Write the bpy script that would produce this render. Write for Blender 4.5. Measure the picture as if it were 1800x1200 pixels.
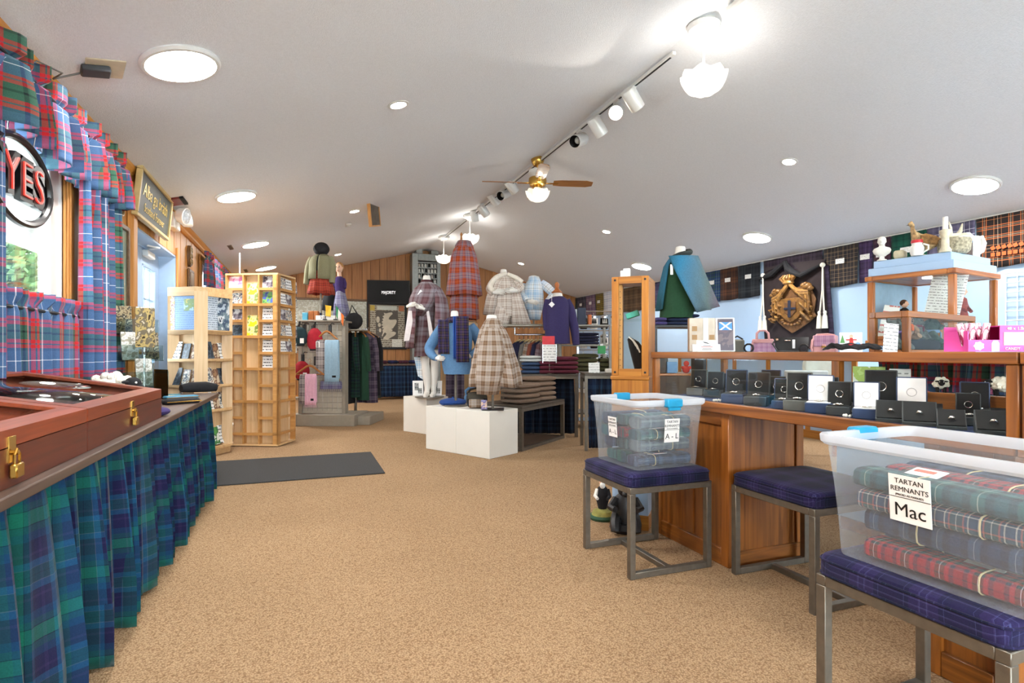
import bpy, math, random
from mathutils import Matrix, Vector
random.seed(7)
S = bpy.context.scene
COL = S.collection
for o in list(bpy.data.objects): bpy.data.objects.remove(o)
# ------------------------------------------------------------------ camera, world, exposure
TH = math.radians(20.6); FP = 980.0; HZ = 618.0; HC = 1.07
ct, st = math.cos(TH), math.sin(TH)
cam = bpy.data.cameras.new('camera'); camo = bpy.data.objects.new('camera', cam); COL.objects.link(camo)
camo.location = (0, 0, HC); camo.rotation_euler = (math.pi/2, 0, -TH)
cam.sensor_width = 36; cam.lens = 36*FP/1800; cam.shift_y = (HZ-600)/1800; cam.clip_start = .05; cam.clip_end = 200
S.camera = camo
S.view_settings.view_transform = 'Standard'; S.view_settings.look = 'None'
S.view_settings.exposure = 1.12; S.view_settings.gamma = 1; S.view_settings.use_curve_mapping = False
W = bpy.data.worlds.new('world'); S.world = W; W.use_nodes = True
W.node_tree.nodes['Background'].inputs[0].default_value = (.82, .92, 1, 1)
W.node_tree.nodes['Background'].inputs[1].default_value = 9.0
L_DISC, L_DOWN, L_BOWL, L_SPOT = 74.0, 100.0, 6.0, 25.0
XL, XR, YB, YF = -1.3, 6.86, 13.35, -3.6
ZE, XRG, ZR = HC+1.45, 2.78, HC+2.447
def ceil_z(x): return ZE+(ZR-ZE)*((x-XL)/(XRG-XL) if x < XRG else (XR-x)/(XR-XRG))
# ------------------------------------------------------------------ where a picture ray meets a plane of the room
def ray(px, py):
    u = (px-900)/FP; v = (HZ-py)/FP
    return Vector((u*ct+st, ct-u*st, v))
def PW(px, py, w): return Vector((0,0,HC))+ray(px,py)*w
def PZ(px, py, z): d = ray(px,py); return Vector((0,0,HC))+d*((z-HC)/d.z)
def PX(px, py, x): d = ray(px,py); return Vector((0,0,HC))+d*(x/d.x)
def PY(px, py, y): d = ray(px,py); return Vector((0,0,HC))+d*(y/d.y)
def PC(px, py):
    d = ray(px,py); s = (ZR-ZE)/(XRG-XL)
    w = (ZE-s*XL-HC)/(d.z-s*d.x); p = Vector((0,0,HC))+d*w
    if p.x > XRG:
        s2 = -(ZR-ZE)/(XR-XRG); w = (ZE-s2*XR-HC)/(d.z-s2*d.x); p = Vector((0,0,HC))+d*w
    return p
# ------------------------------------------------------------------ mesh builder
class MB:
    def __init__(s, xf=None): s.v=[]; s.f=[]; s.u=[]; s.mi=[]; s.m=0; s.X=xf
    def add(s, vs, fs, us=None):
        n=len(s.v)
        for p in vs:
            p=Vector(p); s.v.append(s.X@p if s.X else p)
        for i,f in enumerate(fs):
            s.f.append([n+k for k in f]); s.mi.append(s.m)
            if us: s.u.append(us[i])
            else:
                a=[Vector(vs[k]) for k in f]; nn=Vector((0,0,0))
                for k in range(len(a)): nn+=a[k].cross(a[(k+1)%len(a)])
                ax=max(range(3),key=lambda q:abs(nn[q]))
                s.u.append([(p.y,p.z) if ax==0 else (p.x,p.z) if ax==1 else (p.x,p.y) for p in a])
        return s
    def box(s,x0,y0,z0,x1,y1,z1,b=0):
        x0,x1=min(x0,x1),max(x0,x1); y0,y1=min(y0,y1),max(y0,y1); z0,z1=min(z0,z1),max(z0,z1)
        if b<=0:
            vs=[(x,y,z) for z in(z0,z1) for y in(y0,y1) for x in(x0,x1)]
            return s.add(vs,[(0,2,3,1),(4,5,7,6),(0,1,5,4),(2,6,7,3),(0,4,6,2),(1,3,7,5)])
        b=min(b,(x1-x0)*.49,(y1-y0)*.49,(z1-z0)*.49); vs=[];idx={}
        for i,x in enumerate((x0,x1)):
            for j,y in enumerate((y0,y1)):
                for k,z in enumerate((z0,z1)):
                    sx,sy,sz=(b if i==0 else -b),(b if j==0 else -b),(b if k==0 else -b)
                    idx[i,j,k,0]=len(vs);vs.append((x,y+sy,z+sz))
                    idx[i,j,k,1]=len(vs);vs.append((x+sx,y,z+sz))
                    idx[i,j,k,2]=len(vs);vs.append((x+sx,y+sy,z))
        g=lambda *a:idx[a]; fs=[]
        fs+= [[g(0,0,0,0),g(0,0,1,0),g(0,1,1,0),g(0,1,0,0)],[g(1,0,0,0),g(1,1,0,0),g(1,1,1,0),g(1,0,1,0)]]
        fs+= [[g(0,0,0,1),g(1,0,0,1),g(1,0,1,1),g(0,0,1,1)],[g(0,1,0,1),g(0,1,1,1),g(1,1,1,1),g(1,1,0,1)]]
        fs+= [[g(0,0,0,2),g(0,1,0,2),g(1,1,0,2),g(1,0,0,2)],[g(0,0,1,2),g(1,0,1,2),g(1,1,1,2),g(0,1,1,2)]]
        for i in(0,1):
            for j in(0,1): fs.append([g(i,j,0,0),g(i,j,1,0),g(i,j,1,1),g(i,j,0,1)])
            for k in(0,1): fs.append([g(i,0,k,0),g(i,0,k,2),g(i,1,k,2),g(i,1,k,0)])
        for j in(0,1):
            for k in(0,1): fs.append([g(0,j,k,1),g(0,j,k,2),g(1,j,k,2),g(1,j,k,1)])
        for i in(0,1):
            for j in(0,1):
                for k in(0,1): fs.append([g(i,j,k,0),g(i,j,k,1),g(i,j,k,2)])
        c=Vector(((x0+x1)/2,(y0+y1)/2,(z0+z1)/2)); ff=[]
        for f in fs:
            a=[Vector(vs[q]) for q in f]; n=(a[1]-a[0]).cross(a[2]-a[0]); m=sum(a,Vector((0,0,0)))/len(a)
            ff.append(f if n.dot(m-c)>0 else f[::-1])
        return s.add(vs,ff)
    def rings(s, R, closed=True, capb=False, capt=False, uv=None):
        n=len(R[0]); vs=[p for r in R for p in r]; fs=[]; us=[]; m=len(R)
        vv=[0]
        for i in range(1,m):
            vv.append(vv[-1]+sum((Vector(R[i][k])-Vector(R[i-1][k])).length for k in range(0,n,max(1,n//6)))/len(range(0,n,max(1,n//6))))
        L=[0]; ref=max(R,key=lambda r:sum((Vector(r[k])-Vector(r[k-1])).length for k in range(1,n)))
        for k in range(1,n+1): L.append(L[-1]+(Vector(ref[k%n])-Vector(ref[k-1])).length)
        for i in range(m-1):
            for k in range(n if closed else n-1):
                k2=(k+1)%n; fs.append((i*n+k,i*n+k2,(i+1)*n+k2,(i+1)*n+k))
                us.append([(L[k],vv[i]),(L[k+1],vv[i]),(L[k+1],vv[i+1]),(L[k],vv[i+1])] if uv is None else [uv(i,k),uv(i,k+1),uv(i+1,k+1),uv(i+1,k)])
        if capb: fs.append(tuple(range(n))[::-1]); us.append([(Vector(R[0][k]).x,Vector(R[0][k]).y) for k in range(n)][::-1])
        if capt: fs.append(tuple((m-1)*n+k for k in range(n))); us.append([(Vector(R[-1][k]).x,Vector(R[-1][k]).y) for k in range(n)])
        return s.add(vs,fs,us)
    def tube(s,pts,r,n=8,caps=True):
        pts=[Vector(p) for p in pts]; m=len(pts); rr=r if isinstance(r,(list,tuple)) else [r]*m
        R=[]; prev=None
        for i in range(m):
            t=(pts[min(i+1,m-1)]-pts[max(i-1,0)]).normalized()
            if prev is None: a=t.orthogonal().normalized()
            else:
                a=prev-t*prev.dot(t); a=a.normalized() if a.length>1e-6 else t.orthogonal().normalized()
            prev=a; b=t.cross(a)
            R.append([pts[i]+(a*math.cos(q*2*math.pi/n)+b*math.sin(q*2*math.pi/n))*rr[i] for q in range(n)])
        return s.rings(R,True,caps,caps)
    def cyl(s,p0,p1,r0,r1=None,n=16,caps=True): return s.tube([p0,p1],[r0,r0 if r1 is None else r1],n,caps)
    def lathe(s,prof,n=24,c=(0,0,0),sx=1,sy=1,capb=True,capt=True):
        R=[[(c[0]+r*sx*math.cos(2*math.pi*k/n),c[1]+r*sy*math.sin(2*math.pi*k/n),c[2]+z) for k in range(n)] for r,z in prof]
        return s.rings(R,True,capb,capt)
    def ball(s,c,r,nu=12,nv=8):
        r=(r,r,r) if not isinstance(r,(tuple,list)) else r
        R=[]
        for i in range(nv+1):
            a=math.pi*(i+ (0.02 if i==0 else -0.02 if i==nv else 0))/nv
            R.append([(c[0]+r[0]*math.sin(a)*math.cos(2*math.pi*k/nu),c[1]+r[1]*math.sin(a)*math.sin(2*math.pi*k/nu),c[2]-r[2]*math.cos(a)) for k in range(nu)])
        return s.rings(R,True,True,True)
    def grid(s,fn,nu,nv,uvf=None):
        vs=[fn(i/nu,j/nv) for j in range(nv+1) for i in range(nu+1)]; fs=[];us=[]
        uvf=uvf or (lambda a,b:(a,b))
        for j in range(nv):
            for i in range(nu):
                fs.append((j*(nu+1)+i,j*(nu+1)+i+1,(j+1)*(nu+1)+i+1,(j+1)*(nu+1)+i))
                us.append([uvf(i/nu,j/nv),uvf((i+1)/nu,j/nv),uvf((i+1)/nu,(j+1)/nv),uvf(i/nu,(j+1)/nv)])
        return s.add(vs,fs,us)
    def plate(s,poly,y0,y1):          # outline in x,z extruded along y (y0 nearer the viewer)
        n=len(poly); vs=[(x,y0,z) for x,z in poly]+[(x,y1,z) for x,z in poly]
        a=sum(poly[i][0]*poly[(i+1)%n][1]-poly[(i+1)%n][0]*poly[i][1] for i in range(n))
        fs=[tuple(range(n)),tuple(range(n,2*n))[::-1]]+[(i+n,(i+1)%n+n,(i+1)%n,i) for i in range(n)]
        if a<0: fs=[f[::-1] for f in fs]
        return s.add(vs,fs)
    def build(s,name,mats,parent=None,loc=None,rz=0,smooth=True,ang=38):
        me=bpy.data.meshes.new(name); me.from_pydata([tuple(p) for p in s.v],[],s.f)
        uvl=me.uv_layers.new(name='UVMap'); d=[]
        for us in s.u:
            for q in us: d+=[q[0],q[1]]
        uvl.data.foreach_set('uv',d)
        for m in (mats if isinstance(mats,(list,tuple)) else [mats]): me.materials.append(m)
        me.polygons.foreach_set('material_index',s.mi)
        if smooth:
            me.shade_smooth(); me.set_sharp_from_angle(angle=math.radians(ang))
        o=bpy.data.objects.new(name,me); COL.objects.link(o)
        if parent: o.parent=parent
        if loc is not None: o.location=loc
        if rz: o.rotation_euler=(0,0,rz)
        return o
def T(v): return Matrix.Translation(v)
def RZ(a): return Matrix.Rotation(a,4,'Z')
def R(a,ax): return Matrix.Rotation(math.radians(a),4,ax)
def tag(o,label,cat,group=None,kind=None):
    o['label']=label; o['category']=cat
    if group: o['group']=group
    if kind: o['kind']=kind
    return o
def thing(name,label,cat,loc=(0,0,0),rz=0,group=None):
    o=bpy.data.objects.new(name,None); COL.objects.link(o); o.location=loc; o.rotation_euler=(0,0,rz); o.empty_display_size=.1
    return tag(o,label,cat,group)
def struct(o): o['kind']='structure'; return o
def wmb(t):                            # builder that takes world coordinates for a part of thing t
    m=T(Vector(t.location))@t.rotation_euler.to_matrix().to_4x4(); return MB(m.inverted())
def rehome(root, p):                   # put the origin of a one-mesh thing at p
    root.data.transform(T(-Vector(p))); root.location=p; return root
def dup(root, loc, rz=None, label=None):
    r=root.copy(); COL.objects.link(r); r.location=loc
    if rz is not None: r.rotation_euler=(0,0,rz)
    if label: r['label']=label
    for ch in list(root.children):
        c=ch.copy(); COL.objects.link(c); c.parent=r
        for g in list(ch.children):
            d=g.copy(); COL.objects.link(d); d.parent=c
    return r
ORD=['first','second','third','fourth','fifth','sixth','seventh','eighth','ninth','tenth','eleventh','twelfth','thirteenth','fourteenth','fifteenth']
# ------------------------------------------------------------------ materials
def lin(c): return tuple((x/255/12.92 if x/255<=.04045 else ((x/255+.055)/1.055)**2.4) for x in c)+(1,)
_M={}
def nodes(name):
    m=bpy.data.materials.new(name); m.use_nodes=True; nt=m.node_tree
    return m,nt,nt.nodes['Principled BSDF'],nt.nodes.new,nt.links.new
def mat(name,c,rough=.6,metal=0,var=.08,scale=20,bump=0,bscale=200,emit=None,es=0,spec=.5,coat=0):
    if name in _M: return _M[name]
    m,nt,b,N,L=nodes(name)
    b.inputs['Roughness'].default_value=rough; b.inputs['Metallic'].default_value=metal; b.inputs['Specular IOR Level'].default_value=spec
    b.inputs['Coat Weight'].default_value=coat
    tc=N('ShaderNodeTexCoord'); no=N('ShaderNodeTexNoise'); no.inputs['Scale'].default_value=scale; no.inputs['Detail'].default_value=3
    L(tc.outputs['Object'],no.inputs['Vector'])
    rp=N('ShaderNodeValToRGB'); l=lin(c)
    rp.color_ramp.elements[0].position=.3; rp.color_ramp.elements[1].position=.7
    rp.color_ramp.elements[0].color=tuple(x*(1-var) for x in l[:3])+(1,); rp.color_ramp.elements[1].color=tuple(min(1,x*(1+var)) for x in l[:3])+(1,)
    L(no.outputs['Fac'],rp.inputs[0]); L(rp.outputs[0],b.inputs['Base Color'])
    if bump:
        n2=N('ShaderNodeTexNoise'); n2.inputs['Scale'].default_value=bscale; L(tc.outputs['Object'],n2.inputs['Vector'])
        bp=N('ShaderNodeBump'); bp.inputs['Strength'].default_value=bump; bp.inputs['Distance'].default_value=.01
        L(n2.outputs['Fac'],bp.inputs['Height']); L(bp.outputs[0],b.inputs['Normal'])
    if emit:
        b.inputs['Emission Color'].default_value=lin(emit); b.inputs['Emission Strength'].default_value=es
    _M[name]=m; return m
def wood(name,c1,c2,axis='Z',scale=6,rough=.45,stretch=14,coat=0,bump=.08):
    key=name+axis
    if key in _M: return _M[key]
    m,nt,b,N,L=nodes(key)
    tc=N('ShaderNodeTexCoord'); mp=N('ShaderNodeMapping'); sc=[scale*stretch/3]*3; sc['XYZ'.index(axis)]=scale/4
    mp.inputs['Scale'].default_value=sc; L(tc.outputs['Object'],mp.inputs[0])
    oi=N('ShaderNodeObjectInfo'); ad=N('ShaderNodeVectorMath'); ad.operation='ADD'
    ml=N('ShaderNodeMath'); ml.operation='MULTIPLY'; ml.inputs[1].default_value=37; L(oi.outputs['Random'],ml.inputs[0])
    L(mp.outputs[0],ad.inputs[0]); L(ml.outputs[0],ad.inputs[1])
    no=N('ShaderNodeTexNoise'); no.inputs['Detail'].default_value=5; no.inputs['Distortion'].default_value=1.2; no.inputs['Scale'].default_value=1; L(ad.outputs[0],no.inputs['Vector'])
    rp=N('ShaderNodeValToRGB'); e=rp.color_ramp.elements; e[0].position=.32; e[1].position=.68; e[0].color=lin(c1); e[1].color=lin(c2)
    L(no.outputs['Fac'],rp.inputs[0])
    hs=N('ShaderNodeHueSaturation'); mr=N('ShaderNodeMapRange'); mr.inputs[3].default_value=.88; mr.inputs[4].default_value=1.1
    L(oi.outputs['Random'],mr.inputs[0]); L(mr.outputs[0],hs.inputs['Value']); L(rp.outputs[0],hs.inputs['Color'])
    L(hs.outputs[0],b.inputs['Base Color'])
    b.inputs['Roughness'].default_value=rough; b.inputs['Coat Weight'].default_value=coat; b.inputs['Coat Roughness'].default_value=.12
    bp=N('ShaderNodeBump'); bp.inputs['Strength'].default_value=bump; bp.inputs['Distance'].default_value=.004; L(no.outputs['Fac'],bp.inputs['Height']); L(bp.outputs[0],b.inputs['Normal'])
    _M[key]=m; return m
def ramp_const(N,stripes):
    rp=N('ShaderNodeValToRGB'); cr=rp.color_ramp; cr.interpolation='CONSTANT'; tot=sum(w for _,w in stripes); p=0
    for i,(c,w) in enumerate(stripes):
        el=cr.elements[0] if i==0 else cr.elements[1] if i==1 else cr.elements.new(p)
        el.position=p; el.color=lin(c); p+=w/tot
    if len(stripes)==1: cr.elements[1].color=lin(stripes[0][0])
    return rp
def tartan(name,stripes,size=.18,rough=.9,rot=0,mix=.5,mirror=True):
    if name in _M: return _M[name]
    st_=stripes+[s for s in stripes[-2:0:-1]] if mirror else stripes
    st_=st_[:31]
    m,nt,b,N,L=nodes(name)
    uv=N('ShaderNodeUVMap'); uv.uv_map='UVMap'; mp=N('ShaderNodeMapping'); mp.inputs['Scale'].default_value=(1/size,1/size,1); mp.inputs['Rotation'].default_value=(0,0,rot)
    L(uv.outputs[0],mp.inputs[0]); sp=N('ShaderNodeSeparateXYZ'); L(mp.outputs[0],sp.inputs[0])
    cols=[]
    for ax in(0,1):
        fr=N('ShaderNodeMath'); fr.operation='FRACT'; L(sp.outputs[ax],fr.inputs[0])
        rp=ramp_const(N,st_); L(fr.outputs[0],rp.inputs[0]); cols.append(rp)
    mx=N('ShaderNodeMix'); mx.data_type='RGBA'; mx.inputs[0].default_value=mix
    L(cols[0].outputs[0],mx.inputs[6]); L(cols[1].outputs[0],mx.inputs[7])
    tc=N('ShaderNodeTexCoord'); no=N('ShaderNodeTexNoise'); no.inputs['Scale'].default_value=260; no.inputs['Detail'].default_value=1; L(tc.outputs['Object'],no.inputs['Vector'])
    hs=N('ShaderNodeHueSaturation'); mr=N('ShaderNodeMapRange'); mr.inputs[3].default_value=.78; mr.inputs[4].default_value=1.22; L(no.outputs['Fac'],mr.inputs[0]); L(mr.outputs[0],hs.inputs['Value']); L(mx.outputs[2],hs.inputs['Color'])
    L(hs.outputs[0],b.inputs['Base Color']); b.inputs['Roughness'].default_value=rough; b.inputs['Specular IOR Level'].default_value=.15
    b.inputs['Sheen Weight'].default_value=.08
    bp=N('ShaderNodeBump'); bp.inputs['Strength'].default_value=.15; bp.inputs['Distance'].default_value=.003; L(no.outputs['Fac'],bp.inputs['Height']); L(bp.outputs[0],b.inputs['Normal'])
    _M[name]=m; return m
def glass(name='clear_glass',tint=(251,253,252),refl=.08,trans_rough=0):
    if name in _M: return _M[name]
    m,nt,b,N,L=nodes(name); nt.nodes.remove(b)
    tr=N('ShaderNodeBsdfTransparent'); tr.inputs[0].default_value=lin(tint)
    gl=N('ShaderNodeBsdfGlossy'); gl.inputs['Roughness'].default_value=.02
    fr=N('ShaderNodeFresnel'); fr.inputs[0].default_value=1.45; mu=N('ShaderNodeMath'); mu.operation='MULTIPLY_ADD'; mu.inputs[1].default_value=refl; mu.inputs[2].default_value=.001; L(fr.outputs[0],mu.inputs[0])
    mx=N('ShaderNodeMixShader'); L(mu.outputs[0],mx.inputs[0]); L(tr.outputs[0],mx.inputs[1]); L(gl.outputs[0],mx.inputs[2])
    L(mx.outputs[0],nt.nodes['Material Output'].inputs[0]); _M[name]=m; return m
def plastic(name,c,alpha=.45):
    if name in _M: return _M[name]
    m,nt,b,N,L=nodes(name); b.inputs['Base Color'].default_value=lin(c); b.inputs['Roughness'].default_value=.28; b.inputs['Specular IOR Level'].default_value=.6
    tl=N('ShaderNodeBsdfTranslucent'); tl.inputs[0].default_value=lin(c)
    m1=N('ShaderNodeMixShader'); m1.inputs[0].default_value=.45; L(b.outputs[0],m1.inputs[1]); L(tl.outputs[0],m1.inputs[2])
    tr=N('ShaderNodeBsdfTransparent'); tr.inputs[0].default_value=lin((246,250,252))
    tc=N('ShaderNodeTexCoord'); no=N('ShaderNodeTexNoise'); no.inputs['Scale'].default_value=9; L(tc.outputs['Object'],no.inputs['Vector'])
    mr=N('ShaderNodeMapRange'); mr.inputs[3].default_value=alpha-.06; mr.inputs[4].default_value=alpha+.06; L(no.outputs['Fac'],mr.inputs[0])
    mx=N('ShaderNodeMixShader'); L(mr.outputs[0],mx.inputs[0]); L(tr.outputs[0],mx.inputs[1]); L(m1.outputs[0],mx.inputs[2])
    L(mx.outputs[0],nt.nodes['Material Output'].inputs[0]); _M[name]=m; return m
def lamp(name,c,s):
    if name in _M: return _M[name]
    m,nt,b,N,L=nodes(name); nt.nodes.remove(b); e=N('ShaderNodeEmission'); e.inputs[0].default_value=lin(c); e.inputs[1].default_value=s
    L(e.outputs[0],nt.nodes['Material Output'].inputs[0]); _M[name]=m; return m
def prnt(name,cols,scale=8,rough=.35,detail=3,stretch=(1,1,1)):      # printed picture
    if name in _M: return _M[name]
    m,nt,b,N,L=nodes(name); tc=N('ShaderNodeTexCoord'); mp=N('ShaderNodeMapping'); mp.inputs['Scale'].default_value=stretch; L(tc.outputs['Object'],mp.inputs[0])
    no=N('ShaderNodeTexNoise'); no.inputs['Scale'].default_value=scale; no.inputs['Detail'].default_value=detail; L(mp.outputs[0],no.inputs['Vector'])
    mr=N('ShaderNodeMapRange'); mr.inputs[1].default_value=.3; mr.inputs[2].default_value=.7; L(no.outputs['Fac'],mr.inputs[0])
    rp=ramp_const(N,[(c,1) for c in cols]); L(mr.outputs[0],rp.inputs[0]); L(rp.outputs[0],b.inputs['Base Color']); b.inputs['Roughness'].default_value=rough
    _M[name]=m; return m
def ruled(name,paper,ink,pitch=.02,duty=.35,axis=1,margin=0):               # paper with lines of print, from UV
    if name in _M: return _M[name]
    m,nt,b,N,L=nodes(name); uv=N('ShaderNodeUVMap'); uv.uv_map='UVMap'; sp=N('ShaderNodeSeparateXYZ'); L(uv.outputs[0],sp.inputs[0])
    mu=N('ShaderNodeMath'); mu.operation='MULTIPLY'; mu.inputs[1].default_value=1/pitch; L(sp.outputs[axis],mu.inputs[0]); fr=N('ShaderNodeMath'); fr.operation='FRACT'; L(mu.outputs[0],fr.inputs[0])
    lt=N('ShaderNodeMath'); lt.operation='LESS_THAN'; lt.inputs[1].default_value=duty; L(fr.outputs[0],lt.inputs[0])
    mp=N('ShaderNodeMapping'); mp.inputs['Scale'].default_value=(1.6/pitch,.9/pitch,1); L(uv.outputs[0],mp.inputs[0]); no=N('ShaderNodeTexNoise'); no.inputs['Scale'].default_value=1; L(mp.outputs[0],no.inputs['Vector'])
    gt=N('ShaderNodeMath'); gt.operation='GREATER_THAN'; gt.inputs[1].default_value=.46; L(no.outputs['Fac'],gt.inputs[0])
    an=N('ShaderNodeMath'); an.operation='MULTIPLY'; L(lt.outputs[0],an.inputs[0]); L(gt.outputs[0],an.inputs[1])
    mx=N('ShaderNodeMix'); mx.data_type='RGBA'; mx.inputs[6].default_value=lin(paper); mx.inputs[7].default_value=lin(ink); L(an.outputs[0],mx.inputs[0]); L(mx.outputs[2],b.inputs['Base Color']); b.inputs['Roughness'].default_value=.5
    _M[name]=m; return m
OAK1,OAK2=(140,72,22),(196,118,44)
oakX=wood('oak',OAK1,OAK2,'X',coat=.3); oakY=wood('oak',OAK1,OAK2,'Y',coat=.3); oakZ=wood('oak',OAK1,OAK2,'Z',coat=.3)
RO1,RO2=(114,64,18),(164,98,34)
roX=wood('red_oak',RO1,RO2,'X',coat=.3); roY=wood('red_oak',RO1,RO2,'Y',coat=.3); roZ=wood('red_oak',RO1,RO2,'Z',coat=.3)
HO1,HO2=(158,96,30),(190,126,48)
hoX=wood('honey_oak',HO1,HO2,'X',coat=.3); hoZ=wood('honey_oak',HO1,HO2,'Z',coat=.3); hoY=wood('honey_oak',HO1,HO2,'Y',coat=.3)
pineZ=wood('pine_board',(178,116,50),(206,148,78),'Z',scale=4,rough=.5); pineY=wood('pine_board',(186,118,44),(216,150,66),'Y',scale=4,rough=.5)
knotty=wood('knotty_pine',(150,98,52),(178,124,72),'Z',scale=3,rough=.55)
plyZ=wood('pale_plywood',(208,170,122),(226,192,148),'Z',scale=5,rough=.5,bump=.03); plyX=wood('pale_plywood',(196,154,104),(216,180,130),'X',scale=5,rough=.5,bump=.03)
plyE=wood('plywood_edge',(178,126,66),(196,146,86),'X',scale=5,rough=.5,bump=.03)
mahX=wood('mahogany',(78,32,16),(98,40,20),'Y',scale=8,rough=.45,coat=.04); mahE=wood('mahogany_lid',(116,48,20),(144,62,26),'Y',scale=8,rough=.4,coat=.06)
topw=wood('dark_counter_top',(70,54,46),(98,78,66),'Y',scale=6,rough=.4)
steel=mat('grey_steel',(122,116,106),.42,.75,.12,30); darkm=mat('dark_metal',(52,52,54),.45,.7); chrome=mat('chrome',(205,205,208),.18,1,.03); brass=mat('brass',(200,160,80),.25,1,.05)
white=mat('white_paint',(228,226,220),.5,0,.02); whitem=mat('white_metal',(225,225,222),.35,.1,.02); paper=mat('white_paper',(238,238,236),.6,0,.01)
mann=mat('mannequin_white',(226,222,214),.42,0,.02); black=mat('black_fabric',(20,20,24),.9,0,.3); blackp=mat('black_plastic',(18,18,20),.3,0,.1)
navy=mat('navy_card',(24,36,66),.5,0,.1); bluep=mat('baby_blue_paint',(170,198,228),.6,0,.03,6); greyp=mat('grey_laminate',(150,142,128),.5,0,.05)
clear=glass(); doorblue=mat('blue_grey_paint',(152,176,204),.45,0,.03)
RED=[((70,98,136),7),((56,82,116),2),((186,40,44),2.6),((60,86,100),1),((186,40,44),2.6),((56,94,76),5),((30,40,40),1.5),((56,94,76),4),((186,40,44),2.6),((90,84,104),1),((186,40,44),2.2),((70,98,136),7),((228,230,236),.7)]
t_red=tartan('red_blue_tartan',RED,.25,mirror=False)
GRN=[((20,98,78),10),((10,30,32),.8),((18,66,72),5),((16,50,80),6),((22,22,54),9),((40,32,66),2),((22,22,54),4),((20,66,98),5),((70,84,100),.4),((14,58,64),5),((10,30,32),.6)]
t_green=tartan('green_blue_tartan',GRN,.3)
NVY=[((20,22,50),9),((16,24,46),4),((62,72,110),.35),((16,24,46),3),((40,34,74),6),((58,52,94),.8),((78,86,130),.35),((40,34,74),4)]
t_navy=tartan('navy_purple_tartan',NVY,.15)
# ================================================================== SETTING
def carpet():
    m,nt,b,N,L=nodes('loop_carpet'); tc=N('ShaderNodeTexCoord')
    vo=N('ShaderNodeTexVoronoi'); vo.inputs['Scale'].default_value=160; L(tc.outputs['Object'],vo.inputs['Vector'])
    no=N('ShaderNodeTexNoise'); no.inputs['Scale'].default_value=60; no.inputs['Detail'].default_value=3; L(tc.outputs['Object'],no.inputs['Vector'])
    n2=N('ShaderNodeTexNoise'); n2.inputs['Scale'].default_value=1.1; n2.inputs['Detail'].default_value=3; L(tc.outputs['Object'],n2.inputs['Vector'])
    rp=N('ShaderNodeValToRGB'); e=rp.color_ramp.elements; e[0].position=.15; e[1].position=.8; e[0].color=lin((200,170,134)); e[1].color=lin((146,116,86))
    L(vo.outputs['Distance'],rp.inputs[0])
    mx=N('ShaderNodeMix'); mx.data_type='RGBA'; mx.blend_type='MULTIPLY'; mx.inputs[0].default_value=1; L(rp.outputs[0],mx.inputs[6])
    r2=N('ShaderNodeValToRGB'); e=r2.color_ramp.elements; e[0].position=.3; e[1].position=.7; e[0].color=(.8,.79,.78,1); e[1].color=(1,1,1,1); L(no.outputs['Fac'],r2.inputs[0]); L(r2.outputs[0],mx.inputs[7])
    m3=N('ShaderNodeMix'); m3.data_type='RGBA'; m3.blend_type='MULTIPLY'; m3.inputs[0].default_value=1; r3=N('ShaderNodeValToRGB'); e=r3.color_ramp.elements; e[0].position=.35; e[1].position=.65; e[0].color=(.9,.89,.88,1); e[1].color=(1,1,1,1)
    L(n2.outputs['Fac'],r3.inputs[0]); L(mx.outputs[2],m3.inputs[6]); L(r3.outputs[0],m3.inputs[7])
    L(m3.outputs[2],b.inputs['Base Color']); b.inputs['Roughness'].default_value=.95; b.inputs['Specular IOR Level'].default_value=.1
    bp=N('ShaderNodeBump'); bp.inputs['Strength'].default_value=.5; bp.inputs['Distance'].default_value=.006; bp.invert=True; L(vo.outputs['Distance'],bp.inputs['Height']); L(bp.outputs[0],b.inputs['Normal'])
    return m
struct(MB().box(XL-.3,YF,-.06,XR+.1,YB+.1,0).build('floor',carpet()))
ceilm=mat('ceiling_paint',(230,232,236),.85,0,.03,60,bump=.35,bscale=130)
c=MB(); t=.08
c.add([(XL-.12,YF,ceil_z(XL)-.03),(XRG,YF,ZR),(XR+.12,YF,ceil_z(XR)-.03),(XL-.12,YB+.1,ceil_z(XL)-.03),(XRG,YB+.1,ZR),(XR+.12,YB+.1,ceil_z(XR)-.03),
       (XL-.12,YF,ZE+t),(XRG,YF,ZR+t),(XR+.12,YF,ZE+t),(XL-.12,YB+.1,ZE+t),(XRG,YB+.1,ZR+t),(XR+.12,YB+.1,ZE+t)],
      [(0,3,4,1),(1,4,5,2),(6,7,10,9),(7,8,11,10),(0,6,9,3),(2,5,11,8),(0,1,7,6),(1,2,8,7),(3,9,10,4),(4,10,11,5)])
struct(c.build('ceiling',ceilm,smooth=False))
WALLB=mat('right_wall_paint',(176,204,232),.7,0,.02,3)
struct(MB().box(XR,YF,0,XR+.1,YB+.1,ZE+.03).build('wall_right',WALLB))
FWm=mat('front_wall_paint',(222,218,208),.7)
fw=MB(); fw.box(XL-.1,YF-.1,0,XR+.1,YF,.25); fw.box(XL-.1,YF-.1,.25,-.8,YF,2.35); fw.box(6.3,YF-.1,.25,XR+.1,YF,2.35)
fw.plate([(XL-.1,2.35),(XR+.1,2.35),(XR+.1,ZE+.02),(XRG,ZR+.02),(XL-.1,ZE+.02)],YF-.1,YF)
struct(fw.build('wall_front',FWm))
w3=MB()  # unseen glazed opening behind the camera, added to let in fill daylight
for q in range(6): x=-.8+7.1*q/5; w3.box(x-.04,YF-.08,.25,x+.04,YF-.02,2.35,.005)
w3.box(-.8,YF-.08,.25,6.3,YF-.02,.31); w3.box(-.8,YF-.08,2.29,6.3,YF-.02,2.35); W3=struct(w3.build('added_fill_window',whitem))
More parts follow.
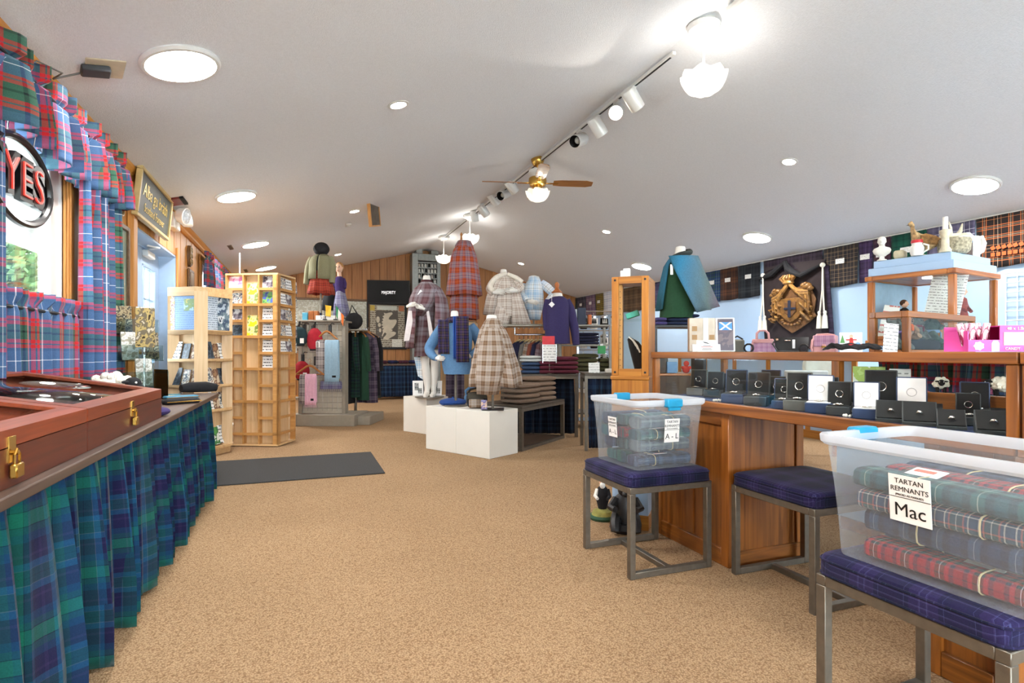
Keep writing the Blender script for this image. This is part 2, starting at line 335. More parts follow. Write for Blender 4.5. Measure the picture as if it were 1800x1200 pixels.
MB().box(-.8,YF-.055,.3,6.3,YF-.05,2.3).build('pane',glass('window_glass',(250,252,252),.5),W3)
# back wall with knotty pine boards
bw=MB(); bw.plate([(XL-.1,0),(XR+.1,0),(XR+.1,ZE+.02),(XRG,ZR+.02),(XL-.1,ZE+.02)],YB+.02,YB+.12)
WB=struct(bw.build('wall_back',mat('dark_joint',(70,42,20),.8)))
x=XL
i=0
while x<XR-.01:
    x2=min(XR,x+.2+.03*((i*37)%5-2)/2); g=.004
    pl=[(x+g,.0),(x2-g,.0),(x2-g,ceil_z(x2-g)-.004)]+([(XRG,ZR-.004)] if x<XRG<x2 else [])+[(x+g,ceil_z(x+g)-.004)]
    MB().plate(pl,YB-.004*(i%2),YB+.02).build('plank',knotty,WB); x=x2; i+=1
# left wall: backing around window_1, door_1, window_2, then pine boards
W1=(2.3,3.97,.86,2.22); D1=(5.3,7.02,0,2.12); W2=(8.55,10.65,.95,2.3)
ops=[W1,D1,W2]
def pieces(y0,y1,z0=0,z1=ZE):
    cut=sorted({y0,y1}|{v for o in ops for v in o[:2] if y0<v<y1}); out=[]
    for a,b in zip(cut,cut[1:]):
        o=[o for o in ops if o[0]<=(a+b)/2<=o[1]]
        if not o: out.append((a,b,z0,z1))
        else:
            if o[0][2]>z0: out.append((a,b,z0,o[0][2]))
            if o[0][3]<z1: out.append((a,b,o[0][3],z1))
    return out
lw=MB()
for a,b,z0,z1 in pieces(YF,YB+.1): lw.box(XL-.075,a,z0,XL-.012,b,z1)
WLf=struct(lw.build('wall_left',mat('dark_joint',(70,42,20),.8)))
y=1.0;i=0
while y<YB-.01:
    y2=min(YB,y+.17+.03*((i*53)%4-1.5)/2)
    for a,b,z0,z1 in pieces(y,y2):
        if b-a>.012: MB().box(XL-.012,a+.003,z0+.002,XL+.003*(i%2),b-.003,z1-.004,.003).build('plank',pineZ,WLf)
    y=y2;i+=1
MB().box(XL-.012,YF,.86,XL,1,ZE-.004).build('plank',pineZ,WLf)
# eave trims
tr=MB(); prof=[(0,0),(.02,0),(.035,.02),(.035,.045),(.06,.075),(.06,.1),(0,.1)]
tr.rings([[(XL+.002+px_,yy,ZE-.085+pz_) for px_,pz_ in prof] for yy in(YF,YB-.03)],True,True,True)
struct(tr.build('trim_1',pineY,smooth=False))
struct(MB().box(XR-.02,YF,ZE-.02,XR-.002,YB-.03,ZE+.0,.004).build('trim_2',white))
struct(MB().box(XR-.015,YF,0,XR-.002,YB-.05,.1,.004).build('baseboard_right',white))
struct(MB().box(XL+.01,YB-.02,0,XR-.02,YB-.006,.1,.004).build('baseboard_back',pineY))
# ---- windows
def window(name,o,mull):
    y0,y1,z0,z1=o
    f=MB(); cw=.085
    for a,b,c_,d in((y0-cw,y0,z0-cw,z1+cw),(y1,y1+cw,z0-cw,z1+cw),(y0,y1,z1,z1+cw),(y0,y1,z0-cw,z0)): f.box(XL+.004,a,c_,XL+.022,b,d,.006)
    for a,b,c_,d in((y0-.04,y0,z0,z1),(y1,y1+.04,z0,z1)): f.box(XL+.022,a,c_,XL+.032,b,d,.004)
    t=struct(f.build(name,pineZ))
    v=MB()
    for a,b,c_,d in((y0,y0+.13,z0,z1),(y1-.13,y1,z0,z1),(y0,y1,z1-.1,z1),(y0,y1,z0,z0+.1)): v.box(XL-.075,a,c_,XL-.025,b,d,.006)
    for a,b,c_,d in((y0,y0+.012,z0,z1),(y1-.012,y1,z0,z1),(y0,y1,z1-.012,z1),(y0,y1,z0,z0+.012)): v.box(XL-.08,a,c_,XL-.014,b,d)
    for q in mull: v.box(XL-.07,q-.03,z0+.1,XL-.03,q+.03,z1-.1,.006)
    v.build('window_frame',whitem,t)
    MB().box(XL-.055,y0+.13,z0+.1,XL-.05,y1-.13,z1-.1).build('pane',glass('window_glass',(250,252,252),.5),t)
    return t
window('window_1',W1,[]); window('window_2',W2,[9.6])
# ---- double door in its recess
D=struct(MB().box(XL-.26,D1[0],-.02,XL-.0,D1[0]+.02,D1[3]).box(XL-.26,D1[1]-.02,-.02,XL,D1[1],D1[3]).box(XL-.26,D1[0],D1[3]-.02,XL,D1[1],D1[3]).build('door_1',doorblue))
ym=(D1[0]+D1[1])/2; hx=XL-.2
for k,(a,b) in enumerate(((D1[0]+.03,ym-.004),(ym+.004,D1[1]-.03))):
    lf=MB(); st_=.16; zg0,zg1=.93,1.93
    lf.box(hx,a,.01,hx+.045,a+st_,2.09,.004); lf.box(hx,b-st_,.01,hx+.045,b,2.09,.004)
    lf.box(hx,a+st_,zg1,hx+.045,b-st_,2.09); lf.box(hx,a+st_,.01,hx+.045,b-st_,.16); lf.box(hx,a+st_,.82,hx+.045,b-st_,zg0)
    lf.box(hx+.008,a+st_,.16,hx+.035,b-st_,.82)
    for q in((a+st_+.05,(a+b)/2-.03),((a+b)/2+.03,b-st_-.05)): lf.box(hx+.03,q[0],.22,hx+.043,q[1],.76,.012)
    o=lf.build('door_leaf',doorblue,D)
    fr=MB(); g=.025
    for p in((a+st_,a+st_+g,zg0,zg1),(b-st_-g,b-st_,zg0,zg1),(a+st_,b-st_,zg0,zg0+g),(a+st_,b-st_,zg1-g,zg1)): fr.box(hx-.005,p[0],p[2],hx+.05,p[1],p[3],.004)
    for q in(1,2): fr.box(hx+.012,a+st_+(b-a-2*st_)*q/3-.009,zg0,hx+.03,a+st_+(b-a-2*st_)*q/3+.009,zg1)
    for q in(1,2): fr.box(hx+.012,a+st_,zg0+(zg1-zg0)*q/3-.009,hx+.03,b-st_,zg0+(zg1-zg0)*q/3+.009)
    fr.build('glazing_bar',doorblue,o)
    MB().box(hx+.018,a+st_,zg0,hx+.024,b-st_,zg1).build('pane',glass('window_glass'),o)
    yk=ym-.07 if k==0 else ym+.07
    kn=MB(); kn.cyl((hx+.045,yk,.95),(hx+.052,yk,.95),.032); kn.cyl((hx+.05,yk,.95),(hx+.085,yk,.95),.012); kn.ball((hx+.1,yk,.95),.028); kn.cyl((hx+.045,yk,1.07),(hx+.06,yk,1.07),.026)
    kn.build('door_knob',brass,o,)
cl=MB(); cl.box(hx+.045,ym+.15,2.0,hx+.1,ym+.42,2.06,.006); cl.tube([(hx+.09,ym+.2,2.07),(hx+.2,ym+.1,2.075),(hx+.12,ym+.02,2.08)],.009,6); cl.build('door_closer',whitem,D)
# door casing posts in pine
struct(MB().box(XL+.004,D1[0]-.11,0,XL+.05,D1[0],ZE-.1,.005).build('trim_3',pineZ)); struct(MB().box(XL+.004,D1[1],0,XL+.02,D1[1]+.09,D1[3]+.09,.004).build('trim_4',pineZ))
# ---- outdoors
struct(MB().box(-40,-40,-.3,XL-.3,40,-.15).box(XL-.3,-40,-.3,30,YF-.12,-.15).build('outdoor_ground',mat('pale_paving',(214,214,206),.9,0,.1,1)))
po=thing('porch','white porch roof and posts outside the window','porch',(-2.6,4.5,-.15))
b=wmb(po); b.box(-3.3,-1,2.62,-1.58,12,2.72); b.build('porch_roof',white,po)
b=wmb(po); b.box(-3.3,-1,2.38,-3.15,12,2.62); b.build('beam',white,po)
for y in(3.55,6.6,9.6): b=wmb(po); b.box(-3.29,y,-.15,-3.17,y+.12,2.38,.008); b.build('post',white,po)
b=wmb(po)
b.box(-3.27,-1,.75,-3.19,12,.82,.005); b.build('rail',white,po)
leaf=mat('pale_leaves',(78,104,60),.8,0,.35,3); bark=mat('tree_bark',(110,96,80),.9)
for k,(x,y,h,r) in enumerate(((-5.6,15,4.6,2.1),(-6.9,17.6,4.8,2.0),(-9,23,6,2.8),(-5.4,12.4,3.6,1.4))):
    t=thing('tree',['broad leafy tree seen through the left window','leafy tree outside right of the window post','tall leafy tree far behind the porch','small leafy tree outside nearest the shop front'][k],'tree',(x,y,-.2))
    b=MB(); b.tube([(0,0,0),(.1,.05,h*.4),(0,.1,h*.7)],[.17,.13,.07],8); b.build('trunk',bark,t)
    b=MB()
    for q in range(3000):
        a=random.random()*6.28; e=math.acos(1-2*random.random()); rr=r*(.55+.5*random.random())
        c=Vector((rr*math.sin(e)*math.cos(a),rr*math.sin(e)*math.sin(a),h*.68+rr*.75*math.cos(e))); d=Vector((random.gauss(0,1),random.gauss(0,1),random.gauss(0,1))).normalized(); s1=d.orthogonal().normalized()*.085; s2=d.cross(s1)
        b.add([c-s1,c-s2*.6,c+s1,c+s2*.6],[(0,1,2,3)])
    o=b.build('leaves',leaf,t); o['kind']='stuff'
# ================================================================== CEILING LIGHTS
slopeL=math.atan((ZR-ZE)/(XRG-XL))
discm=lamp('disc_lamp_glow',(255,251,246),L_DISC); downm=lamp('downlight_glow',(255,250,240),L_DOWN)
def slope(p): return -slopeL if p.x<XRG else math.atan((ZR-ZE)/(XR-XRG))
def tilt(o,p): o.rotation_euler=(0,slope(p),0)
discs=[(317,110,'large round ceiling light nearest the left wall, biggest in view'),(415,343,'round ceiling light above the double door, second along the left slope'),(449,428,'third round ceiling light along the left slope, above the tall card rack'),(467,470,'furthest round ceiling light on the left slope'),
 (1714,324,'round ceiling light at far right above the counter, nearest on right slope'),(1331,416,'second round ceiling light on the right slope, left of the gold crest'),(1128,467,'third round ceiling light on the right slope, behind the oak tower cabinet')]
extra=[(-.2,1.0),(6.0,.9),(-.2,-1.6),(6,-1.6)]
def disc(p,label,group=None):
    t=thing('ceiling_light',label,'ceiling light',p,0,group); tilt(t,p)
    b=MB(); b.lathe([(.2,0),(.205,-.012),(.195,-.024),(.178,-.026),(.178,-.02)],40,capb=False,capt=False); b.build('rim',whitem,t)
    b=MB(); b.lathe([(.178,-.023),(.15,-.028),(.001,-.03)],40,capb=False); b.build('diffuser',discm,t)
for px,py,l in discs: disc(PC(px,py),l)
for (x,y),l in zip(extra,('left front','right front','left rear','right rear')): disc(Vector((x,y,ceil_z(x))),'round ceiling light behind the photographer, %s one'%l,'ceiling lights outside the view')
downs=[(700,184,'small recessed downlight nearest, left of the ceiling track'),(623,371,'second recessed downlight on left slope, above the hanging sign'),(594,447,'furthest recessed downlight, right of the black bonnet'),(1387,284,'nearest recessed downlight on right slope'),(1066,407,'second recessed downlight on right slope, above the oak tower'),(916,463,'furthest recessed downlight on right slope, above the cream plaid coat')]
for px,py,l in downs:
    p=PC(px,py); t=thing('recessed_downlight',l,'downlight',p); tilt(t,p)
    b=MB(); b.lathe([(.085,0),(.085,-.006),(.062,-.008),(.058,0),(.05,.02)],28,capb=False,capt=False); b.build('trim_ring',whitem,t)
    b=MB(); b.lathe([(.06,-.004),(.03,-.006),(.001,-.006)],24,capb=False); b.build('lamp_face',downm,t)
def plight(parent,loc,e,r=.06,col=(1,.96,.9)):
    l=bpy.data.lights.new('bulb_light','POINT'); l.energy=e; l.color=col; l.shadow_soft_size=r
    o=bpy.data.objects.new('bulb_light',l); COL.objects.link(o); o.parent=parent; o.location=loc; return o
bowl=plastic('frosted_bowl',(245,243,232),.5)
bulbm=lamp('bulb_glow',(255,247,232),L_BOWL*2)
def bowl_shade(t,z,r,name='bowl_shade'):
    b=MB(); n=32; Rg=[]
    for i in range(9):
        a=i/8; rr=r*math.sin(.12+a*1.45); zz=z-r*.95*math.cos(a*1.5)
        Rg.append([(rr*(1+.04*math.cos(8*2*math.pi*k/n)*a)*math.cos(2*math.pi*k/n),rr*(1+.04*math.cos(8*2*math.pi*k/n)*a)*math.sin(2*math.pi*k/n),zz+.012*a*math.cos(8*2*math.pi*k/n)) for k in range(n)])
    b.rings(Rg,True,True,False); o=b.build(name,bowl,t)
    for k in range(3):
        b=MB(); a=k*2.1; b.ball((.05*math.cos(a),.05*math.sin(a),z-.02),(.028,.028,.045)); b.build('bulb',bulbm,o)
def pendant(px,py_c,py_b,label,rb=.17,e=60):
    d=ray(px,py_c); w=XRG/d.x; p=Vector((0,0,HC))+d*w; p.z=ZR; drop=(py_b-py_c)*w/FP
    t=thing('pendant_light',label,'pendant light',p)
    b=MB(); b.lathe([(.055,-.11),(.06,-.1),(.11,-.075),(.12,-.04),(.09,-.02),(.085,.0)],28); b.build('canopy',whitem,t)
    MB().cyl((0,0,-.1),(0,0,-drop+.02),.009,n=8).build('stem',whitem,t)
    bowl_shade(t,-drop+.02,rb)
    plight(t,(0,0,-drop+.06),e)
    return t
pendant(1237,36,133,'frosted bowl pendant light nearest, at upper right on the ridge',.165,3)
pendant(826,372,412,'frosted bowl pendant light beyond the fan, above the orange cape',.17,3)
pendant(780,405,443,'furthest frosted bowl pendant light, above the spool cabinet',.17,3)
# ceiling fan
d=ray(945,265); w=XRG/d.x; p=Vector((0,0,HC))+d*w; p.z=ZR; k=w/FP
t=thing('ceiling_fan','brass ceiling fan with wooden blades and a bowl light on the ridge','ceiling fan',p,-TH)
b=MB(); b.lathe([(.05,-.1),(.07,-.07),(.085,-.03),(.08,0)],24); b.build('canopy',brass,t)
MB().cyl((0,0,-.08),(0,0,-.17),.013,n=10).build('downrod',brass,t)
b=MB(); b.lathe([(.03,-.15),(.11,-.16),(.12,-.2),(.09,-.25),(.05,-.26)][::-1],28); b.build('motor_cap',whitem,t)
b=MB(); b.lathe([(.05,-.36),(.1,-.35),(.115,-.3),(.11,-.26),(.08,-.24)],28); b.build('motor_housing',brass,t)
fanw=wood('fan_blade_wood',(120,74,30),(164,108,52),'X',coat=.2)
for q in range(4):
    a=q*math.pi/2+.08; b=MB(R(math.degrees(a),'Z')@T((0,0,-.315))@R(9,'X')); b.plate([(x_,y_) for x_,y_ in((.2,-.05),(.3,-.065),(.62,-.07),(.7,-.045),(.7,.045),(.62,.07),(.3,.065),(.2,.05))],-.004,.004)
    bl=MB(R(math.degrees(a),'Z')@T((0,0,-.315))@R(-14,'X')@R(-90,'X')); bl.plate([(.2,-.05),(.3,-.065),(.62,-.07),(.7,-.045),(.7,.045),(.62,.07),(.3,.065),(.2,.05)],-.004,.004)
    o=bl.build('blade',fanw,t)
    br=MB(R(math.degrees(a),'Z')); br.box(.09,-.02,-.325,.26,.02,-.317,.003); br.build('blade_bracket',brass,o)
b=MB(); b.lathe([(.05,-.42),(.06,-.38),(.05,-.35)],20); b.build('light_fitter',brass,t)
bowl_shade(t,-.41,.15); plight(t,(0,0,-.38),6)
# track with spot heads
tp=[PZ(1200,65,ZR) for _ in(0,)][0]
xt=XRG+.03
trk=thing('track_rail','long white lighting track running along the ceiling ridge','track',(xt,7,ZR-.02))
b=wmb(trk); 
b.box(xt-.018,3.75,ZR-.05,xt+.018,11.6,ZR-.02,.004); b.build('rail',whitem,trk)
b=wmb(trk); b.box(xt-.008,3.8,ZR-.053,xt+.008,11.5,ZR-.049); b.build('slot',darkm,trk)
b=wmb(trk); b.box(xt-.018,.2,ZR-.05,xt+.018,3.15,ZR-.02,.004); b.build('rail',whitem,trk)
spots=[(1112,174,(.6,-.65,.45),0,'first spot head, nearest on the track'),(1084,196,(-.3,-.6,-1),1,'lit spot head, second along the track'),(1050,222,(.55,-.7,.4),0,'third spot head along the track'),(1018,246,(-.6,-.45,-.75),2,'fourth spot head, dark lamp mouth showing'),
 (899,328,(.55,-.65,.45),0,'fifth spot head, just beyond the fan'),(886,342,(-.5,-.4,-.7),2,'sixth spot head along the track, lamp mouth showing'),(868,350,(.55,-.7,.45),0,'seventh spot head along the track'),(850,370,(.5,-.7,.45),0,'eighth spot head along the track'),(834,379,(.1,-.8,.4),0,'ninth spot head, furthest along the track')]
RT_,FW_,UP_=Vector((ct,-st,0)),Vector((st,ct,0)),Vector((0,0,1))
for px,py,dv,mode,l in spots:
    d=ray(px,py); w=(xt)/d.x; y=(d*w).y; zc=HC+d.z*w
    t=thing('spot_head',l+', white cylinder on the ridge','spotlight',(xt,y,ZR-.05))
    zc=zc-(ZR-.05); dw=(RT_*dv[0]+UP_*dv[1]+FW_*dv[2]).normalized()
    b=MB(); b.box(-.014,-.045,-.02,.014,.045,0,.003); b.cyl((0,0,-.02),(0,0,zc+.05),.009,n=8); b.build('yoke',whitem,t)
    Mx=T((0,0,zc))@dw.to_track_quat('-Z','Y').to_matrix().to_4x4()
    b=MB(Mx); b.lathe([(.064,-.1),(.068,-.098),(.07,.085),(.06,.098),(.0005,.1)],24,capb=False,capt=False); b.build('can',whitem,t)
    b=MB(Mx); b.lathe([(.0005,.03),(.045,.01),(.06,-.085),(.064,-.1)],24,capb=False,capt=False); o=b.build('reflector',darkm if mode!=1 else whitem,t)
    b=MB(Mx); b.ball((0,0,-.02),(.04,.04,.045)); b.build('lamp',lamp('spot_glow',(255,244,222),14) if mode==1 else mat('lamp_glass',(210,210,205),.15),t)
    if mode==1:
        li=bpy.data.lights.new('spot_beam','SPOT'); li.energy=L_SPOT; li.spot_size=1.2; li.color=(1,.93,.82); o=bpy.data.objects.new('spot_beam',li); COL.objects.link(o); o.parent=t; o.matrix_local=Mx@T((0,0,-.09))
# ================================================================== SMALL CEILING THINGS
p=PC(612,393); o=MB().box(-.04,-.06,-.035,.04,.06,0,.008).cyl((0,0,-.045),(0,0,-.03),.02).build('smoke_detector',whitem); o.location=p; tilt(o,p); tag(o,'small white sensor box on the ceiling beside the hanging sign','sensor')
for px,py,l in((405,434,'small thin grey vent slot on the left slope above the far curtain'),(432,475,'second thin grey vent slot, above the tall card rack')):
    p=PC(px,py); t=thing('vent_slot',l,'vent',p); tilt(t,p); MB().box(-.03,-.16,-.012,.03,.16,0,.003).build('vent_frame',greyp,t)
    for q in range(3): MB().box(-.02+.014*q,-.15,-.016,-.012+.014*q,.15,-.011).build('slat',darkm,t)
# power adapter, plate and cable
p=PC(172,118); t=thing('power_adapter','black power adapter on a beige plate on the ceiling near left wall','adapter',p); tilt(t,p)
b=MB(RZ(.35)); b.box(-.06,-.1,-.008,.12,.1,0,.004); b.build('mounting_plate',mat('beige_plastic',(206,192,164),.5),t)
b=MB(RZ(.35)); b.box(-.08,-.045,-.04,.05,.045,-.008,.006); b.build('adapter_body',mat('charcoal_plastic',(58,60,64),.5),t)
a=PX(48,118,XL+.05)-p; a=t.rotation_euler.to_matrix().inverted()@a
b=MB(); b.tube([(-.08,0,-.025),(-.2,-.05,-.07),a*.55+Vector((0,0,-.03)),a*.85+Vector((0,0,.03)),a,a+Vector((0,0,-.12))],.005,6); b.build('cable',mat('grey_cable',(96,92,88),.6),t)
# red plate
p=PC(303,353); t=thing('ceiling_plaque','dark red plate on the ceiling above the door sign','plaque',p); tilt(t,p)
MB().box(-.11,-.12,-.02,.11,.12,0,.004).build('plate',mat('dark_red_lacquer',(110,22,20),.4,0,.5,9),t); MB().box(.08,-.125,-.022,.115,.125,.0).build('dark_end',black,t)
# hanging sign
p=PC(657,330); w=7.6; p=PW(657,371,w); t=thing('hanging_sign','small dark wooden sign hanging by two cords from the ceiling','sign',p,math.radians(62))
kk=w/FP
b=MB(R(-14,'Y')); b.box(-.16,-.015,-.19,.16,.015,.19,.004); b.build('board',mat('weathered_wood',(92,80,68),.7,0,.3,12),t)
b=MB(R(-14,'Y')); 
for s in(-1,1): b.box(s*.165-.012,-.02,-.2,s*.165+.012,.02,.2)
b.box(-.17,-.02,.185,.17,.02,.205); b.box(-.17,-.02,-.205,.17,.02,-.185); b.build('moulding',pineZ,t)
hz=ceil_z(p.x)-p.z-.01
for s in(-.12,.12): MB().tube([(s+.05,0,.2),(s*.5,0,hz+s*.2)],.003,5).build('cord',mat('tan_cord',(150,120,90),.8),t)
# ================================================================== CLOTH HELPERS
def pleats(mb,p0,p1,z0,z1,n,a0,a1,gather=1.6,seed=1,nv=14,header=0,hem=.0,normal=None,per=10,sag=0):
    rnd=random.Random(seed); p0=Vector((p0[0],p0[1],0)); p1=Vector((p1[0],p1[1],0)); d=p1-p0; L=d.length; d.normalize()
    nr=Vector(normal+(0,)) if normal else Vector((d.y,-d.x,0))
    ph=[rnd.uniform(-.35,.35) for _ in range(n+2)]; am=[rnd.uniform(.65,1.2) for _ in range(n+2)]; dv=[rnd.uniform(-1,1) for _ in range(n+2)]
    def fn(u,v):                                   # v 0 top .. 1 bottom
        s=u*n; i=int(min(s,n-1e-6)); f=s-i
        h=lambda A:A[i]*(1-f)+A[i+1]*f
        a=(a0+(a1-a0)*min(1,v*1.3)**.8)*h(am)
        w=math.sin(2*math.pi*(s+h(ph)))+.35*math.sin(4*math.pi*s+h(dv)*2)
        z=z1+(z0-z1)*v
        if header:
            if z>z1-header: a=a0*1.6
            elif z>z1-header*1.5: a=a0*.35
        if v>.98: z+=hem*h(dv)
        q=p0+d*(u*L+a*.5*math.cos(2*math.pi*s+1)+ .02*h(dv)*v)+nr*(a*w+sag*math.sin(math.pi*min(1,v))*0)
        return (q.x,q.y,z)
    return mb.grid(fn,n*per,nv,lambda a,b:(a*L*gather,(1-b)*(z1-z0)))
def cloth(o,th=.003):
    m=o.modifiers.new('Solidify','SOLIDIFY'); m.thickness=th; m.offset=0; return o
def text(parent,s,M,size,m,name='lettering',ext=.0008,align='CENTER',sx=1,bold=0):
    cu=bpy.data.curves.new('lettering','FONT'); cu.body=s; cu.size=size; cu.align_x=align; cu.align_y='CENTER'; cu.extrude=ext; cu.offset=bold; cu.resolution_u=3
    tmp=bpy.data.objects.new('tmp',cu); COL.objects.link(tmp)
    dg=bpy.context.evaluated_depsgraph_get(); me=bpy.data.meshes.new_from_object(tmp.evaluated_get(dg)); bpy.data.objects.remove(tmp)
    me.transform(M@Matrix.Diagonal((sx,1,1,1))@Matrix.Identity(4)); me.materials.clear(); me.materials.append(m)
    o=bpy.data.objects.new(name,me); COL.objects.link(o)
    if parent: o.parent=parent
    return o
UP=R(90,'X')                    # text stands up facing local -Y
# ================================================================== LEFT WINDOW
wx=XL+.1
def curtain(name,label,cat,p0,p1,z0,z1,n,a0,a1,m,seed,header=0,hem=0,gather=1.6,rod=True,nv=16):
    c=((p0[0]+p1[0])/2,(p0[1]+p1[1])/2,z0); t=thing(name,label,cat,c)
    b=wmb(t); pleats(b,p0,p1,z0,z1,n,a0,a1,gather,seed,nv,header,hem); cloth(b.build('cloth',m,t))
    if rod:
        b=wmb(t); zz=z1-(header or .04)*1.25; b.cyl((p0[0],p0[1]-.03,zz),(p1[0],p1[1]+.03,zz),.009,n=8)
        b.ball((p1[0],p1[1]+.045,zz),.016,8,6); b.ball((p0[0],p0[1]-.045,zz),.016,8,6)
        b.box(XL+.01,p1[1]-.005,zz-.01,wx,p1[1]+.012,zz+.01); b.build('rod',darkm,t)
    return t
curtain('window_valance','gathered red and blue tartan valance across the top of left window','valance',(wx+.03,2.0),(wx+.03,4.62),2.03,2.42,15,.028,.075,t_red,3,header=.075,hem=.03,gather=1.7)
curtain('side_curtain','long red and blue tartan curtain hanging right of the left window','curtain',(wx,3.9),(wx,4.5),.76,2.33,5,.03,.05,t_red,5,header=.06,gather=1.5,nv=24,rod=False)
curtain('side_curtain','red and blue tartan curtain at the very left edge of the photo','curtain',(wx+.02,1.9),(wx+.02,2.93),.76,2.3,6,.028,.045,t_red,8,header=.06,gather=1.5,nv=24,rod=False)
curtain('cafe_curtain','short tartan cafe curtain with ruffled top over lower left window','curtain',(wx-.02,2.35),(wx-.02,3.96),.78,1.36,13,.02,.03,t_red,11,header=.07,gather=1.6)
curtain('window_valance','small dark red tartan valance on the far left window above the racks','valance',(wx,8.4),(wx,10.8),1.95,2.42,14,.02,.05,t_red,14,header=.06,hem=.03,gather=1.7)
# neon sign
p=PX(36,318,XL+.12); t=thing('yes_sign','round black neon window sign with red-lit letters YES under the valance','sign',p,math.pi/2)
b=MB(); b.tube([(.3*math.cos(a*math.pi/20),0,.185*math.sin(a*math.pi/20)) for a in range(41)],.018,8,False); b.build('ring',blackp,t)
b=MB(); b.plate([(-.29,-.08),(.29,-.08),(.29,.08),(-.29,.08)],.01,.03); b.build('backing_bar',mat('smoked_plastic',(58,50,56),.3),t)
text(t,'YES',T((0,-.004,-.0))@UP,.25,blackp,'letter_body',.012,bold=.014,sx=1.05)
text(t,'YES',T((0,-.02,0))@UP,.24,mat('neon_tube',(235,70,60),.3,emit=(255,60,50),es=.3),'neon_tube',.003,bold=-.007,sx=1.05)
b=MB(); 
for s in(-.12,.12): b.tube([(s,0,.17),(s*1.05,-.01,.26),(s,0,.34)],.003,5)
b.build('hanging_chain',chrome,t)
# ================================================================== LEFT WALL ORNAMENTS
ironw=mat('carved_dark_wood',(92,66,40),.5,0,.3,30); bronze=mat('bronze_relief',(128,104,62),.4,.4,.3,40)
def wallthing(name,label,cat,px,py): p=PX(px,py,XL+.006); return thing(name,label,cat,p,math.pi/2)
def carved_oval(px,py,w_,h_,label):
    t=wallthing('carved_plaque',label,'plaque',px,py)
    b=MB(); b.plate([(w_/2*math.cos(a*math.pi/16)*(1+.06*math.cos(a*math.pi/4)),h_/2*math.sin(a*math.pi/16)) for a in range(32)],-.03,0); b.build('plate',ironw,t)
    for q,z in enumerate((-.22,0.02,.24)):
        b=MB(); 
        for s in(-1,1): b.tube([(s*w_*.18+w_*.22*math.cos(a*math.pi/8),-.032,z*h_*1.1+h_*.15*math.sin(a*math.pi/8)) for a in range(17)],.009,6,False)
        b.build('knotwork',bronze,t)
carved_oval(201,345,.26,.32,'carved oval knotwork plaque on pine wall right of the tall curtain')
carved_oval(331,450,.16,.26,'small dark oval knotwork plaque on pine wall beyond the door')
t=wallthing('framed_picture','tall dark framed picture half behind the tall curtain','picture',206,468)
b=MB()
for a in((-.2,-.33,-.16,.33),(.16,-.33,.2,.33),(-.16,.29,.16,.33),(-.16,-.33,.16,-.29)): b.box(a[0],-.035,a[1],a[2],0,a[3],.006)
b.build('moulding',ironw,t); MB().box(-.16,-.018,-.29,.16,-.006,.29).build('print',prnt('old_map_print',[(196,188,160),(170,168,140),(150,160,150),(204,196,172)],7),t); MB().box(-.16,-.024,-.29,.16,-.021,.29).build('pane',clear,t)
t=wallthing('wooden_plaque','small rectangular wood plaque below the small oval one','plaque',333,491); MB().box(-.16,-.03,-.12,.16,0,.12,.01).build('board',ironw,t); MB().box(-.1,-.036,-.08,.1,-.028,.08,.004).build('plate',mat('pewter',(150,132,108),.4,.5),t)
t=wallthing('door_sign','dark green sign with gold lettering leaning out above the door','sign',255,361); t.rotation_euler=(math.radians(6),0,math.pi/2); t.location.x+=.05
b=MB(); b.box(-.53,-.03,-.17,.53,0,.17,.004); b.build('board',mat('sign_green',(62,66,58),.6),t); b=MB()
for a in((-.56,-.2,.56,-.17),(-.56,.17,.56,.2),(-.56,-.17,-.53,.17),(.53,-.17,.56,.17)): b.box(a[0],-.045,a[1],a[2],0,a[3],.005)
b.build('moulding',mat('gilt_frame',(196,170,116),.5),t); gold=mat('gold_lettering',(212,182,96),.4,.3)
text(t,'Alba gu bràth',T((0,-.033,.045))@UP,.155,gold); text(t,'Scotland Forever',T((0,-.033,-.09))@UP,.1,gold)
t=wallthing('emergency_light','white twin-lamp emergency light on the wall beside the door sign','emergency light',297,389)
MB().box(-.14,-.08,-.08,.14,0,.08,.012).build('housing',whitem,t)
for s in(-1,1):
    b=MB(T((s*.1,-.13,.05))@R(-35,'Y' if s>0 else 'Y')@R(20*s,'Z')@R(90,'X')); b.lathe([(.03,-.06),(.075,-.02),(.085,.05),(.08,.055)],20); o=b.build('lamp_head',whitem,t)
    b=MB(T((s*.1,-.13,.05))@R(-35,'Y')@R(20*s,'Z')@R(90,'X')); b.lathe([(.078,.056),(.05,.068),(.001,.072)],16,capb=False); b.build('lens',mat('faceted_lens',(190,196,200),.1,.6,.3,60),o)
# ================================================================== LONG TABLE
tx0,tx1,ty0,ty1=XL+.035,-.62,.4,4.96
t=thing('skirted_table','long dark topped table under the left window with green tartan skirt','table',((tx0+tx1)/2,(ty0+ty1)/2,0))
b=wmb(t); b.box(tx0,ty0,.715,tx1,ty1,.745,.004); b.build('table_top',topw,t)
b=wmb(t); pleats(b,(tx1-.06,ty0),(tx1-.06,ty1-.03),.02,.712,30,.02,.068,1.75,21,16,0,.012); cloth(b.build('skirt',t_green,t))
b=wmb(t); pleats(b,(tx1-.06,ty1-.05),(tx0+.03,ty1-.05),.02,.712,6,.018,.03,1.75,22,16); cloth(b.build('skirt',t_green,t))
for x in(tx0+.08,tx1-.2):
    for y in(ty0+.1,(ty0+ty1)/2,ty1-.2): b=wmb(t); b.box(x,y,0,x+.05,y+.05,.715); b.build('leg',pineZ,t)
felt=mat('maroon_felt',(70,28,34),.95); 
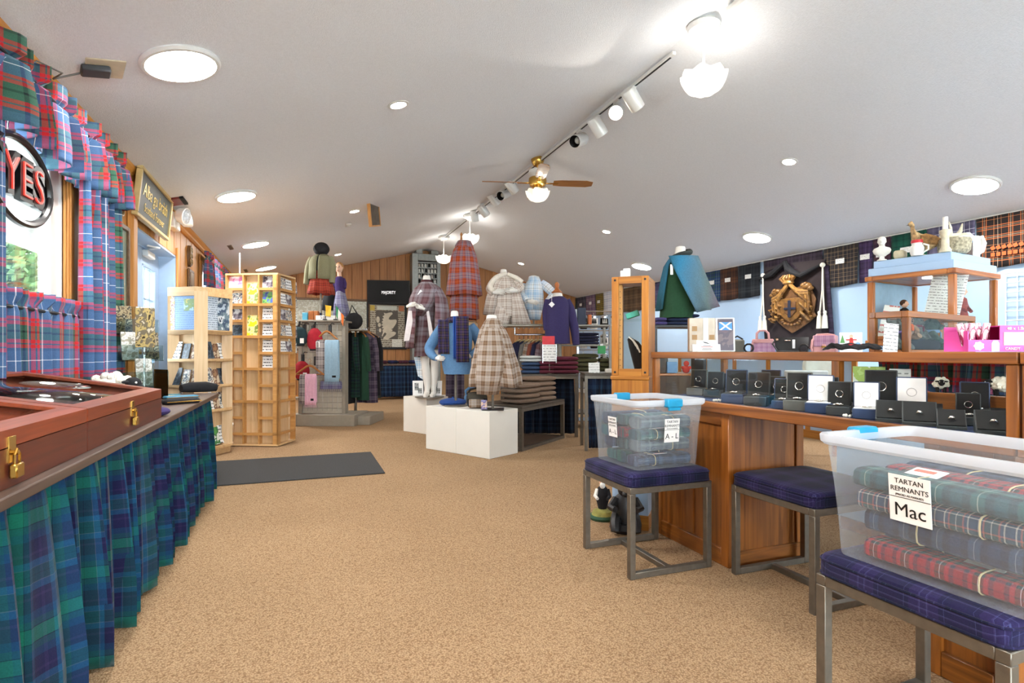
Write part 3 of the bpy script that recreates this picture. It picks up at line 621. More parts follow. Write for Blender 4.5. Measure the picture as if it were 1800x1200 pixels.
def case(y0,y1,label):
    x0,x1=-1.24,-.655; zf,zb=.885,.985; t=thing('display_case',label,'display case',((x0+x1)/2,(y0+y1)/2,.7455))
    zt=lambda x:zf+(zb-zf)*(x1-x)/(x1-x0)
    def body(z_lo,z_hi_off,th=.018):
        b=wmb(t); zl=lambda x:z_lo; zh=lambda x:zt(x)+z_hi_off
        for a,c in((x1-th,x1),(x0,x0+th)): b.add([(a,y0,z_lo),(c,y0,z_lo),(c,y1,z_lo),(a,y1,z_lo),(a,y0,zh(a)),(c,y0,zh(c)),(c,y1,zh(c)),(a,y1,zh(a))],[(0,3,2,1),(4,5,6,7),(0,1,5,4),(2,3,7,6),(1,2,6,5),(0,4,7,3)])
        for a,c in((y0,y0+th),(y1-th,y1)): b.add([(x0+th,a,z_lo),(x1-th,a,z_lo),(x1-th,c,z_lo),(x0+th,c,z_lo),(x0+th,a,zh(x0+th)),(x1-th,a,zh(x1-th)),(x1-th,c,zh(x1-th)),(x0+th,c,zh(x0+th))],[(0,3,2,1),(4,5,6,7),(0,1,5,4),(2,3,7,6),(1,2,6,5),(0,4,7,3)])
        return b
    b=body(.746,-.045); b.box(x0+.01,y0+.01,.748,x1-.01,y1-.01,.758); b.build('body',mahX,t,smooth=False)
    b=wmb(t); b.box(x0+.02,y0+.02,.758,x1-.02,y1-.02,.764); b.build('lining',felt,t)
    b=wmb(t)
    def bar(xa,xb,ya,yb):
        b.add([(xa,ya,zt(xa)-.042),(xb,ya,zt(xb)-.042),(xb,yb,zt(xb)-.042),(xa,yb,zt(xa)-.042),(xa,ya,zt(xa)),(xb,ya,zt(xb)),(xb,yb,zt(xb)),(xa,yb,zt(xa))],[(0,3,2,1),(4,5,6,7),(0,1,5,4),(2,3,7,6),(1,2,6,5),(0,4,7,3)])
    bar(x1-.06,x1,y0,y1); bar(x0,x0+.06,y0,y1); bar(x0+.06,x1-.06,y0,y0+.06); bar(x0+.06,x1-.06,y1-.06,y1)
    o=b.build('lid',mahE,t,smooth=False)
    b=wmb(t); g=.055; q=-.012
    b.add([(x0+g,y0+g,zt(x0+g)+q),(x1-g,y0+g,zt(x1-g)+q),(x1-g,y1-g,zt(x1-g)+q),(x0+g,y1-g,zt(x0+g)+q)],[(0,1,2,3)],[[(0,0),(1,0),(1,1),(0,1)]])
    gp=b.build('pane',glass('case_glass',(240,244,242),1.6),o); m=gp.modifiers.new('s','SOLIDIFY'); m.thickness=.003
    for yy in((y0+y1)/2,):
        lk=wmb(t); lk.box(x1-.001,yy-.018,.805,x1+.004,yy+.018,.868,.001); lk.cyl((x1+.003,yy,.828),(x1+.016,yy,.828),.006,n=8); h=lk.build('hasp',brass,t)
        lk=wmb(t); lk.box(x1+.004,yy-.02,.768,x1+.02,yy+.02,.802,.003); lk.tube([(x1+.012,yy-.013,.8),(x1+.012,yy-.013,.824),(x1+.012,yy,.836),(x1+.012,yy+.013,.824),(x1+.012,yy+.013,.8)],.0032,6); lk.build('padlock',brass,h)
    return t
case(2.19,3.2,'mahogany display case with slanted glass lid, farther of the two on the table')
case(1.17,2.18,'mahogany display case with slanted glass lid, nearer of the two, cut by left edge')
for k,(x,y,w_,d,c,l) in enumerate(((-1.0,2.0,.16,.12,(235,235,230),'white card lying in the nearer mahogany case'),(-.85,1.75,.12,.1,(90,90,140),'violet blue card lying in the nearer mahogany case'),(-.95,2.7,.2,.14,(120,60,60),'dull red booklet lying in the farther mahogany case'),(-.85,3.0,.1,.14,(200,196,180),'cream card lying in the farther mahogany case by its far end'))):
    o=MB().box(-w_/2,-d/2,0,w_/2,d/2,.008,.002).build('display_card',mat('card_%d_%d_%d'%c,c,.5),None,(x,y,.7645),.3*k); tag(o,l,'card')
# sheep plush
wool=mat('cream_wool',(226,220,204),1,0,.08,60,bump=.6,bscale=90)
def sheep(loc,rz,s,label,body=wool):
    t=thing('toy_sheep',label,'soft toy',loc,rz); rnd=random.Random(4)
    b=MB(Matrix.Diagonal((s,s,s,1)))
    b.ball((0,0,.55),(.5,.38,.36),14,10)
    for q in range(26):
        a=rnd.random()*6.28; e=rnd.uniform(-.5,1.3); b.ball((.46*math.cos(a)*math.cos(e),.35*math.sin(a)*math.cos(e),.55+.33*math.sin(e)),.12,7,5)
    b.build('fleece',body,t)
    b=MB(Matrix.Diagonal((s,s,s,1))); b.ball((.55,0,.62),(.22,.17,.2),12,8); b.ball((.72,0,.54),(.12,.11,.1),10,6); 
    for q in(-1,1): b.ball((.5,q*.21,.7),(.06,.13,.045),8,6)
    b.build('head',black,t)
    for x_ in(-.28,.28):
        for q in(-1,1): b=MB(Matrix.Diagonal((s,s,s,1))); b.tube([(x_,q*.18,.35),(x_,q*.18,.0)],[.09,.07],8); b.build('leg',black,t)
    for q in(-1,1): b=MB(Matrix.Diagonal((s,s,s,1))); b.ball((.7,q*.1,.68),.03,6,5); b.build('eye',white,t)
    return t
p=PX(196,660,-1.02); sheep((p.x,p.y,.7455),math.radians(-20),.22,'cream toy sheep with black head behind the mahogany case')
# acrylic leaflet stand on the table end
acr=glass('acrylic',(225,232,230),1.2); bro1=prnt('brochure_brown',[(96,80,58),(150,136,104),(60,56,44),(190,184,160)],30); bro2=prnt('brochure_pale',[(190,190,180),(220,220,212),(160,156,140),(140,150,130)],26)
t=thing('leaflet_stand','clear acrylic tiered leaflet stand on the far end of the left table','leaflet stand',(-1.06,4.5,.7455),math.radians(35))
b=MB(); b.box(-.14,-.13,0,.14,.1,.006); b.box(-.14,.09,0,.14,.096,.64); 
for z,y in((.08,-.1),(.26,-.03),(.44,.04)): b.box(-.14,y-.025,z,.14,y-.021,z+.11); b.box(-.14,y-.025,z,.14,y+.03,z+.004)
for s in(-.14,.137): b.box(s,-.12,0,s+.003,.09,.2)
b.build('tray',acr,t)
for k,(x,z,y,m,l) in enumerate(((-.07,.45,.035,bro1,'brown leaflet in the top left pocket of the acrylic stand'),(.06,.45,.035,bro2,'pale leaflet in the top right pocket of the acrylic stand'),(-.06,.27,-.035,bro2,'pale leaflet in the middle pocket of the acrylic stand'),(.07,.27,-.035,bro1,'brown leaflet in the middle pocket of the acrylic stand'),(0,.09,-.105,bro2,'pale leaflet in the bottom pocket of the acrylic stand'))):
    M=T(t.location)@RZ(t.rotation_euler.z)@T((x,y,z)); o=MB(R(-8,'X')).box(-.05,-.006,0,.05,.006,.19,.001).build('leaflet',m,None,M.translation,t.rotation_euler.z); tag(o,l,'leaflet')
p=PX(254,612,-.98); o=MB(); o.box(-.055,-.004,0,0,.004,.26).box(-.002,-.004,0,.05,.03,.26); o=o.build('standing_card',prnt('brochure_tan',[(60,52,40),(190,168,110),(120,110,90),(210,200,176)],22),None,(p.x,p.y,1.1),math.radians(-15)); tag(o,'tall tan card held up above the acrylic stand beside the door','card')
o=MB().cyl((0,0,0),(0,0,.352),.006,n=8).cyl((0,0,0),(0,0,.01),.05).build('card_stand',acr,None,(p.x,p.y,.7455)); tag(o,'thin clear stand holding the tall tan card on table','stand')
# wallets and pouch
def wallet(px,py,w_,d,h,rz,m,label,zoff=0):
    p=PZ(px,py,.7455); t=thing('wallet',label,'wallet',(p.x,p.y,.7455+zoff),rz)
    MB().box(-w_/2,-d/2,0,w_/2,d/2,h,h*.35).build('body',m,t); b=MB(); b.tube([(-w_/2-.001,-d/2-.001,h/2),(w_/2+.001,-d/2-.001,h/2),(w_/2+.001,d/2+.001,h/2)],.003,6); b.build('zip',brass,t); return t
wallet(318,700,.2,.1,.02,.5,mat('turquoise_leather',(58,128,160),.5),'turquoise blue wallet on the table end, behind the black wallet',.0)
wallet(318,709,.2,.1,.03,.6,black,'black zip wallet on table end, nearest the mahogany case')
wallet(300,697,.12,.1,.018,.2,mat('teal_leather',(46,110,120),.5),'small teal purse on the table end nearest the wall')
p=PZ(350,690,.7455); t=thing('pouch','black folded pouch on the far corner of the left table','pouch',(p.x,p.y,.7455),.5)
b=MB(); b.tube([(-.13,0,.04),(-.06,.01,.045),(.05,0,.045),(.13,0,.035)],[.03,.04,.042,.03],10); b.build('body',black,t); b=MB(); b.tube([(.12,0,.04),(.16,.03,.05),(.13,.05,.03),(.1,.04,.03)],.005,6); b.build('strap',blackp,t)
p=PZ(296,722,.7455); o=MB().ball((0,0,.022),(.05,.05,.022)).cyl((0,0,.03),(0,0,.05),.01,n=8).build('knitted_cap',mat('purple_wool',(52,40,88),.9)); o.location=(-.68,3.28,.7455); tag(o,'small purple knitted item beside the mahogany case corner','cap')
# ================================================================== CARD RACKS
def cardpic(name,cols,sc=18): return prnt(name,cols,sc)
pics={'white':ruled('lettered_card',(236,236,234),(70,70,74),.035,.3),'grey':prnt('thistle_card',[(208,208,208),(196,196,198),(120,110,118),(60,56,66),(208,208,208)],14),'blue':prnt('bluebell_card',[(60,110,70),(120,170,90),(80,100,170),(60,80,130)],16),
 'pink':prnt('rose_card',[(240,236,236),(226,226,232),(232,180,204),(210,120,170),(240,238,238)],9),'yellow':prnt('yellow_map_book',[(246,206,40),(246,206,40),(220,210,150),(120,140,70),(246,206,40)],10),'mixed':prnt('photo_card',[(190,190,190),(90,100,110),(220,214,200),(140,120,110),(60,70,90)],20),'dark':prnt('dark_booklet',[(30,36,46),(70,84,96),(40,50,60),(150,150,150)],12),
 'green':prnt('green_booklet',[(80,150,70),(60,120,60),(220,226,216),(110,170,80)],12),'brown':prnt('kraft_booklet',[(160,120,84),(120,84,60),(200,180,150),(220,216,206)],12),'poster':prnt('blue_poster',[(96,140,190),(120,164,206),(70,104,150),(200,190,120)],6)}
def card(name,loc,rz,w_,h,m,label,lean=-10,th=.006,cat='card',group=None):
    o=MB(R(lean,'X')).box(-w_/2,-th,0,w_/2,0,h).build(name,m,None,loc,rz); return tag(o,label,cat,group)
# tall rack
rz2=-TH-math.radians(5); c2=PW(442,785,6.28); 
t=thing('card_rack','tall pale plywood card rack with many small pockets','card rack',(c2.x,c2.y,0),rz2); Zt=1.955; hw=.31; dp=.42
RM=T(t.location)@RZ(rz2)
b=MB(); b.box(-hw+.06,.06,0,hw-.06,dp-.06,Zt-.01); b.build('core',plyZ,t)
MB().box(-hw,0,Zt-.02,hw,dp,Zt).build('top_board',plyX,t); MB().box(-hw,0,0.01,hw,dp,.03).build('bottom_board',plyX,t)
cols=[(-hw,-.1),(-.1,.085),(.085,hw)]
for x in(-hw,-.1,.085,hw-.016): MB().box(x-(.008 if -hw<x<hw-.02 else 0),0,.03,x+(.008 if -hw<x<hw-.02 else .016),.06,Zt-.02).build('upright',plyE,t)
for y in(.0,dp-.016): MB().box(hw-.06,y,.03,hw,y+.016,Zt-.02).build('upright',plyE,t)
rows=[1.07-(yy-618)*6.28/980 for yy in(510,537.6,566,594,622.6,650.6,680,708,736.6,765)]
for r,z in enumerate(rows):
    for ci,(xa,xb) in enumerate(cols):
        if ci==1 and r%2==0: continue
        MB().box(xa+.008,.0,z,xb-.008,.06,z+.01).box(xa+.008,0,z+.01,xb-.008,.006,z+.03).build('pocket_shelf',plyE,t)
    MB().box(hw-.06,.016,z,hw,dp-.016,z+.01).box(hw-.006,.016,z+.01,hw,dp-.016,z+.03).build('pocket_shelf',plyE,t)
def onr(x,y,z): return RM@Vector((x,y,z))
for r,k in enumerate(['grey','blue','white','white','white','white']):
    card('greeting_card',onr(.19,.045,rows[r]+.012),rz2,.17,.15,pics[k],{'grey':'grey card with dark thistle, right column top row of the tall rack','blue':'blue and green picture card, right column second row of the tall rack'}.get(k,'white lettered card, right column %s row of the tall rack'%ORD[r]),-6)
card('greeting_card',onr(-.205,.045,rows[0]+.012),rz2,.18,.15,pics['pink'],'white card with pink flower, left column top row of the tall rack',-6)
for r,k in((1,'mixed'),(2,'grey'),(3,'dark')): card('greeting_card',onr(-.2,.045,rows[r]+.012),rz2,.17,.14,pics[k],'%s card, left column %s row of the tall rack'%({'mixed':'photo','grey':'grey thistle','dark':'dark'}[k],ORD[r]),-6)
for r,l in((1,'upper'),(3,'lower')): card('map_book',onr(-.012,.045,rows[r]+.012),rz2,.125,.25,pics['yellow'],'yellow covered map book, %s of the two in the tall rack'%l,-5,.012,'book')
for r in range(5):
    for q in range(3):
        m=['mixed','white','grey'][(r+q)%3]; card('greeting_card',onr(hw-.012-.012*q,.14+.16*q,rows[r]+.012),rz2+math.pi/2,.14,.14,pics[m],'card in right side of the tall rack, %s row, %s from the front'%(ORD[r],ORD[q]),-6)
# short rack
rz1=math.radians(-36); t=thing('brochure_rack','shorter pale plywood rack with posters on top and brochure pockets','brochure rack',(-.995,6.6,0),rz1); RM=T(t.location)@RZ(rz1)
a,cq,Z1=.25,.085,1.72; oct_=[(-a+cq,-a),(a-cq,-a),(a,-a+cq),(a,a-cq),(a-cq,a),(-a+cq,a),(-a,a-cq),(-a,-a+cq)]
def octp(b,z0,z1,s=1): return b.rings([[(x*s,y*s,z) for x,y in oct_] for z in(z0,z1)],True,True,True)
octp(MB(),.075,.1).build('bottom_board',plyX,t,smooth=False); octp(MB(),Z1-.045,Z1).build('top_board',plyX,t,smooth=False); MB().box(-.2,-.2,0,.2,.2,.075,.006).build('base',plyX,t)
for i in(1,3,5,7):
    p0,p1=Vector(oct_[i]+(0,)),Vector(oct_[(i+1)%8]+(0,)); b=MB(); ins=Vector((0,0,0))-(p0+p1)/2; ins=ins.normalized()*.1
    b.rings([[(q.x,q.y,z) for q in(p0,p1,p1+ins,p0+ins)] for z in(.1,Z1-.045)],True,True,True); b.build('corner_panel',plyZ,t,smooth=False)
MB().box(-a+.1,-a+.1,.1,a-.1,a-.1,Z1-.045).build('core',plyZ,t)
rz=[1.245,.965,.70,.45]
for f,ang in(('left',0),('right',90),('rear',180),('wall',270)):
    for z in rz: b=MB(R(ang,'Z')); b.box(-a+cq,-a,z,a-cq,-a+.1,z+.012); b.box(-a+cq,-a,z-.0,a-cq,-a+.008,z+.035); b.build('shelf',plyX,t)
    b=MB(R(ang,'Z')); b.box(-a+cq,-a,Z1-.09,a-cq,-a+.01,Z1-.045); b.build('poster_rail',plyX,t); b=MB(R(ang,'Z')); b.box(-a+cq,-a,1.245,a-cq,-a+.01,1.29); b.build('poster_rail',plyX,t)
    b=MB(R(ang,'Z')); b.box(-a+cq,-a+.02,1.29,a-cq,-a+.03,Z1-.09); o=b.build('poster',ruled('poster_blue',(116,146,186),(84,110,152),.022,.3) if f=='left' else prnt('poster_collage',[(170,186,200),(60,80,104),(110,130,140),(200,206,210),(40,56,76)],9),t)
    if f in('left','right'):
        b=MB(R(ang,'Z')); 
        if f=='left': b.box(-a+cq,-a+.018,1.29,-a+cq+.07,-a+.02,Z1-.09); b.build('poster_strip',prnt('poster_photos',[(230,150,60),(200,110,60),(240,230,210),(120,70,60),(160,160,140)],22),t); b=MB(R(ang,'Z')); b.box(.02,-a+.017,1.48,a-cq-.01,-a+.02,1.6); b.build('poster_picture',prnt('field_picture',[(190,170,80),(120,140,90),(150,180,200)],10),t)
        else: b.box(-a+cq,-a+.018,1.29,-.02,-a+.02,Z1-.09); b.build('poster_strip',ruled('poster_text',(186,198,210),(90,104,120),.022,.35),t)
    if f in('left','right'):
        names=[['white','dark','brown'],['dark','mixed','brown'],['mixed','white','brown'],['white','green','green']]
        for r,z0 in enumerate([.977,.712,.462,.112]):
            for q in range(3):
                x=-.095+.095*q; k=names[r][(q+(1 if f=='right' else 0))%3]
                l=RM@RZ(math.radians(ang))@Vector((x,-a+.03+.016*q,z0)); card('brochure',l,rz1+math.radians(ang),.09,.2-.02*(q%2),pics[k],'%s brochure, %s from left in %s row, %s face of the shorter rack'%({'white':'white lettered','dark':'dark','brown':'brown','mixed':'photo','green':'green'}[k],ORD[q],ORD[r],f),-14,.008,'brochure')
o=MB().cyl((0,0,0),(0,0,2.52),.012,n=8).cyl((0,0,0),(0,0,.02),.15).ball((0,0,2.12),.02).build('pole_stand',whitem); p=PW(421,480,8.2); o.location=(p.x,p.y,0); tag(o,'thin white pole rising behind the tall card rack','pole')
# rug
rugm=mat('charcoal_mat',(58,58,58),.95,0,.35,160,bump=.4,bscale=160)
o=MB().box(-1.12,4.97,0,.68,6.06,.012,.005).build('door_mat',rugm,None); tag(o,'dark charcoal entrance mat on the carpet','mat')
# ================================================================== BACK WALL THINGS
def backthing(name,label,cat,px,py,dy=.01): p=PY(px,py,YB-dy); return thing(name,label,cat,p,0),p
def kof(p): return (p.x*st+p.y*ct)/FP
def mapframe(x0,x1,y0,y1,label,prm,scot):
    t,p=backthing('framed_map',label,'framed map',(x0+x1)/2,(y0+y1)/2); k=kof(p); w_,h_=(x1-x0)*k/ct/2,(y1-y0)*k/2
    for a in((-w_-.05,-h_-.05,-w_,h_+.05),(w_,-h_-.05,w_+.05,h_+.05)): MB().box(a[0],-.04,a[1],a[2],0,a[3],.006).build('frame_side',darkm if scot else ironw,t)
    for a in((-w_,-h_-.05,w_,-h_),(-w_,h_,w_,h_+.05)): MB().box(a[0],-.04,a[1],a[2],0,a[3],.006).build('frame_side',darkm if scot else ironw,t)
    o=MB().box(-w_,-.02,-h_,w_,-.006,h_).build('print',prm,t); MB().box(-w_,-.028,-h_,w_,-.025,h_).build('pane',clear,t)
    return t,w_,h_
crestp=ruled('crest_rows',(178,166,150),(104,86,72),.05,.5)
t,w_,h_=mapframe(651,709,536,610,'framed clan map of Scotland on the pine wall below the television',crestp,True)
MB().box(-w_*.62,-.022,-h_*.62,w_*.62,-.02,h_*.72).build('sea',mat('map_sea',(92,84,78),.5),t)
land=mat('map_land',(206,190,172),.5,0,.15,5); sc=[(-.2,.63),(-.08,.6),(.05,.64),(.2,.66),(.24,.58),(.14,.5),(.06,.4),(.04,.33),(.12,.3),(.26,.31),(.4,.32),(.44,.25),(.4,.12),(.32,0),(.25,-.1),(.16,-.14),(.24,-.18),(.2,-.24),(.1,-.25),(.3,-.26),(.4,-.3),(.38,-.38),(.3,-.46),(.18,-.52),(.06,-.6),(-.02,-.66),(-.1,-.64),(-.16,-.6),(-.2,-.66),(-.22,-.56),(-.12,-.46),(-.06,-.36),(-.14,-.3),(-.2,-.36),(-.26,-.5),(-.3,-.46),(-.24,-.3),(-.26,-.18),(-.18,-.12),(-.3,-.1),(-.22,0),(-.32,.04),(-.24,.12),(-.3,.2),(-.22,.26),(-.28,.34),(-.18,.38),(-.26,.46),(-.16,.52)]
MB().plate([(x*w_*1.15+.02,z*h_) for x,z in sc],-.0235,-.022).build('land',land,t)
for q in((-.5,.3,.1,.16),(-.42,.05,.09,.1),(-.38,-.2,.07,.1)): MB().plate([((q[0]+q[2]*math.cos(a*.785))*w_,(q[1]+q[3]*math.sin(a*.785))*h_) for a in range(8)],-.0235,-.022).build('island',land,t)
MB().box(-w_*.55,-.0225,h_*.76,w_*.55,-.02,h_*.95).build('title_band',mat('map_band',(206,204,196),.5),t)
MB().box(w_*.28,-.031,-h_*.99,w_*.85,-.028,-h_*.62).build('paper_note',ruled('note_lines',(214,212,200),(140,140,130),.03,.25),t)
MB().box(-w_*.98,-.0225,h_*.72,-w_*.68,-.02,h_*.98).build('crest_left',mat('map_yellow',(190,160,70),.5),t); MB().box(w_*.66,-.0225,h_*.72,w_*.96,-.02,h_*.98).build('crest_right',mat('map_orange',(190,110,70),.5),t)
mapframe(512,640,528,612,'large framed clan map half hidden behind the kilt display',prnt('clan_map_print',[(186,182,172),(200,198,190),(166,158,148),(176,168,152),(160,156,146)],30),False)
# television
t,p=backthing('television','wall television on a tilting arm, black screen with white lettering','television',683,513,.2); k=kof(p); t.rotation_euler=(math.radians(4),0,math.radians(-13))
MB().box(-37*k,-.0,-20.5*k,37*k,.05,20.5*k,.008).build('casing',blackp,t); MB().box(-36*k,-.004,-19*k,36*k,0,19.6*k).build('screen',mat('tv_screen',(5,5,6),.3,spec=.2),t)
text(t,'MAJORITY',T((0,-.006,-.015))@UP,.1,mat('screen_lettering',(235,235,235),.5,emit=(255,255,255),es=.5),sx=.7)
b=MB(); b.box(-.1,.05,-.1,.1,.08,.1); b.box(-.03,.08,-.03,.03,.16,.03); b.build('bracket',darkm,t)
# spool cabinet column
t,p=backthing('spool_cabinet','tall grey metal spool cabinet reaching the roof beside the television','cabinet',752,470,.34); k=kof(p); x0,x1=-17*k,17*k; zt=ceil_z(p.x)-.14-p.z; zb=-p.z
t.location.z=0; zt+=p.z; 
galv=mat('galvanised_steel',(132,136,134),.45,.6,.1,20)
MB().box(x0-.14,.0,0,x0,.3,zt,.004).build('side_panel',galv,t); MB().box(x1,.0,0,x1+.08,.3,zt,.004).build('side_panel',galv,t); MB().box(x0,.26,0,x1,.3,zt).build('back_panel',darkm,t); MB().box(x0,0,zt-.16,x1,.26,zt,.004).build('top_panel',galv,t)
MB().box(x0-.05,-.03,zt,x0+.1,.2,zt+.1).box(x1-.15,-.03,zt,x1+.02,.2,zt+.08).build('ceiling_bracket',galv,t)
zt2=zt-.2; cols_,rws=6,8; ch=.125; cw=(x1-x0)/cols_
for c_ in range(cols_+1): MB().box(x0+c_*cw-.008,.02,zt2-ch*16,x0+c_*cw+.008,.24,zt2).build('divider',galv,t)
for r in range(17): MB().box(x0,.02,zt2-r*ch-.012,x1,.24,zt2-r*ch+.012).build('shelf',galv,t)
spool=MB(); spool.lathe([(.03,0),(.03,.01),(.018,.012),(.02,.06),(.006,.09)],8); so=None
for r in range(1,9):
    for c_ in range(cols_):
        if (r*7+c_*3)%4==0: continue
        if so is None: o=spool.build('thread_spool',white,None); so=o
        else: o=so.copy(); COL.objects.link(o)
        o.location=(p.x+x0+(c_+.5)*cw,p.y+.06,zt2-r*ch+.0125); tag(o,'small pale spool in the %s shelf row, %s from left, of the grey cabinet'%(ORD[r],ORD[c_]),'spool','spools in the grey cabinet')
# back skirted table with folded cloths
t_back=tartan('dark_blue_tartan',[((22,36,62),8),((36,58,84),4),((18,28,44),6),((46,74,100),2)],.34)
y0=12.62; xa,xb=PY(640,690,y0).x,PY(742,690,y0).x
t=thing('skirted_table','low table with dark blue tartan skirt against the back wall','table',((xa+xb)/2,y0+.3,0))
b=wmb(t); b.box(xa,y0,.76,xb,YB-.05,.8,.004); b.build('table_top',topw,t); b=wmb(t); pleats(b,(xa,y0+.02),(xb,y0+.02),.06,.758,12,.006,.018,1.4,31,10); cloth(b.build('skirt',t_back,t))
for x in(xa+.05,xb-.1): b=wmb(t); b.box(x,y0+.1,0,x+.05,y0+.15,.76); b.build('leg',pineZ,t)
t_mar=tartan('maroon_tartan',[((70,30,44),6),((44,26,40),3),((120,60,70),1),((40,50,60),3)],.12)
for q in range(5):
    x=xa+.06+(xb-xa-.1)*q/5; o=MB().box(0,0,0,(xb-xa)/5-.03,.3,.075,.03).build('folded_cloth',t_mar if q%2 else t_navy,None,(x,y0+.03,.8005)); tag(o,'folded dark tartan length, %s from left on the back table'%ORD[q],'folded cloth')
# ================================================================== FIGURE HELPERS (camera-plane aligned local axes, sizes from picture scale at real depth)
class Fig:
    def __init__(s,name,label,cat,px,py,w,rz=None,z0=None):
        p=PW(px,py,w); s.k=w/FP; s.px=px; s.py=py; s.base=p
        if z0 is not None: s.py=HZ-(z0-HC)*FP/w; p.z=z0
        s.t=thing(name,label,cat,p,-TH if rz is None else rz)
    def x(s,px): return (px-s.px)*s.k
    def z(s,py): return (s.py-py)*s.k
    def p(s,px,py,y=0): return Vector((s.x(px),y,s.z(py)))
    def garment(s,name,m,rows,n=48,a0=0,a1=360,parent=None,th=.004,capt=False,capb=False,seed=1,yo=0):
        # rows: (py, pxL, pxR, half depth, fold amplitude, fold count)
        b=MB(); Rg=[]; closed=(a1-a0>=359); rnd=random.Random(seed); ph=rnd.random()*6
        for py,l,r,ry,fa,fn in rows:
            cx=s.x((l+r)/2); rx=(r-l)/2*s.k; ring=[]
            for i in range(n if closed else n+1):
                a=math.radians(a0+(a1-a0)*i/n-90); f=1+fa*math.sin(fn*a+ph)+fa*.5*math.sin((fn*2+1)*a+1)
                c_,s_=math.cos(a),math.sin(a); e=.82
                ring.append((cx+rx*f*math.copysign(abs(c_)**e,c_),yo+ry*f*math.copysign(abs(s_)**e,s_),s.z(py)+fa*.6*ry*math.sin(fn*a*.5+ph)))
            Rg.append(ring)
        b.rings(Rg,closed,capb,capt); o=b.build(name,m,parent or s.t,ang=60)
        if not(capt or capb): cloth(o,th)
        return o
    def limb(s,name,m,pts,rad,parent=None,n=12):
        b=MB(); q=[s.p(a,c,y) for a,c,y in pts]; 
        P=[];Rr=[]
        for i in range(len(q)-1):
            for j in range(4):
                f=j/4; p0=q[max(i-1,0)];p3=q[min(i+2,len(q)-1)]; a=q[i];c=q[i+1]
                P.append(.5*((2*a)+(c-p0)*f+(2*p0-5*a+4*c-p3)*f*f+(3*a-p0-3*c+p3)*f**3)); Rr.append((rad[i]*(1-f)+rad[i+1]*f)*s.k)
        P.append(q[-1]);Rr.append(rad[-1]*s.k); b.tube(P,Rr,n); return b.build(name,m,parent or s.t,ang=60)
    def hand(s,px,py,y,dirx,dirz=0,size=.16,dy=-.2,parent=None,roll=0):
        d=Vector((dirx,dy,dirz)).normalized(); up=Vector((0,0,1)); sd=d.cross(up).normalized() if abs(d.z)<.9 else Vector((1,0,0)); up=sd.cross(d)
        o=s.p(px,py,y); b=MB(); L=size
        g=lambda a,c,e:o+d*a*L+sd*c*L+up*e*L
        b.tube([g(-.15,0,0),g(.1,0,0),g(.3,0,.0),g(.48,0,-.01)],[.13*L,.17*L,.21*L,.17*L],10)
        for q in range(4):
            e=(q-1.5)*.1; l=[.36,.46,.42,.32][q]; b.tube([g(.42,.02,-e),g(.42+l*.5,.03,-e*1.15),g(.42+l*.85,-.06,-e*1.15),g(.42+l,-.16,-e*1.1)],[.062*L,.055*L,.048*L,.038*L],7)
        b.tube([g(.1,-.05,.14),g(.26,-.14,.24),g(.44,-.16,.25)],[.07*L,.06*L,.045*L],7)
        return b.build('hand',mann,parent or s.t)
    def neck(s,py0,py1,pxc,wpx,m=None,knob=False):
        b=MB(); k=s.k; h=s.z(py1)-s.z(py0); r=wpx*k/2; c=(s.x(pxc),0,s.z(py0)); b.lathe([(r*1.25,0),(r*1.0,h*.3),(r*.9,h*.8),(r*.82,h*.95),(r*.5,h)],20,c); o=b.build('neck',m or mann,s.t)
        return o
    def stand(s,px,py_top,z_base,r=.15,m=None,base=True):
        m=m or steel; b=MB(); x=s.x(px); zb=z_base-s.t.location.z; b.cyl((x,0,zb),(x,0,s.z(py_top)),.014,n=10); b.build('stand_pole',m,s.t)
        if base: b=MB(); b.lathe([(r,0),(r,.008),(r*.95,.014),(.02,.02)],28,(x,0,zb)); b.build('stand_base',m,s.t)
def plaid(name,c0,c1,c2,c3,size=.14): return tartan(name,[(c0,7),(c1,2),(c0,2),(c2,4),(c3,.8),(c2,3),(c1,1)],size)
p_burg=plaid('burgundy_grey_plaid',(110,78,82),(84,54,58),(138,128,134),(166,162,168),.2)
p_orng=plaid('orange_blue_plaid',(176,80,44),(128,46,30),(118,114,134),(222,156,116),.16)
p_tan=plaid('brown_cream_plaid',(134,108,86),(92,70,54),(186,172,158),(112,114,136),.1)
p_cream=plaid('cream_mauve_plaid',(196,180,166),(128,104,96),(226,216,204),(120,110,130),.1)
p_sky=plaid('sky_white_plaid',(160,190,216),(214,222,228),(224,228,230),(96,72,60),.2)
p_gry=plaid('grey_black_plaid',(130,124,126),(60,54,60),(180,176,174),(90,60,70),.12)
p_red=plaid('red_kilt_plaid',(142,50,38),(60,32,32),(160,66,48),(50,42,42),.12)
p_lav=plaid('lavender_plaid',(112,108,140),(80,76,110),(140,140,160),(60,60,80),.14)
p_dkg=tartan('dark_green_tartan',[((22,52,40),6),((16,24,30),4),((30,60,50),3),((20,26,48),5)],.16); p_dkp=plaid('dark_purple_plaid',(64,54,72),(36,32,44),(96,86,100),(120,100,110),.12)
blackcloth=mat('black_cloth',(30,28,30),.95,0,.2)
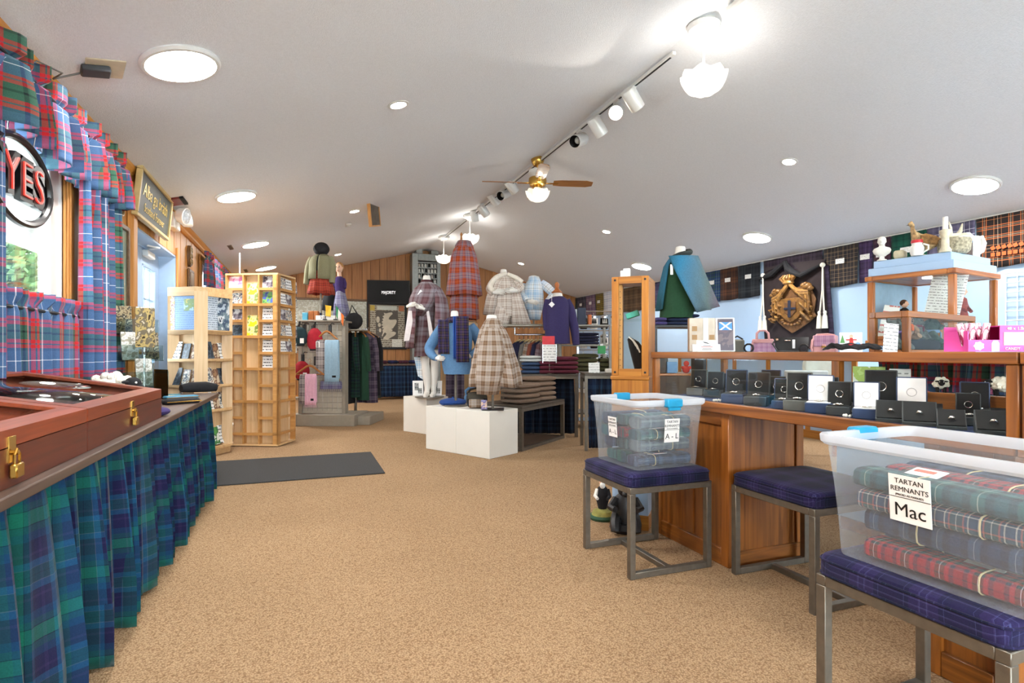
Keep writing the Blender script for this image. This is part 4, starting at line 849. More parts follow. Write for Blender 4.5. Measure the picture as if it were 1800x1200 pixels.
# ================================================================== KILT DISPLAY (rear left gondola)
woodh=wood('hanger_wood',(150,92,40),(186,124,64),'X',scale=10)
gx=-TH-math.radians(3); gb=PW(568,750,8.0); gk=8.0/FP
t=thing('display_gondola','grey floor display with grid panels, hats and scarves at the rear left','display stand',(gb.x,gb.y,0),gx)
G=lambda px,py,y=0: Vector(((px-568)*gk,y,(750-py)*gk+.0))
MB().box(G(508,0).x,-.0,0,G(624,0).x,.62,.165,.006).build('base',greyp,t)
MB().box(G(520,0).x,.2,.165,G(594,0).x,.26,G(0,563).z,.004).build('centre_panel',mat('beige_panel',(186,176,158),.6,0,.05),t)
MB().box(G(514,0).x,.17,.165,G(521,0).x,.3,G(0,563).z).build('upright',greyp,t); MB().box(G(594,0).x,.17,.165,G(600,0).x,.3,G(0,563).z).build('upright',greyp,t)
wire=mat('grid_wire',(160,150,140),.4,.8)
b=MB()
for q in range(9): x=G(522+q*9,0).x; b.cyl((x,.185,.2),(x,.185,G(0,563).z),.0035,n=5,caps=False)
for q in range(17): z=G(0,730-q*10).z; b.cyl((G(520,0).x,.18,z),(G(596,0).x,.18,z),.0035,n=5,caps=False)
o=b.build('wire_grid',wire,t); o['kind']='stuff'
MB().box(G(518,0).x,.0,G(0,566).z,G(600,0).x,.5,G(0,563).z,.004).build('top_shelf',greyp,t)
MB().box(G(606,0).x,.15,.0,G(646,0).x,.85,.13,.006).build('side_base',greyp,t)
for (a,c,py) in ((508,519,664),(508,519,700)): MB().box(G(a,0).x,.02,G(0,py+4).z,G(c+3,0).x,.2,G(0,py).z).build('side_shelf',greyp,t)
GM=T(t.location)@RZ(gx)
def onG(px,py,y): return GM@G(px,py,y)
def gsolo(name,b,m,label,cat,px,py,y,group=None,kind=None):
    o=b.build(name,m,None,onG(px,py,y),gx); return tag(o,label,cat,group)
def hanger(b,wd,h=.1):
    b.tube([(-wd/2,0,-h),(-wd*.3,0,-h*.55),(-wd*.1,0,-.012),(0,0,0),(wd*.1,0,-.012),(wd*.3,0,-h*.55),(wd/2,0,-h)],[.011,.013,.015,.016,.015,.013,.011],8); return b
def scarfdisplay(px,py,wd,items,label,y):
    tt=thing('scarf_hanger',label,'hanger',onG(px,py,y),gx); hanger(MB(),wd,.13).build('hanger',woodh,tt); b=MB(); b.tube([(0,0,.01),(0,0,.05),(.02,0,.075),(0,0,.095),(-.02,0,.08)],.004,6); b.build('hook',chrome,tt); b=MB(); b.cyl((-wd/2+.02,0,-.125),(wd/2-.02,0,-.125),.007,n=8); b.build('bar',woodh,tt)
    return tt
def scarf(px,py,y,wd,h,m,label,tag_=True):
    tt=thing('scarf',label,'scarf',onG(px,py,y),gx)
    b=MB(); n=10
    for s,hh in((-1,h),(1,h*.9)):
        pass
    Rg=[]
    for q in range(15):
        f=q/14
        if f<.45: z=-h*(1-f/.45); yy=-.018
        elif f<.55: a=(f-.45)/.1*math.pi; z=.012*math.sin(a); yy=-.018*math.cos(a)
        else: z=-h*.92*(f-.55)/.45; yy=.018
        Rg.append([(wd*(i/n-.5)*(1+.04*abs(z)/h),yy+.004*math.sin(i*2.2+q*.3),z) for i in range(n+1)])
    b.rings(Rg,False); o=b.build('cloth',m,tt); cloth(o,.007)
    if tag_: MB().box(wd*.05,-.03,-h+.06,wd*.32,-.023,-h+.09).build('label',black,tt)
    b=MB()
    for q in range(12): x=wd*1.04*(q/11-.5); b.tube([(x,-.018,-h),(x+.004,-.018,-h-.035)],.003,4)
    o=b.build('fringe',m,tt); return tt
skyw=mat('sky_blue_wool',(150,184,206),.95,0,.06,40,bump=.3); pinkw=mat('pink_wool',(226,178,200),.95,0,.06,40,bump=.3)
scarfdisplay(576,583,.34,0,'wooden hanger with grey tartan and sky blue scarves, upper of two on the gondola',-.03); scarf(569,600,-.05,.17,.5,p_gry,'grey and black tartan scarf on the upper wooden hanger',False); scarf(588,600,-.085,.2,.58,skyw,'sky blue wool scarf on the upper wooden hanger')
scarfdisplay(549,643,.42,0,'wooden hanger with grey tartan and pink scarves, lower of two on the gondola',-.1); scarf(541,660,-.12,.13,.4,p_gry,'grey and black tartan scarf on the lower wooden hanger',False); scarf(554,659,-.155,.155,.42,pinkw,'pink wool scarf on the lower wooden hanger')
o=scarf(583,672,-.02,.3,.1,p_lav,'pale blue plaid scarf folded low on gondola front',False)
def hat(px,py,y,w_,h_,m,label):
    tt=thing('hat',label,'hat',onG(px,py,y),gx); b=MB()
    b.lathe([(w_*.30,-h_*.45),(w_*.48,-h_*.3),(w_*.52,0),(w_*.44,h_*.3),(w_*.22,h_*.46),(.001,h_*.5)],16,(0,0,0),1,.55,capt=False); b.build('crown',m,tt)
    b=MB(); b.lathe([(w_*.31,-h_*.5),(w_*.34,-h_*.44),(w_*.31,-h_*.36)],16,(0,0,0),1,.55,capb=False,capt=False); b.build('band',black,tt); MB().box(-.005+.05,-w_*.32,-h_*.35,.1,-w_*.3,-h_*.1).build('price_tag',paper,tt)
    b=MB(); b.tube([(0,0,h_*.48),(0,.02,h_*.75),(0,.06,h_*.8)],.012,6); b.build('hang_clip',blackp,tt); return tt
hat(526,592,-.02,.24,.28,mat('dark_teal_wool',(24,48,54),.95,0,.2,20),'dark teal wool hat hanging at upper left of the gondola'); hat(553,597,-.0,.22,.33,mat('red_wool',(160,28,44),.95,0,.15,20),'red wool hat hanging upper middle of the gondola beside the teal one'); hat(531,652,-.02,.22,.28,mat('crimson_wool',(150,24,36),.95,0,.15,20),'crimson wool hat hanging lower left of gondola')
for k,(px,py) in enumerate(((521,578),(534,576),(549,578),(580,577),(531,628),(554,632))):
    b=MB(); b.box(-.025,-.02,-.09,.025,.0,.04,.005); b.tube([(0,0,.04),(0,.05,.07),(0,.15,.06)],.006,6); gsolo('clip_hook',b,blackp,'black clip hook on the gondola grid, %s counted from upper left'%ORD[k],'hook',px,py,.02)
# boxes and flags on the top shelf
gz=563
def gbox(name,px0,px1,py0,y,d,m,label,cat='box'):
    w_=(px1-px0)*gk; h=(gz-py0)*gk; return gsolo(name,MB().box(-w_/2,0,0.001,w_/2,d,h,.004),m,label,cat,(px0+px1)/2,gz,y)
gbox('blue_package',525,534,549,.1,.06,mat('cyan_package',(90,176,208),.3),'bright blue packet on top of gondola, far left'); gbox('brown_box',535,544,546,.12,.08,mat('tan_leather',(176,106,56),.5),'tan leather flask box on top of gondola, left of two'); gbox('brown_box',545,552,546,.12,.08,mat('tan_leather',(176,106,56),.5),'tan leather flask box on top of gondola, right of two')
o=gbox('white_sign',553,593,555,.03,.02,paper,'long white sign with handwritten letters along the gondola top','sign'); text(o,'S14',T((-.05,-.002,.035))@UP,.06,darkm)
b=MB(); b.box(-.09,0,0,.1,.04,.12); gsolo('dark_box',b,navy,'dark box on top of gondola behind white sign','box',540,563,.24)
flagw=MB
def flag(px,py0,py1,y,w_,cols,label):
    tt=thing('small_flag',label,'flag',onG(px,gz,y),gx); h=(gz-py0)*gk
    MB().cyl((0,0,.001),(0,0,h+.03),.004,n=6).cyl((0,0,.001),(0,0,.012),.03).build('pole',blackp,tt)
    for q,c in enumerate(cols):
        b=MB(); ww=w_/len(cols)
        b.grid(lambda u,v,q=q:(.004+ww*(q+u)*.9,.02*math.sin((q+u)*3+v*2),h-(gz-py1>=0)*(py1-py0)*gk*v-.05*(q+u)*len(cols)/3),6,8); cloth(b.build('flag_cloth',c,tt),.002)
    return tt
yel=mat('yellow_cloth',(224,180,50),.8); irg=mat('flag_green',(40,130,80),.8); iro=mat('flag_orange',(230,120,50),.8)
flag(572,537,556,-.02,.1,[yel],'small yellow flag with dark emblem on the gondola top'); flag(590,538,556,.0,.13,[irg,white,iro],'small green white and orange flag on the gondola top')
# kilt figure
f=Fig('kilt_mannequin','mannequin in sage tweed jacket, red kilt and black bonnet above the gondola','mannequin',564,563,8.35); f.t.rotation_euler=(0,0,gx)
f.stand(564,515,f.t.location.z+.002,.12); f.neck(455,440,566,11)
tweed=mat('sage_tweed',(118,116,90),.95,0,.1,90,bump=.3)
f.garment('kilt',p_red,[(517,543,587,.17,.06,14),(505,545,585,.16,.05,14),(490,548,581,.14,.03,14),(476,551,579,.12,0,14)])
f.garment('shirt',mat('dark_waistcoat',(58,60,56),.9),[(486,550,580,.12,0,5),(465,549,581,.13,0,5),(455,553,579,.11,0,5),(449,560,573,.07,0,4)],capt=True)
f.garment('jacket',tweed,[(492,544,586,.165,.02,7),(478,545,585,.165,.015,7),(462,545,585,.155,.0,7),(453,549,582,.13,0,5),(447,558,575,.08,0,4)],a0=2,a1=357.5)
f.limb('sleeve',tweed,[(549,453,0),(544,470,-.02),(541,500,-.06)],[6,7,5]); f.limb('sleeve',tweed,[(580,453,0),(585,470,-.02),(586,498,-.05)],[6,7,5])
b=MB(T(f.p(566,438,-.02))@R(30,'Y')@R(48,'X')); b.lathe([(.075,-.05),(.11,-.035),(.122,.0),(.105,.04),(.05,.06),(.001,.062)],20,sx=.95,capt=False); b.build('bonnet',black,f.t)
# doll in purple top
f=Fig('girl_mannequin','small mannequin with head, purple top and lavender plaid skirt behind the kilt','mannequin',601,560,8.75); f.t.rotation_euler=(0,0,gx)
purp=mat('purple_knit',(58,40,92),.95,0,.1,60)
f.stand(601,545,f.t.location.z+.002,.12)
f.garment('skirt',p_lav,[(556,588,614,.15,.06,10),(535,589,610,.13,.05,10),(512,592,605,.09,0,8)]); f.garment('top',purp,[(515,591,606,.09,0,5),(500,589,605,.1,0,5),(490,589,605,.09,0,5),(486,593,601,.05,0,4)],capt=True)
f.limb('sleeve',purp,[(603,490,0),(606,498,0),(607,507,-.03)],[3.5,3.5,3]); f.limb('sleeve',purp,[(591,490,0),(588,498,0),(587,507,-.03)],[3.5,3.5,3])
skin=mat('doll_skin',(222,178,152),.6); b=MB(); c=f.p(596,471); b.ball(c,(.055,.065,.08),14,10); b.ball(c+Vector((0,-.065,-.005)),(.01,.015,.014),6,5)
for s in(-1,1): b.ball(c+Vector((s*.056,0,0)),(.01,.016,.022),6,5)
b.tube([f.p(597,490),f.p(596,477)],[.035,.03],10); o=b.build('head',skin,f.t)
b=MB(); b.ball(c+Vector((0,.02,.02)),(.064,.066,.078),14,10); b.build('hair',mat('blond_hair',(170,120,70),.8),o)
for s in(-1,1): b=MB(); b.ball(c+Vector((s*.022,-.058,.012)),.008,6,5); b.build('eye',blackp,o)
b=MB(); b.box(c.x-.015,c.y-.06,c.z-.042,c.x+.015,c.y-.052,c.z-.035,.002); b.build('mouth',mat('lip',(170,70,70),.5),o)
o=f.garment('dark_skirt',black,[(545,566,592,.12,.04,8),(525,568,590,.1,.03,8),(508,575,588,.07,0,6)])
# shelf with black bag behind, hung coats rack
f=Fig('shelf_stand','small pale shelf on a post right of the gondola','shelf',622,579,8.6,rz=gx)
MB().box(f.x(607),-.12,-.02,f.x(640),.2,0,.004).build('shelf_board',greyp,f.t); MB().cyl((0,.1,-f.t.location.z+.002),(0,.1,-.02),.015).build('post',steel,f.t); MB().box(-.15,0,-f.t.location.z+.001,.15,.25,-f.t.location.z+.02).build('foot',steel,f.t)
b=MB(); b.ball((0,0,.12),(.14,.1,.13),14,10); b.tube([(-.08,0,.2),(-.02,-.03,.36),(.06,0,.22)],.012,6); o=b.build('black_bag',black,None,PW(622,578,8.55),gx); tag(o,'black soft bag on the small shelf right of the gondola','bag')
rc=PW(624,735,8.9); rr=.2; t=thing('garment_rack','round chrome garment rack crowded with dark coats right of the gondola','clothes rack',(rc.x,rc.y,.0),0)
b=MB(); b.tube([(rr*math.cos(a*math.pi/12),rr*math.sin(a*math.pi/12),1.42) for a in range(25)],.014,8,False); b.build('ring_rail',chrome,t); b=MB(); b.cyl((0,0,0.002),(0,0,1.42),.018); 
for a in range(4): b.tube([(0,0,1.4),(rr*math.cos(a*1.571),rr*math.sin(a*1.571),1.42)],.01,6)
for a in range(4): b.tube([(0,0,.05),(.33*math.cos(a*1.571),.33*math.sin(a*1.571),.02)],.014,6)
b.build('frame',chrome,t)
cm=[p_dkp,p_dkg,black,p_dkg,mat('bottle_green_cloth',(24,60,42),.95),p_dkp,black,mat('moss_cloth',(46,54,44),.95),p_dkg,p_dkp,black,p_dkg,p_dkp,black]
cn={}
for q in range(14):
    a=-math.pi*.95+q*2*math.pi/14; x=rc.x+rr*math.cos(a); y=rc.y+rr*math.sin(a); 
    tt=thing('hanging_coat','dark coat on the round rack, %s counted clockwise from its left side'%ORD[q],'coat',(x,y,1.39),a)
    hanger(MB(),.34,.09).build('hanger',woodh,tt); hk=MB(); hk.tube([(0,0,0),(0,0,.04),(.015,0,.055),(0,0,.066)],.004,5); hk.build('hook',chrome,tt)
    b=MB(); Rg=[]
    for z,w_,d in((-.02,.06,.03),(-.07,.16,.05),(-.12,.185,.06),(-.4,.19,.07),(-.75,.2,.075),(-1.02-.05*(q%3),.215,.08)):
        Rg.append([(w_*math.cos(v*.3927)+.012*math.sin(v*3+q),d*(1+.25*math.sin(v*2.6+q))*math.sin(v*.3927),z) for v in range(16)])
    b.rings(Rg[::-1],True,False,True); b.build('coat_body',cm[q],tt)
    for s in(-1,1): b=MB(); b.tube([(s*.16,0,-.1),(s*.2,0,-.3),(s*.2,.03,-.62)],[.04,.045,.04],8); b.build('sleeve',cm[q],tt)
# ================================================================== CENTRE: PLINTHS AND MANNEQUINS
def pillow(b,w_,d,h,e=.28,nu=20,nv=8,sag=.0,seed=0,z0=0):
    R_=[]; rnd=random.Random(seed); o1,o2=rnd.random()*6,rnd.random()*6
    for i in range(nv+1):
        a=-math.pi/2+math.pi*(i/nv)*.998+.001; rr=max(.02,math.cos(a))**.35; z=math.copysign(abs(math.sin(a))**.8,math.sin(a))*h/2+h/2
        ring=[]
        for k in range(nu):
            t_=2*math.pi*k/nu; c_,s_=math.cos(t_),math.sin(t_)
            x=w_/2*math.copysign(abs(c_)**e,c_)*rr*(1+.02*math.sin(3*t_+o1)); y=d/2*math.copysign(abs(s_)**e,s_)*rr*(1+.02*math.sin(2*t_+o2))
            ring.append((x,y,z0+z+(sag*math.sin(x/w_*5+o1)*.4 if i>nv/2 else 0)))
        R_.append(ring)
    return b.rings(R_,True,True,True)
def stack(n,loc,rz,w_,d,h,m,label,group,name='folded_sweater',cat='sweater'):
    rnd=random.Random(hash(label)%1000 if False else len(label)*7+n); 
    for q in range(n):
        b=MB(); pillow(b,w_*(1-.02*(q%2)),d*(1-.015*((q+1)%2)),h*.98,seed=q+n,sag=.0)
        b.rings([[(x*w_/2*.99,-d/2*.965-.002,z) for x,z in((-.93,h*.49),(.93,h*.49),(.93,h*.52),(-.93,h*.52))] for _ in (0,)]*1+[[(x*w_/2*.99,-d/2*.99-.002,z) for x,z in((-.93,h*.49),(.93,h*.49),(.93,h*.52),(-.93,h*.52))]])
        o=b.build(name,m,None,(loc[0]+rnd.uniform(-.006,.006),loc[1]+rnd.uniform(-.006,.006),loc[2]+.0005+q*h),rz+rnd.uniform(-.02,.02)); tag(o,label%(('bottom' if q==0 else 'top' if q==n-1 else ORD[q]+' from bottom')),cat,group)
knit=lambda n,c:mat(n,c,.95,0,.1,70,bump=.35,bscale=260)
k_brown=knit('brown_knit',(134,112,94)); k_mar=knit('maroon_knit',(92,28,46)); k_blue=knit('slate_blue_knit',(52,72,104)); k_white=knit('pale_grey_knit',(200,204,200)); k_oliv=knit('olive_knit',(74,72,44)); k_nvy=knit('navy_knit',(34,34,62)); k_purp=knit('purple_wool_knit',(54,46,90)); k_sky=knit('sky_knit',(90,130,170))
plm=mat('plinth_white',(226,223,214),.55,0,.015,5)
def plinth(F,L_,Rr,h,label):
    F=Vector(F+(0,));Lv=Vector(L_+(0,))-F;Rv=Vector(Rr+(0,))-F; c=F+(Lv+Rv)/2
    t=MB(); q=[F,F+Rv,F+Rv+Lv,F+Lv]; t.rings([[(p.x-c.x,p.y-c.y,z) for p in q] for z in(0.001,h)],True,True,True); o=t.build('plinth',plm,None,(c.x,c.y,0),smooth=False)
    m=o.modifiers.new('bevel','BEVEL'); m.width=.004; m.segments=2; return tag(o,label,'plinth')
Fp=Vector((1.741,5.27)); e1=Vector((.389,.22)).normalized()*.447; e2=Vector((-.465,.84)).normalized()*.478
tu=lambda v:(v.x,v.y)
plinth(tu(Fp),tu(Fp+e2),tu(Fp+e1),.473,'white box plinth nearest the camera under the brown poncho'); plinth(tu(Fp+e2*1.004),tu(Fp+e2*2.0),tu(Fp+e2*1.004+e1),.473,'white box plinth behind the nearest one, under the blue beret')
L2=Vector((1.275,7.555)); F2=L2-e2.normalized()*.47; plinth(tu(F2),tu(L2),tu(F2+e1.normalized()*.62),.472,'white box plinth at the rear under the caped full mannequin')
PT=.4735
# --- A : caped mannequin with legs
A=Fig('caped_mannequin','full white mannequin in burgundy and grey plaid cape and dress on rear plinth','mannequin',752,697,7.32,z0=PT)
b=MB(); b.lathe([(.19,0),(.19,.01),(.02,.014)],32,(A.x(755),0,0)); b.build('stand_base',steel,A.t)
A.neck(497,484,750,14)
for s,(l,c) in enumerate((((746,620),(749,650),(751,672),(750,690)),((763,620),(763,650),(762,672),(762,688)))if False else (([(747,615,0),(748,640,-.0),(750,660,.01),(751,678,.01),(750,690,.0)],0),([(763,615,.02),(763,640,.03),(762,660,.05),(761,678,.05),(761,689,.05)],1))):
    A.limb('leg',mann,l,[9.5,7,7.5,5.5,4])
    b=MB(); q=A.p(l[-1][0],693,l[-1][2]); b.tube([q+Vector((0,.03,.035)),q+Vector((0,-.02,.0)),q+Vector((0,-.1,-.012)),q+Vector((0,-.16,-.016))],[.038,.036,.034,.018],10); b.build('foot',mann,A.t)
A.garment('dress',p_burg,[(626,729,762,.15,.05,9),(600,730,760,.14,.03,9),(570,733,762,.13,.01,8),(545,735,764,.13,0,8),(515,733,767,.12,0,6),(500,742,758,.07,0,4)],capt=True)
A.garment('cape_lining',mat('cape_lining',(222,214,212),.7),[(604,716,784,.27,.05,7),(575,719,784,.26,.04,7),(545,722,784,.24,.03,7),(520,727,780,.19,.01,6),(504,737,770,.13,0,5)],a0=40,a1=320)
A.garment('cape',p_burg,[(612,714,788,.29,.05,7),(585,716,788,.28,.05,7),(550,718,788,.26,.035,7),(525,721,785,.21,.015,6),(507,729,776,.15,0,5),(497,741,761,.085,0,4)],a0=24,a1=336)
A.garment('cape_front',p_burg,[(556,722,752,.12,.03,4),(530,724,772,.2,.02,5),(508,730,775,.16,0,5),(497,741,761,.09,0,4)],a0=-60,a1=60,yo=-.03)
b=MB(); b.lathe([(.075,0),(.085,.02),(.07,.05)],20,A.p(750,499)); b.build('collar',knit('burgundy_velvet',(72,30,36)),A.t)
for q in ([(723,548),(729,548),(733,598),(715,600)],[(754,550),(758,548),(766,590),(760,600)]):
    b=MB(); b.plate([(A.x(a),A.z(c)) for a,c in q],-.215,-.2); b.build('lining_edge',mat('cape_lining',(222,214,212),.7),A.t)
A.hand(724,541,-.27,.8,.25,.13,dy=-.3); A.hand(750,545,-.28,-.8,.3,.13,dy=-.3)
b=MB(T(A.p(744,518,-.2))@R(30,'Y')); b.box(-.028,-.002,-.035,.028,.002,.035,.001); b.build('swing_tag',paper,A.t); b=MB(); b.tube([A.p(748,503,-.1),A.p(744,513,-.2)],.003,5); b.build('tag_string',paper,A.t)
b=MB(); b.plate([(A.x(724),A.z(628)),(A.x(738),A.z(628)),(A.x(740),A.z(668)),(A.x(731),A.z(662))],.16,.168); b.build('hanging_cloth',p_sky,A.t)
for px,rz,l in((735,.25,'white framed photo card leaning behind left foot of the caped mannequin'),(767,-.05,'white framed photo card standing right of the mannequin foot on the rear plinth')):
    p=PZ(px,695,PT+.015); t=thing('photo_card',l,'photo card',(p.x,p.y,PT+.014),-TH+rz); MB(R(-12,'X')).box(-.07,-.004,0,.07,.004,.2,.001).build('card',paper,t); MB(R(-12,'X')).box(-.045,-.006,.07,.01,-.004,.17).box(.0,-.0062,.03,.05,-.004,.1).build('photo',prnt('landscape_photo',[(70,80,90),(120,120,116),(160,160,158),(90,90,84)],24),t)
# --- pedestal and B : orange cape
p=PW(806,700,7.75); t=thing('tall_pedestal','tall beige wooden pedestal behind the blue sweater mannequin','pedestal',(p.x,p.y,0),-TH)
zB=HC+(HZ-566)*7.75/FP
MB().box(-.24,0,.001,.24,.42,zB,.006).build('box',mat('beige_board',(190,156,112),.6,0,.06,4),t); MB().box(-.25,-.01,.4,.25,0,.44,.003).build('band',mat('beige_board',(190,156,112),.6),t)
b=MB(); Rg=[[(-.05+.1*i/6+(.02*j if i>3 else 0)*0+ (i/6-.5)*.15,-.02-.03*math.sin(i*2.1),.35+j*.12) for i in range(7)] for j in range(6)]; b.rings(Rg,False); o=b.build('draped_cloth',p_dkp,None,PW(800,700,7.55)); o.location.z=0.05; o.rotation_euler=(0,0,-TH); cloth(o); tag(o,'dark purple plaid length hanging behind the blue sweater mannequin','cloth')
B=Fig('orange_cape_mannequin','headless mannequin in orange and blue plaid cape and skirt, highest in the centre','mannequin',816,566,7.9,z0=zB)
B.stand(816,545,zB+.001,.16); 
B.garment('skirt',p_orng,[(561,790,841,.19,.05,9),(535,791,840,.18,.035,9),(508,795,838,.16,.01,9)])
B.garment('cape',p_orng,[(520,786,846,.25,.05,8),(500,788,844,.24,.045,8),(474,790,841,.22,.03,7),(452,793,838,.19,.01,6),(440,797,834,.15,0,5),(432,803,829,.1,0,4),(425,805,826,.085,.02,4)],capt=False)
B.garment('collar',p_orng,[(441,799,833,.13,.03,5),(432,800,831,.12,.03,5),(424,805,827,.09,.02,5)])
b=MB(); b.lathe([(.07,0),(.075,.03),(.055,.06),(.02,.065)],18,B.p(815,430)); b.build('neck',mann,B.t); b=MB(); b.lathe([(.02,0),(.012,.06),(.02,.09),(.003,.12)],12,B.p(811,423)); b.build('neck_knob',woodh,B.t)
# --- C : blue sweater with scarf
C=Fig('blue_sweater_mannequin','mannequin bust in sky blue sweater with purple tartan scarf, hands on hips','mannequin',802,705,6.12,z0=PT)
C.stand(801,640,PT+.0005,.13)
C.neck(575,546,799,15)
C.garment('sweater',k_sky,[(657,781,826,.13,.02,7),(640,777,828,.14,.01,7),(615,774,829,.14,0,6),(590,773,831,.13,0,6),(574,777,828,.11,0,5),(566,786,816,.075,0,4)],capt=True)
C.limb('sleeve',k_sky,[(778,574,0),(766,592,.03),(754,612,.03),(762,625,-.06),(770,629,-.11)],[9,10,9,7,5]); C.limb('sleeve',k_sky,[(826,573,0),(838,590,.03),(843,610,.03),(834,621,-.06),(827,625,-.11)],[9,10,9,7,5])
C.hand(768,629,-.11,1,-.05,.12,dy=-.35); C.hand(829,626,-.11,-1,-.05,.12,dy=-.35)
scf=tartan('purple_olive_tartan',[((50,40,88),6),((36,34,46),4),((92,74,58),2.5),((36,34,46),3),((58,46,96),3),((128,104,76),.8)],.11)
b=MB(); b.tube([C.p(799+11*math.sin(a*math.pi/8),566-4*math.cos(a*math.pi/8),-.09*math.cos(a*math.pi/8)) for a in range(17)],[.035]*17,10,False); b.build('scarf_loop',scf,C.t)
def tail(x0,x1,y0,y1,yo,name,m):
    b=MB(); Rg=[]
    for j in range(12):
        f=j/11; Rg.append([C.p(x0+(x1-x0)*i/8+f*1.5,y0+(y1-y0)*f,yo-.04*min(1,f*4)-.012*math.sin(i*1.5+f*2)) for i in range(9)])
    b.rings(Rg,False); o=b.build(name,m,C.t); cloth(o,.012); return o
tail(773,791,563,622,-.115,'scarf_tail',scf); tail(804,825,557,636,-.125,'scarf_tail',scf); tail(799,806,557,630,-.11,'scarf_reverse',mat('royal_blue_wool',(30,72,150),.95))
# --- D : poncho
Dd=Fig('poncho_mannequin','white mannequin bust in brown and cream plaid poncho with cowl collar on front plinth','mannequin',866,722,5.75,z0=PT)
Dd.stand(866,670,PT+.0005,.001,base=False); b=MB(); b.box(Dd.x(848),-.11,0.0005,Dd.x(886),.1,.012,.003); b.build('stand_base',darkm,Dd.t)
Dd.neck(572,553,864,20)
Dd.garment('under_layer',mat('grey_tweed_cloth',(128,122,122),.95,0,.2,40),[(681,872,908,.12,.06,6),(665,866,906,.14,.05,6),(640,856,900,.14,.02,6)])
Dd.garment('poncho',p_tan,[(677,829,914,.24,.1,6),(660,829,912,.24,.095,6),(640,832,908,.225,.08,6),(617,835,902,.2,.05,6),(595,839,896,.17,.01,7),(580,843,889,.14,0,6),(570,849,880,.1,0,5)])
Dd.garment('poncho_front',p_tan,[(690,841,877,.07,.06,4),(660,840,884,.08,.05,4),(620,842,888,.085,.02,4),(590,848,882,.08,0,4),(578,852,878,.07,0,4)],a0=-88,a1=88,yo=-.195)
Dd.garment('cowl_collar',p_tan,[(585,846,886,.13,.04,5),(575,848,884,.13,.05,5),(566,851,880,.115,.05,5),(560,856,878,.09,.03,5)])
# --- props on the front plinths
def onP(px,py): p=PZ(px,py,PT); return (p.x,p.y,PT+.0005)
b=MB(); b.lathe([(.07,0),(.13,.012),(.145,.035),(.13,.058),(.07,.075),(.012,.08),(.008,.095),(.001,.096)],28,sx=1.08,capt=False); o=b.build('beret',mat('royal_blue_felt',(28,66,132),.95,0,.1,50),None,onP(796,712),.3); tag(o,'royal blue wool beret lying on the white plinth','beret')
t=thing('tartan_handbag','dark handbag with tartan front on the white plinth beside the beret','handbag',onP(838,717),-TH+.2)
b=MB(); pillow(b,.22,.1,.17,seed=3); b.build('body',black,t); b=MB(); b.box(-.09,-.062,.01,.07,-.045,.1,.008); b.build('tartan_front',p_tan,t); b=MB(); b.tube([(-.1,0,.15),(-.07,-.03,.2),(.02,-.03,.22),(.1,0,.15)],.012,8); b.build('strap',blackp,t); b=MB(); b.box(-.1,-.05,.1,.1,-.04,.165,.006); b.build('flap',mat('olive_leather',(64,58,44),.6),t)
b=MB(); b.ball((0,0,.045),(.03,.03,.045)); b.tube([(0,0,.08),(-.01,0,.13),(.03,0,.16),(.1,.02,.16)],[.015,.018,.02,.02],8); o=b.build('knit_bobble',k_sky,None,onP(820,706)); tag(o,'pale blue knitted bobble item behind the tartan handbag','knitwear')
o=MB(R(-6,'X')).box(-.03,-.006,0,.03,.006,.105,.001).build('price_card',prnt('loch_photo',[(150,150,200),(120,110,160),(220,190,170),(230,230,235)],14),None,onP(851,721),-TH); tag(o,'small picture leaflet standing before the tartan handbag','leaflet')
# --- E, F : upper plaid garments on the shelf unit; G purple sweater
wS=7.75; zt1=HC+(HZ-573)*wS/FP; zt2=HC+(HZ-605)*wS/FP
p=PW(960,700,wS); SU=thing('shelf_unit','dark steel shelf unit with sweaters and plaid garments behind the centre tables','shelf unit',(p.x,p.y,0),-TH); kS=wS/FP
X=lambda px:(px-960)*kS
for px in(850,985,1073):
    for y in(0,.5): MB().box(X(px)-.018,y,.001,X(px)+.018,y+.035,zt1 if px!=985 else zt1-.001).build('post',steel,SU)
MB().box(X(850),-.005,zt1,X(1073),.54,zt1+.022).build('shelf',steel,SU); MB().box(X(982),-.005,zt2-.022,X(1073),.54,zt2).build('shelf',steel,SU); MB().box(X(850),-.002,.775,X(1073),.54,.795).build('shelf',steel,SU); MB().box(X(850),.0,.2,X(1073),.54,.22).build('shelf',steel,SU)
b=MB(); b.cyl((X(905),.25,zt1-.11),(X(985),.25,zt1-.11),.014,n=10); b.cyl((X(905),.25,zt1-.11),(X(905),.25,zt1),.01); b.build('hanging_rail',chrome,SU)
for q in range(9): o=MB().ball((0,0,0),.011,8,6).build('rail_knob',chrome,SU,(X(903+q*9),-.008,zt1-.03))
SM=T(SU.location)@RZ(-TH)
def onS(px,y,z): return SM@Vector((X(px),y,z))
hm=[k_nvy,k_nvy,mat('grey_tweed',(110,106,100),.95,0,.2,80),p_tan,mat('rust_tweed',(130,70,52),.95,0,.2,80),k_nvy,p_burg]
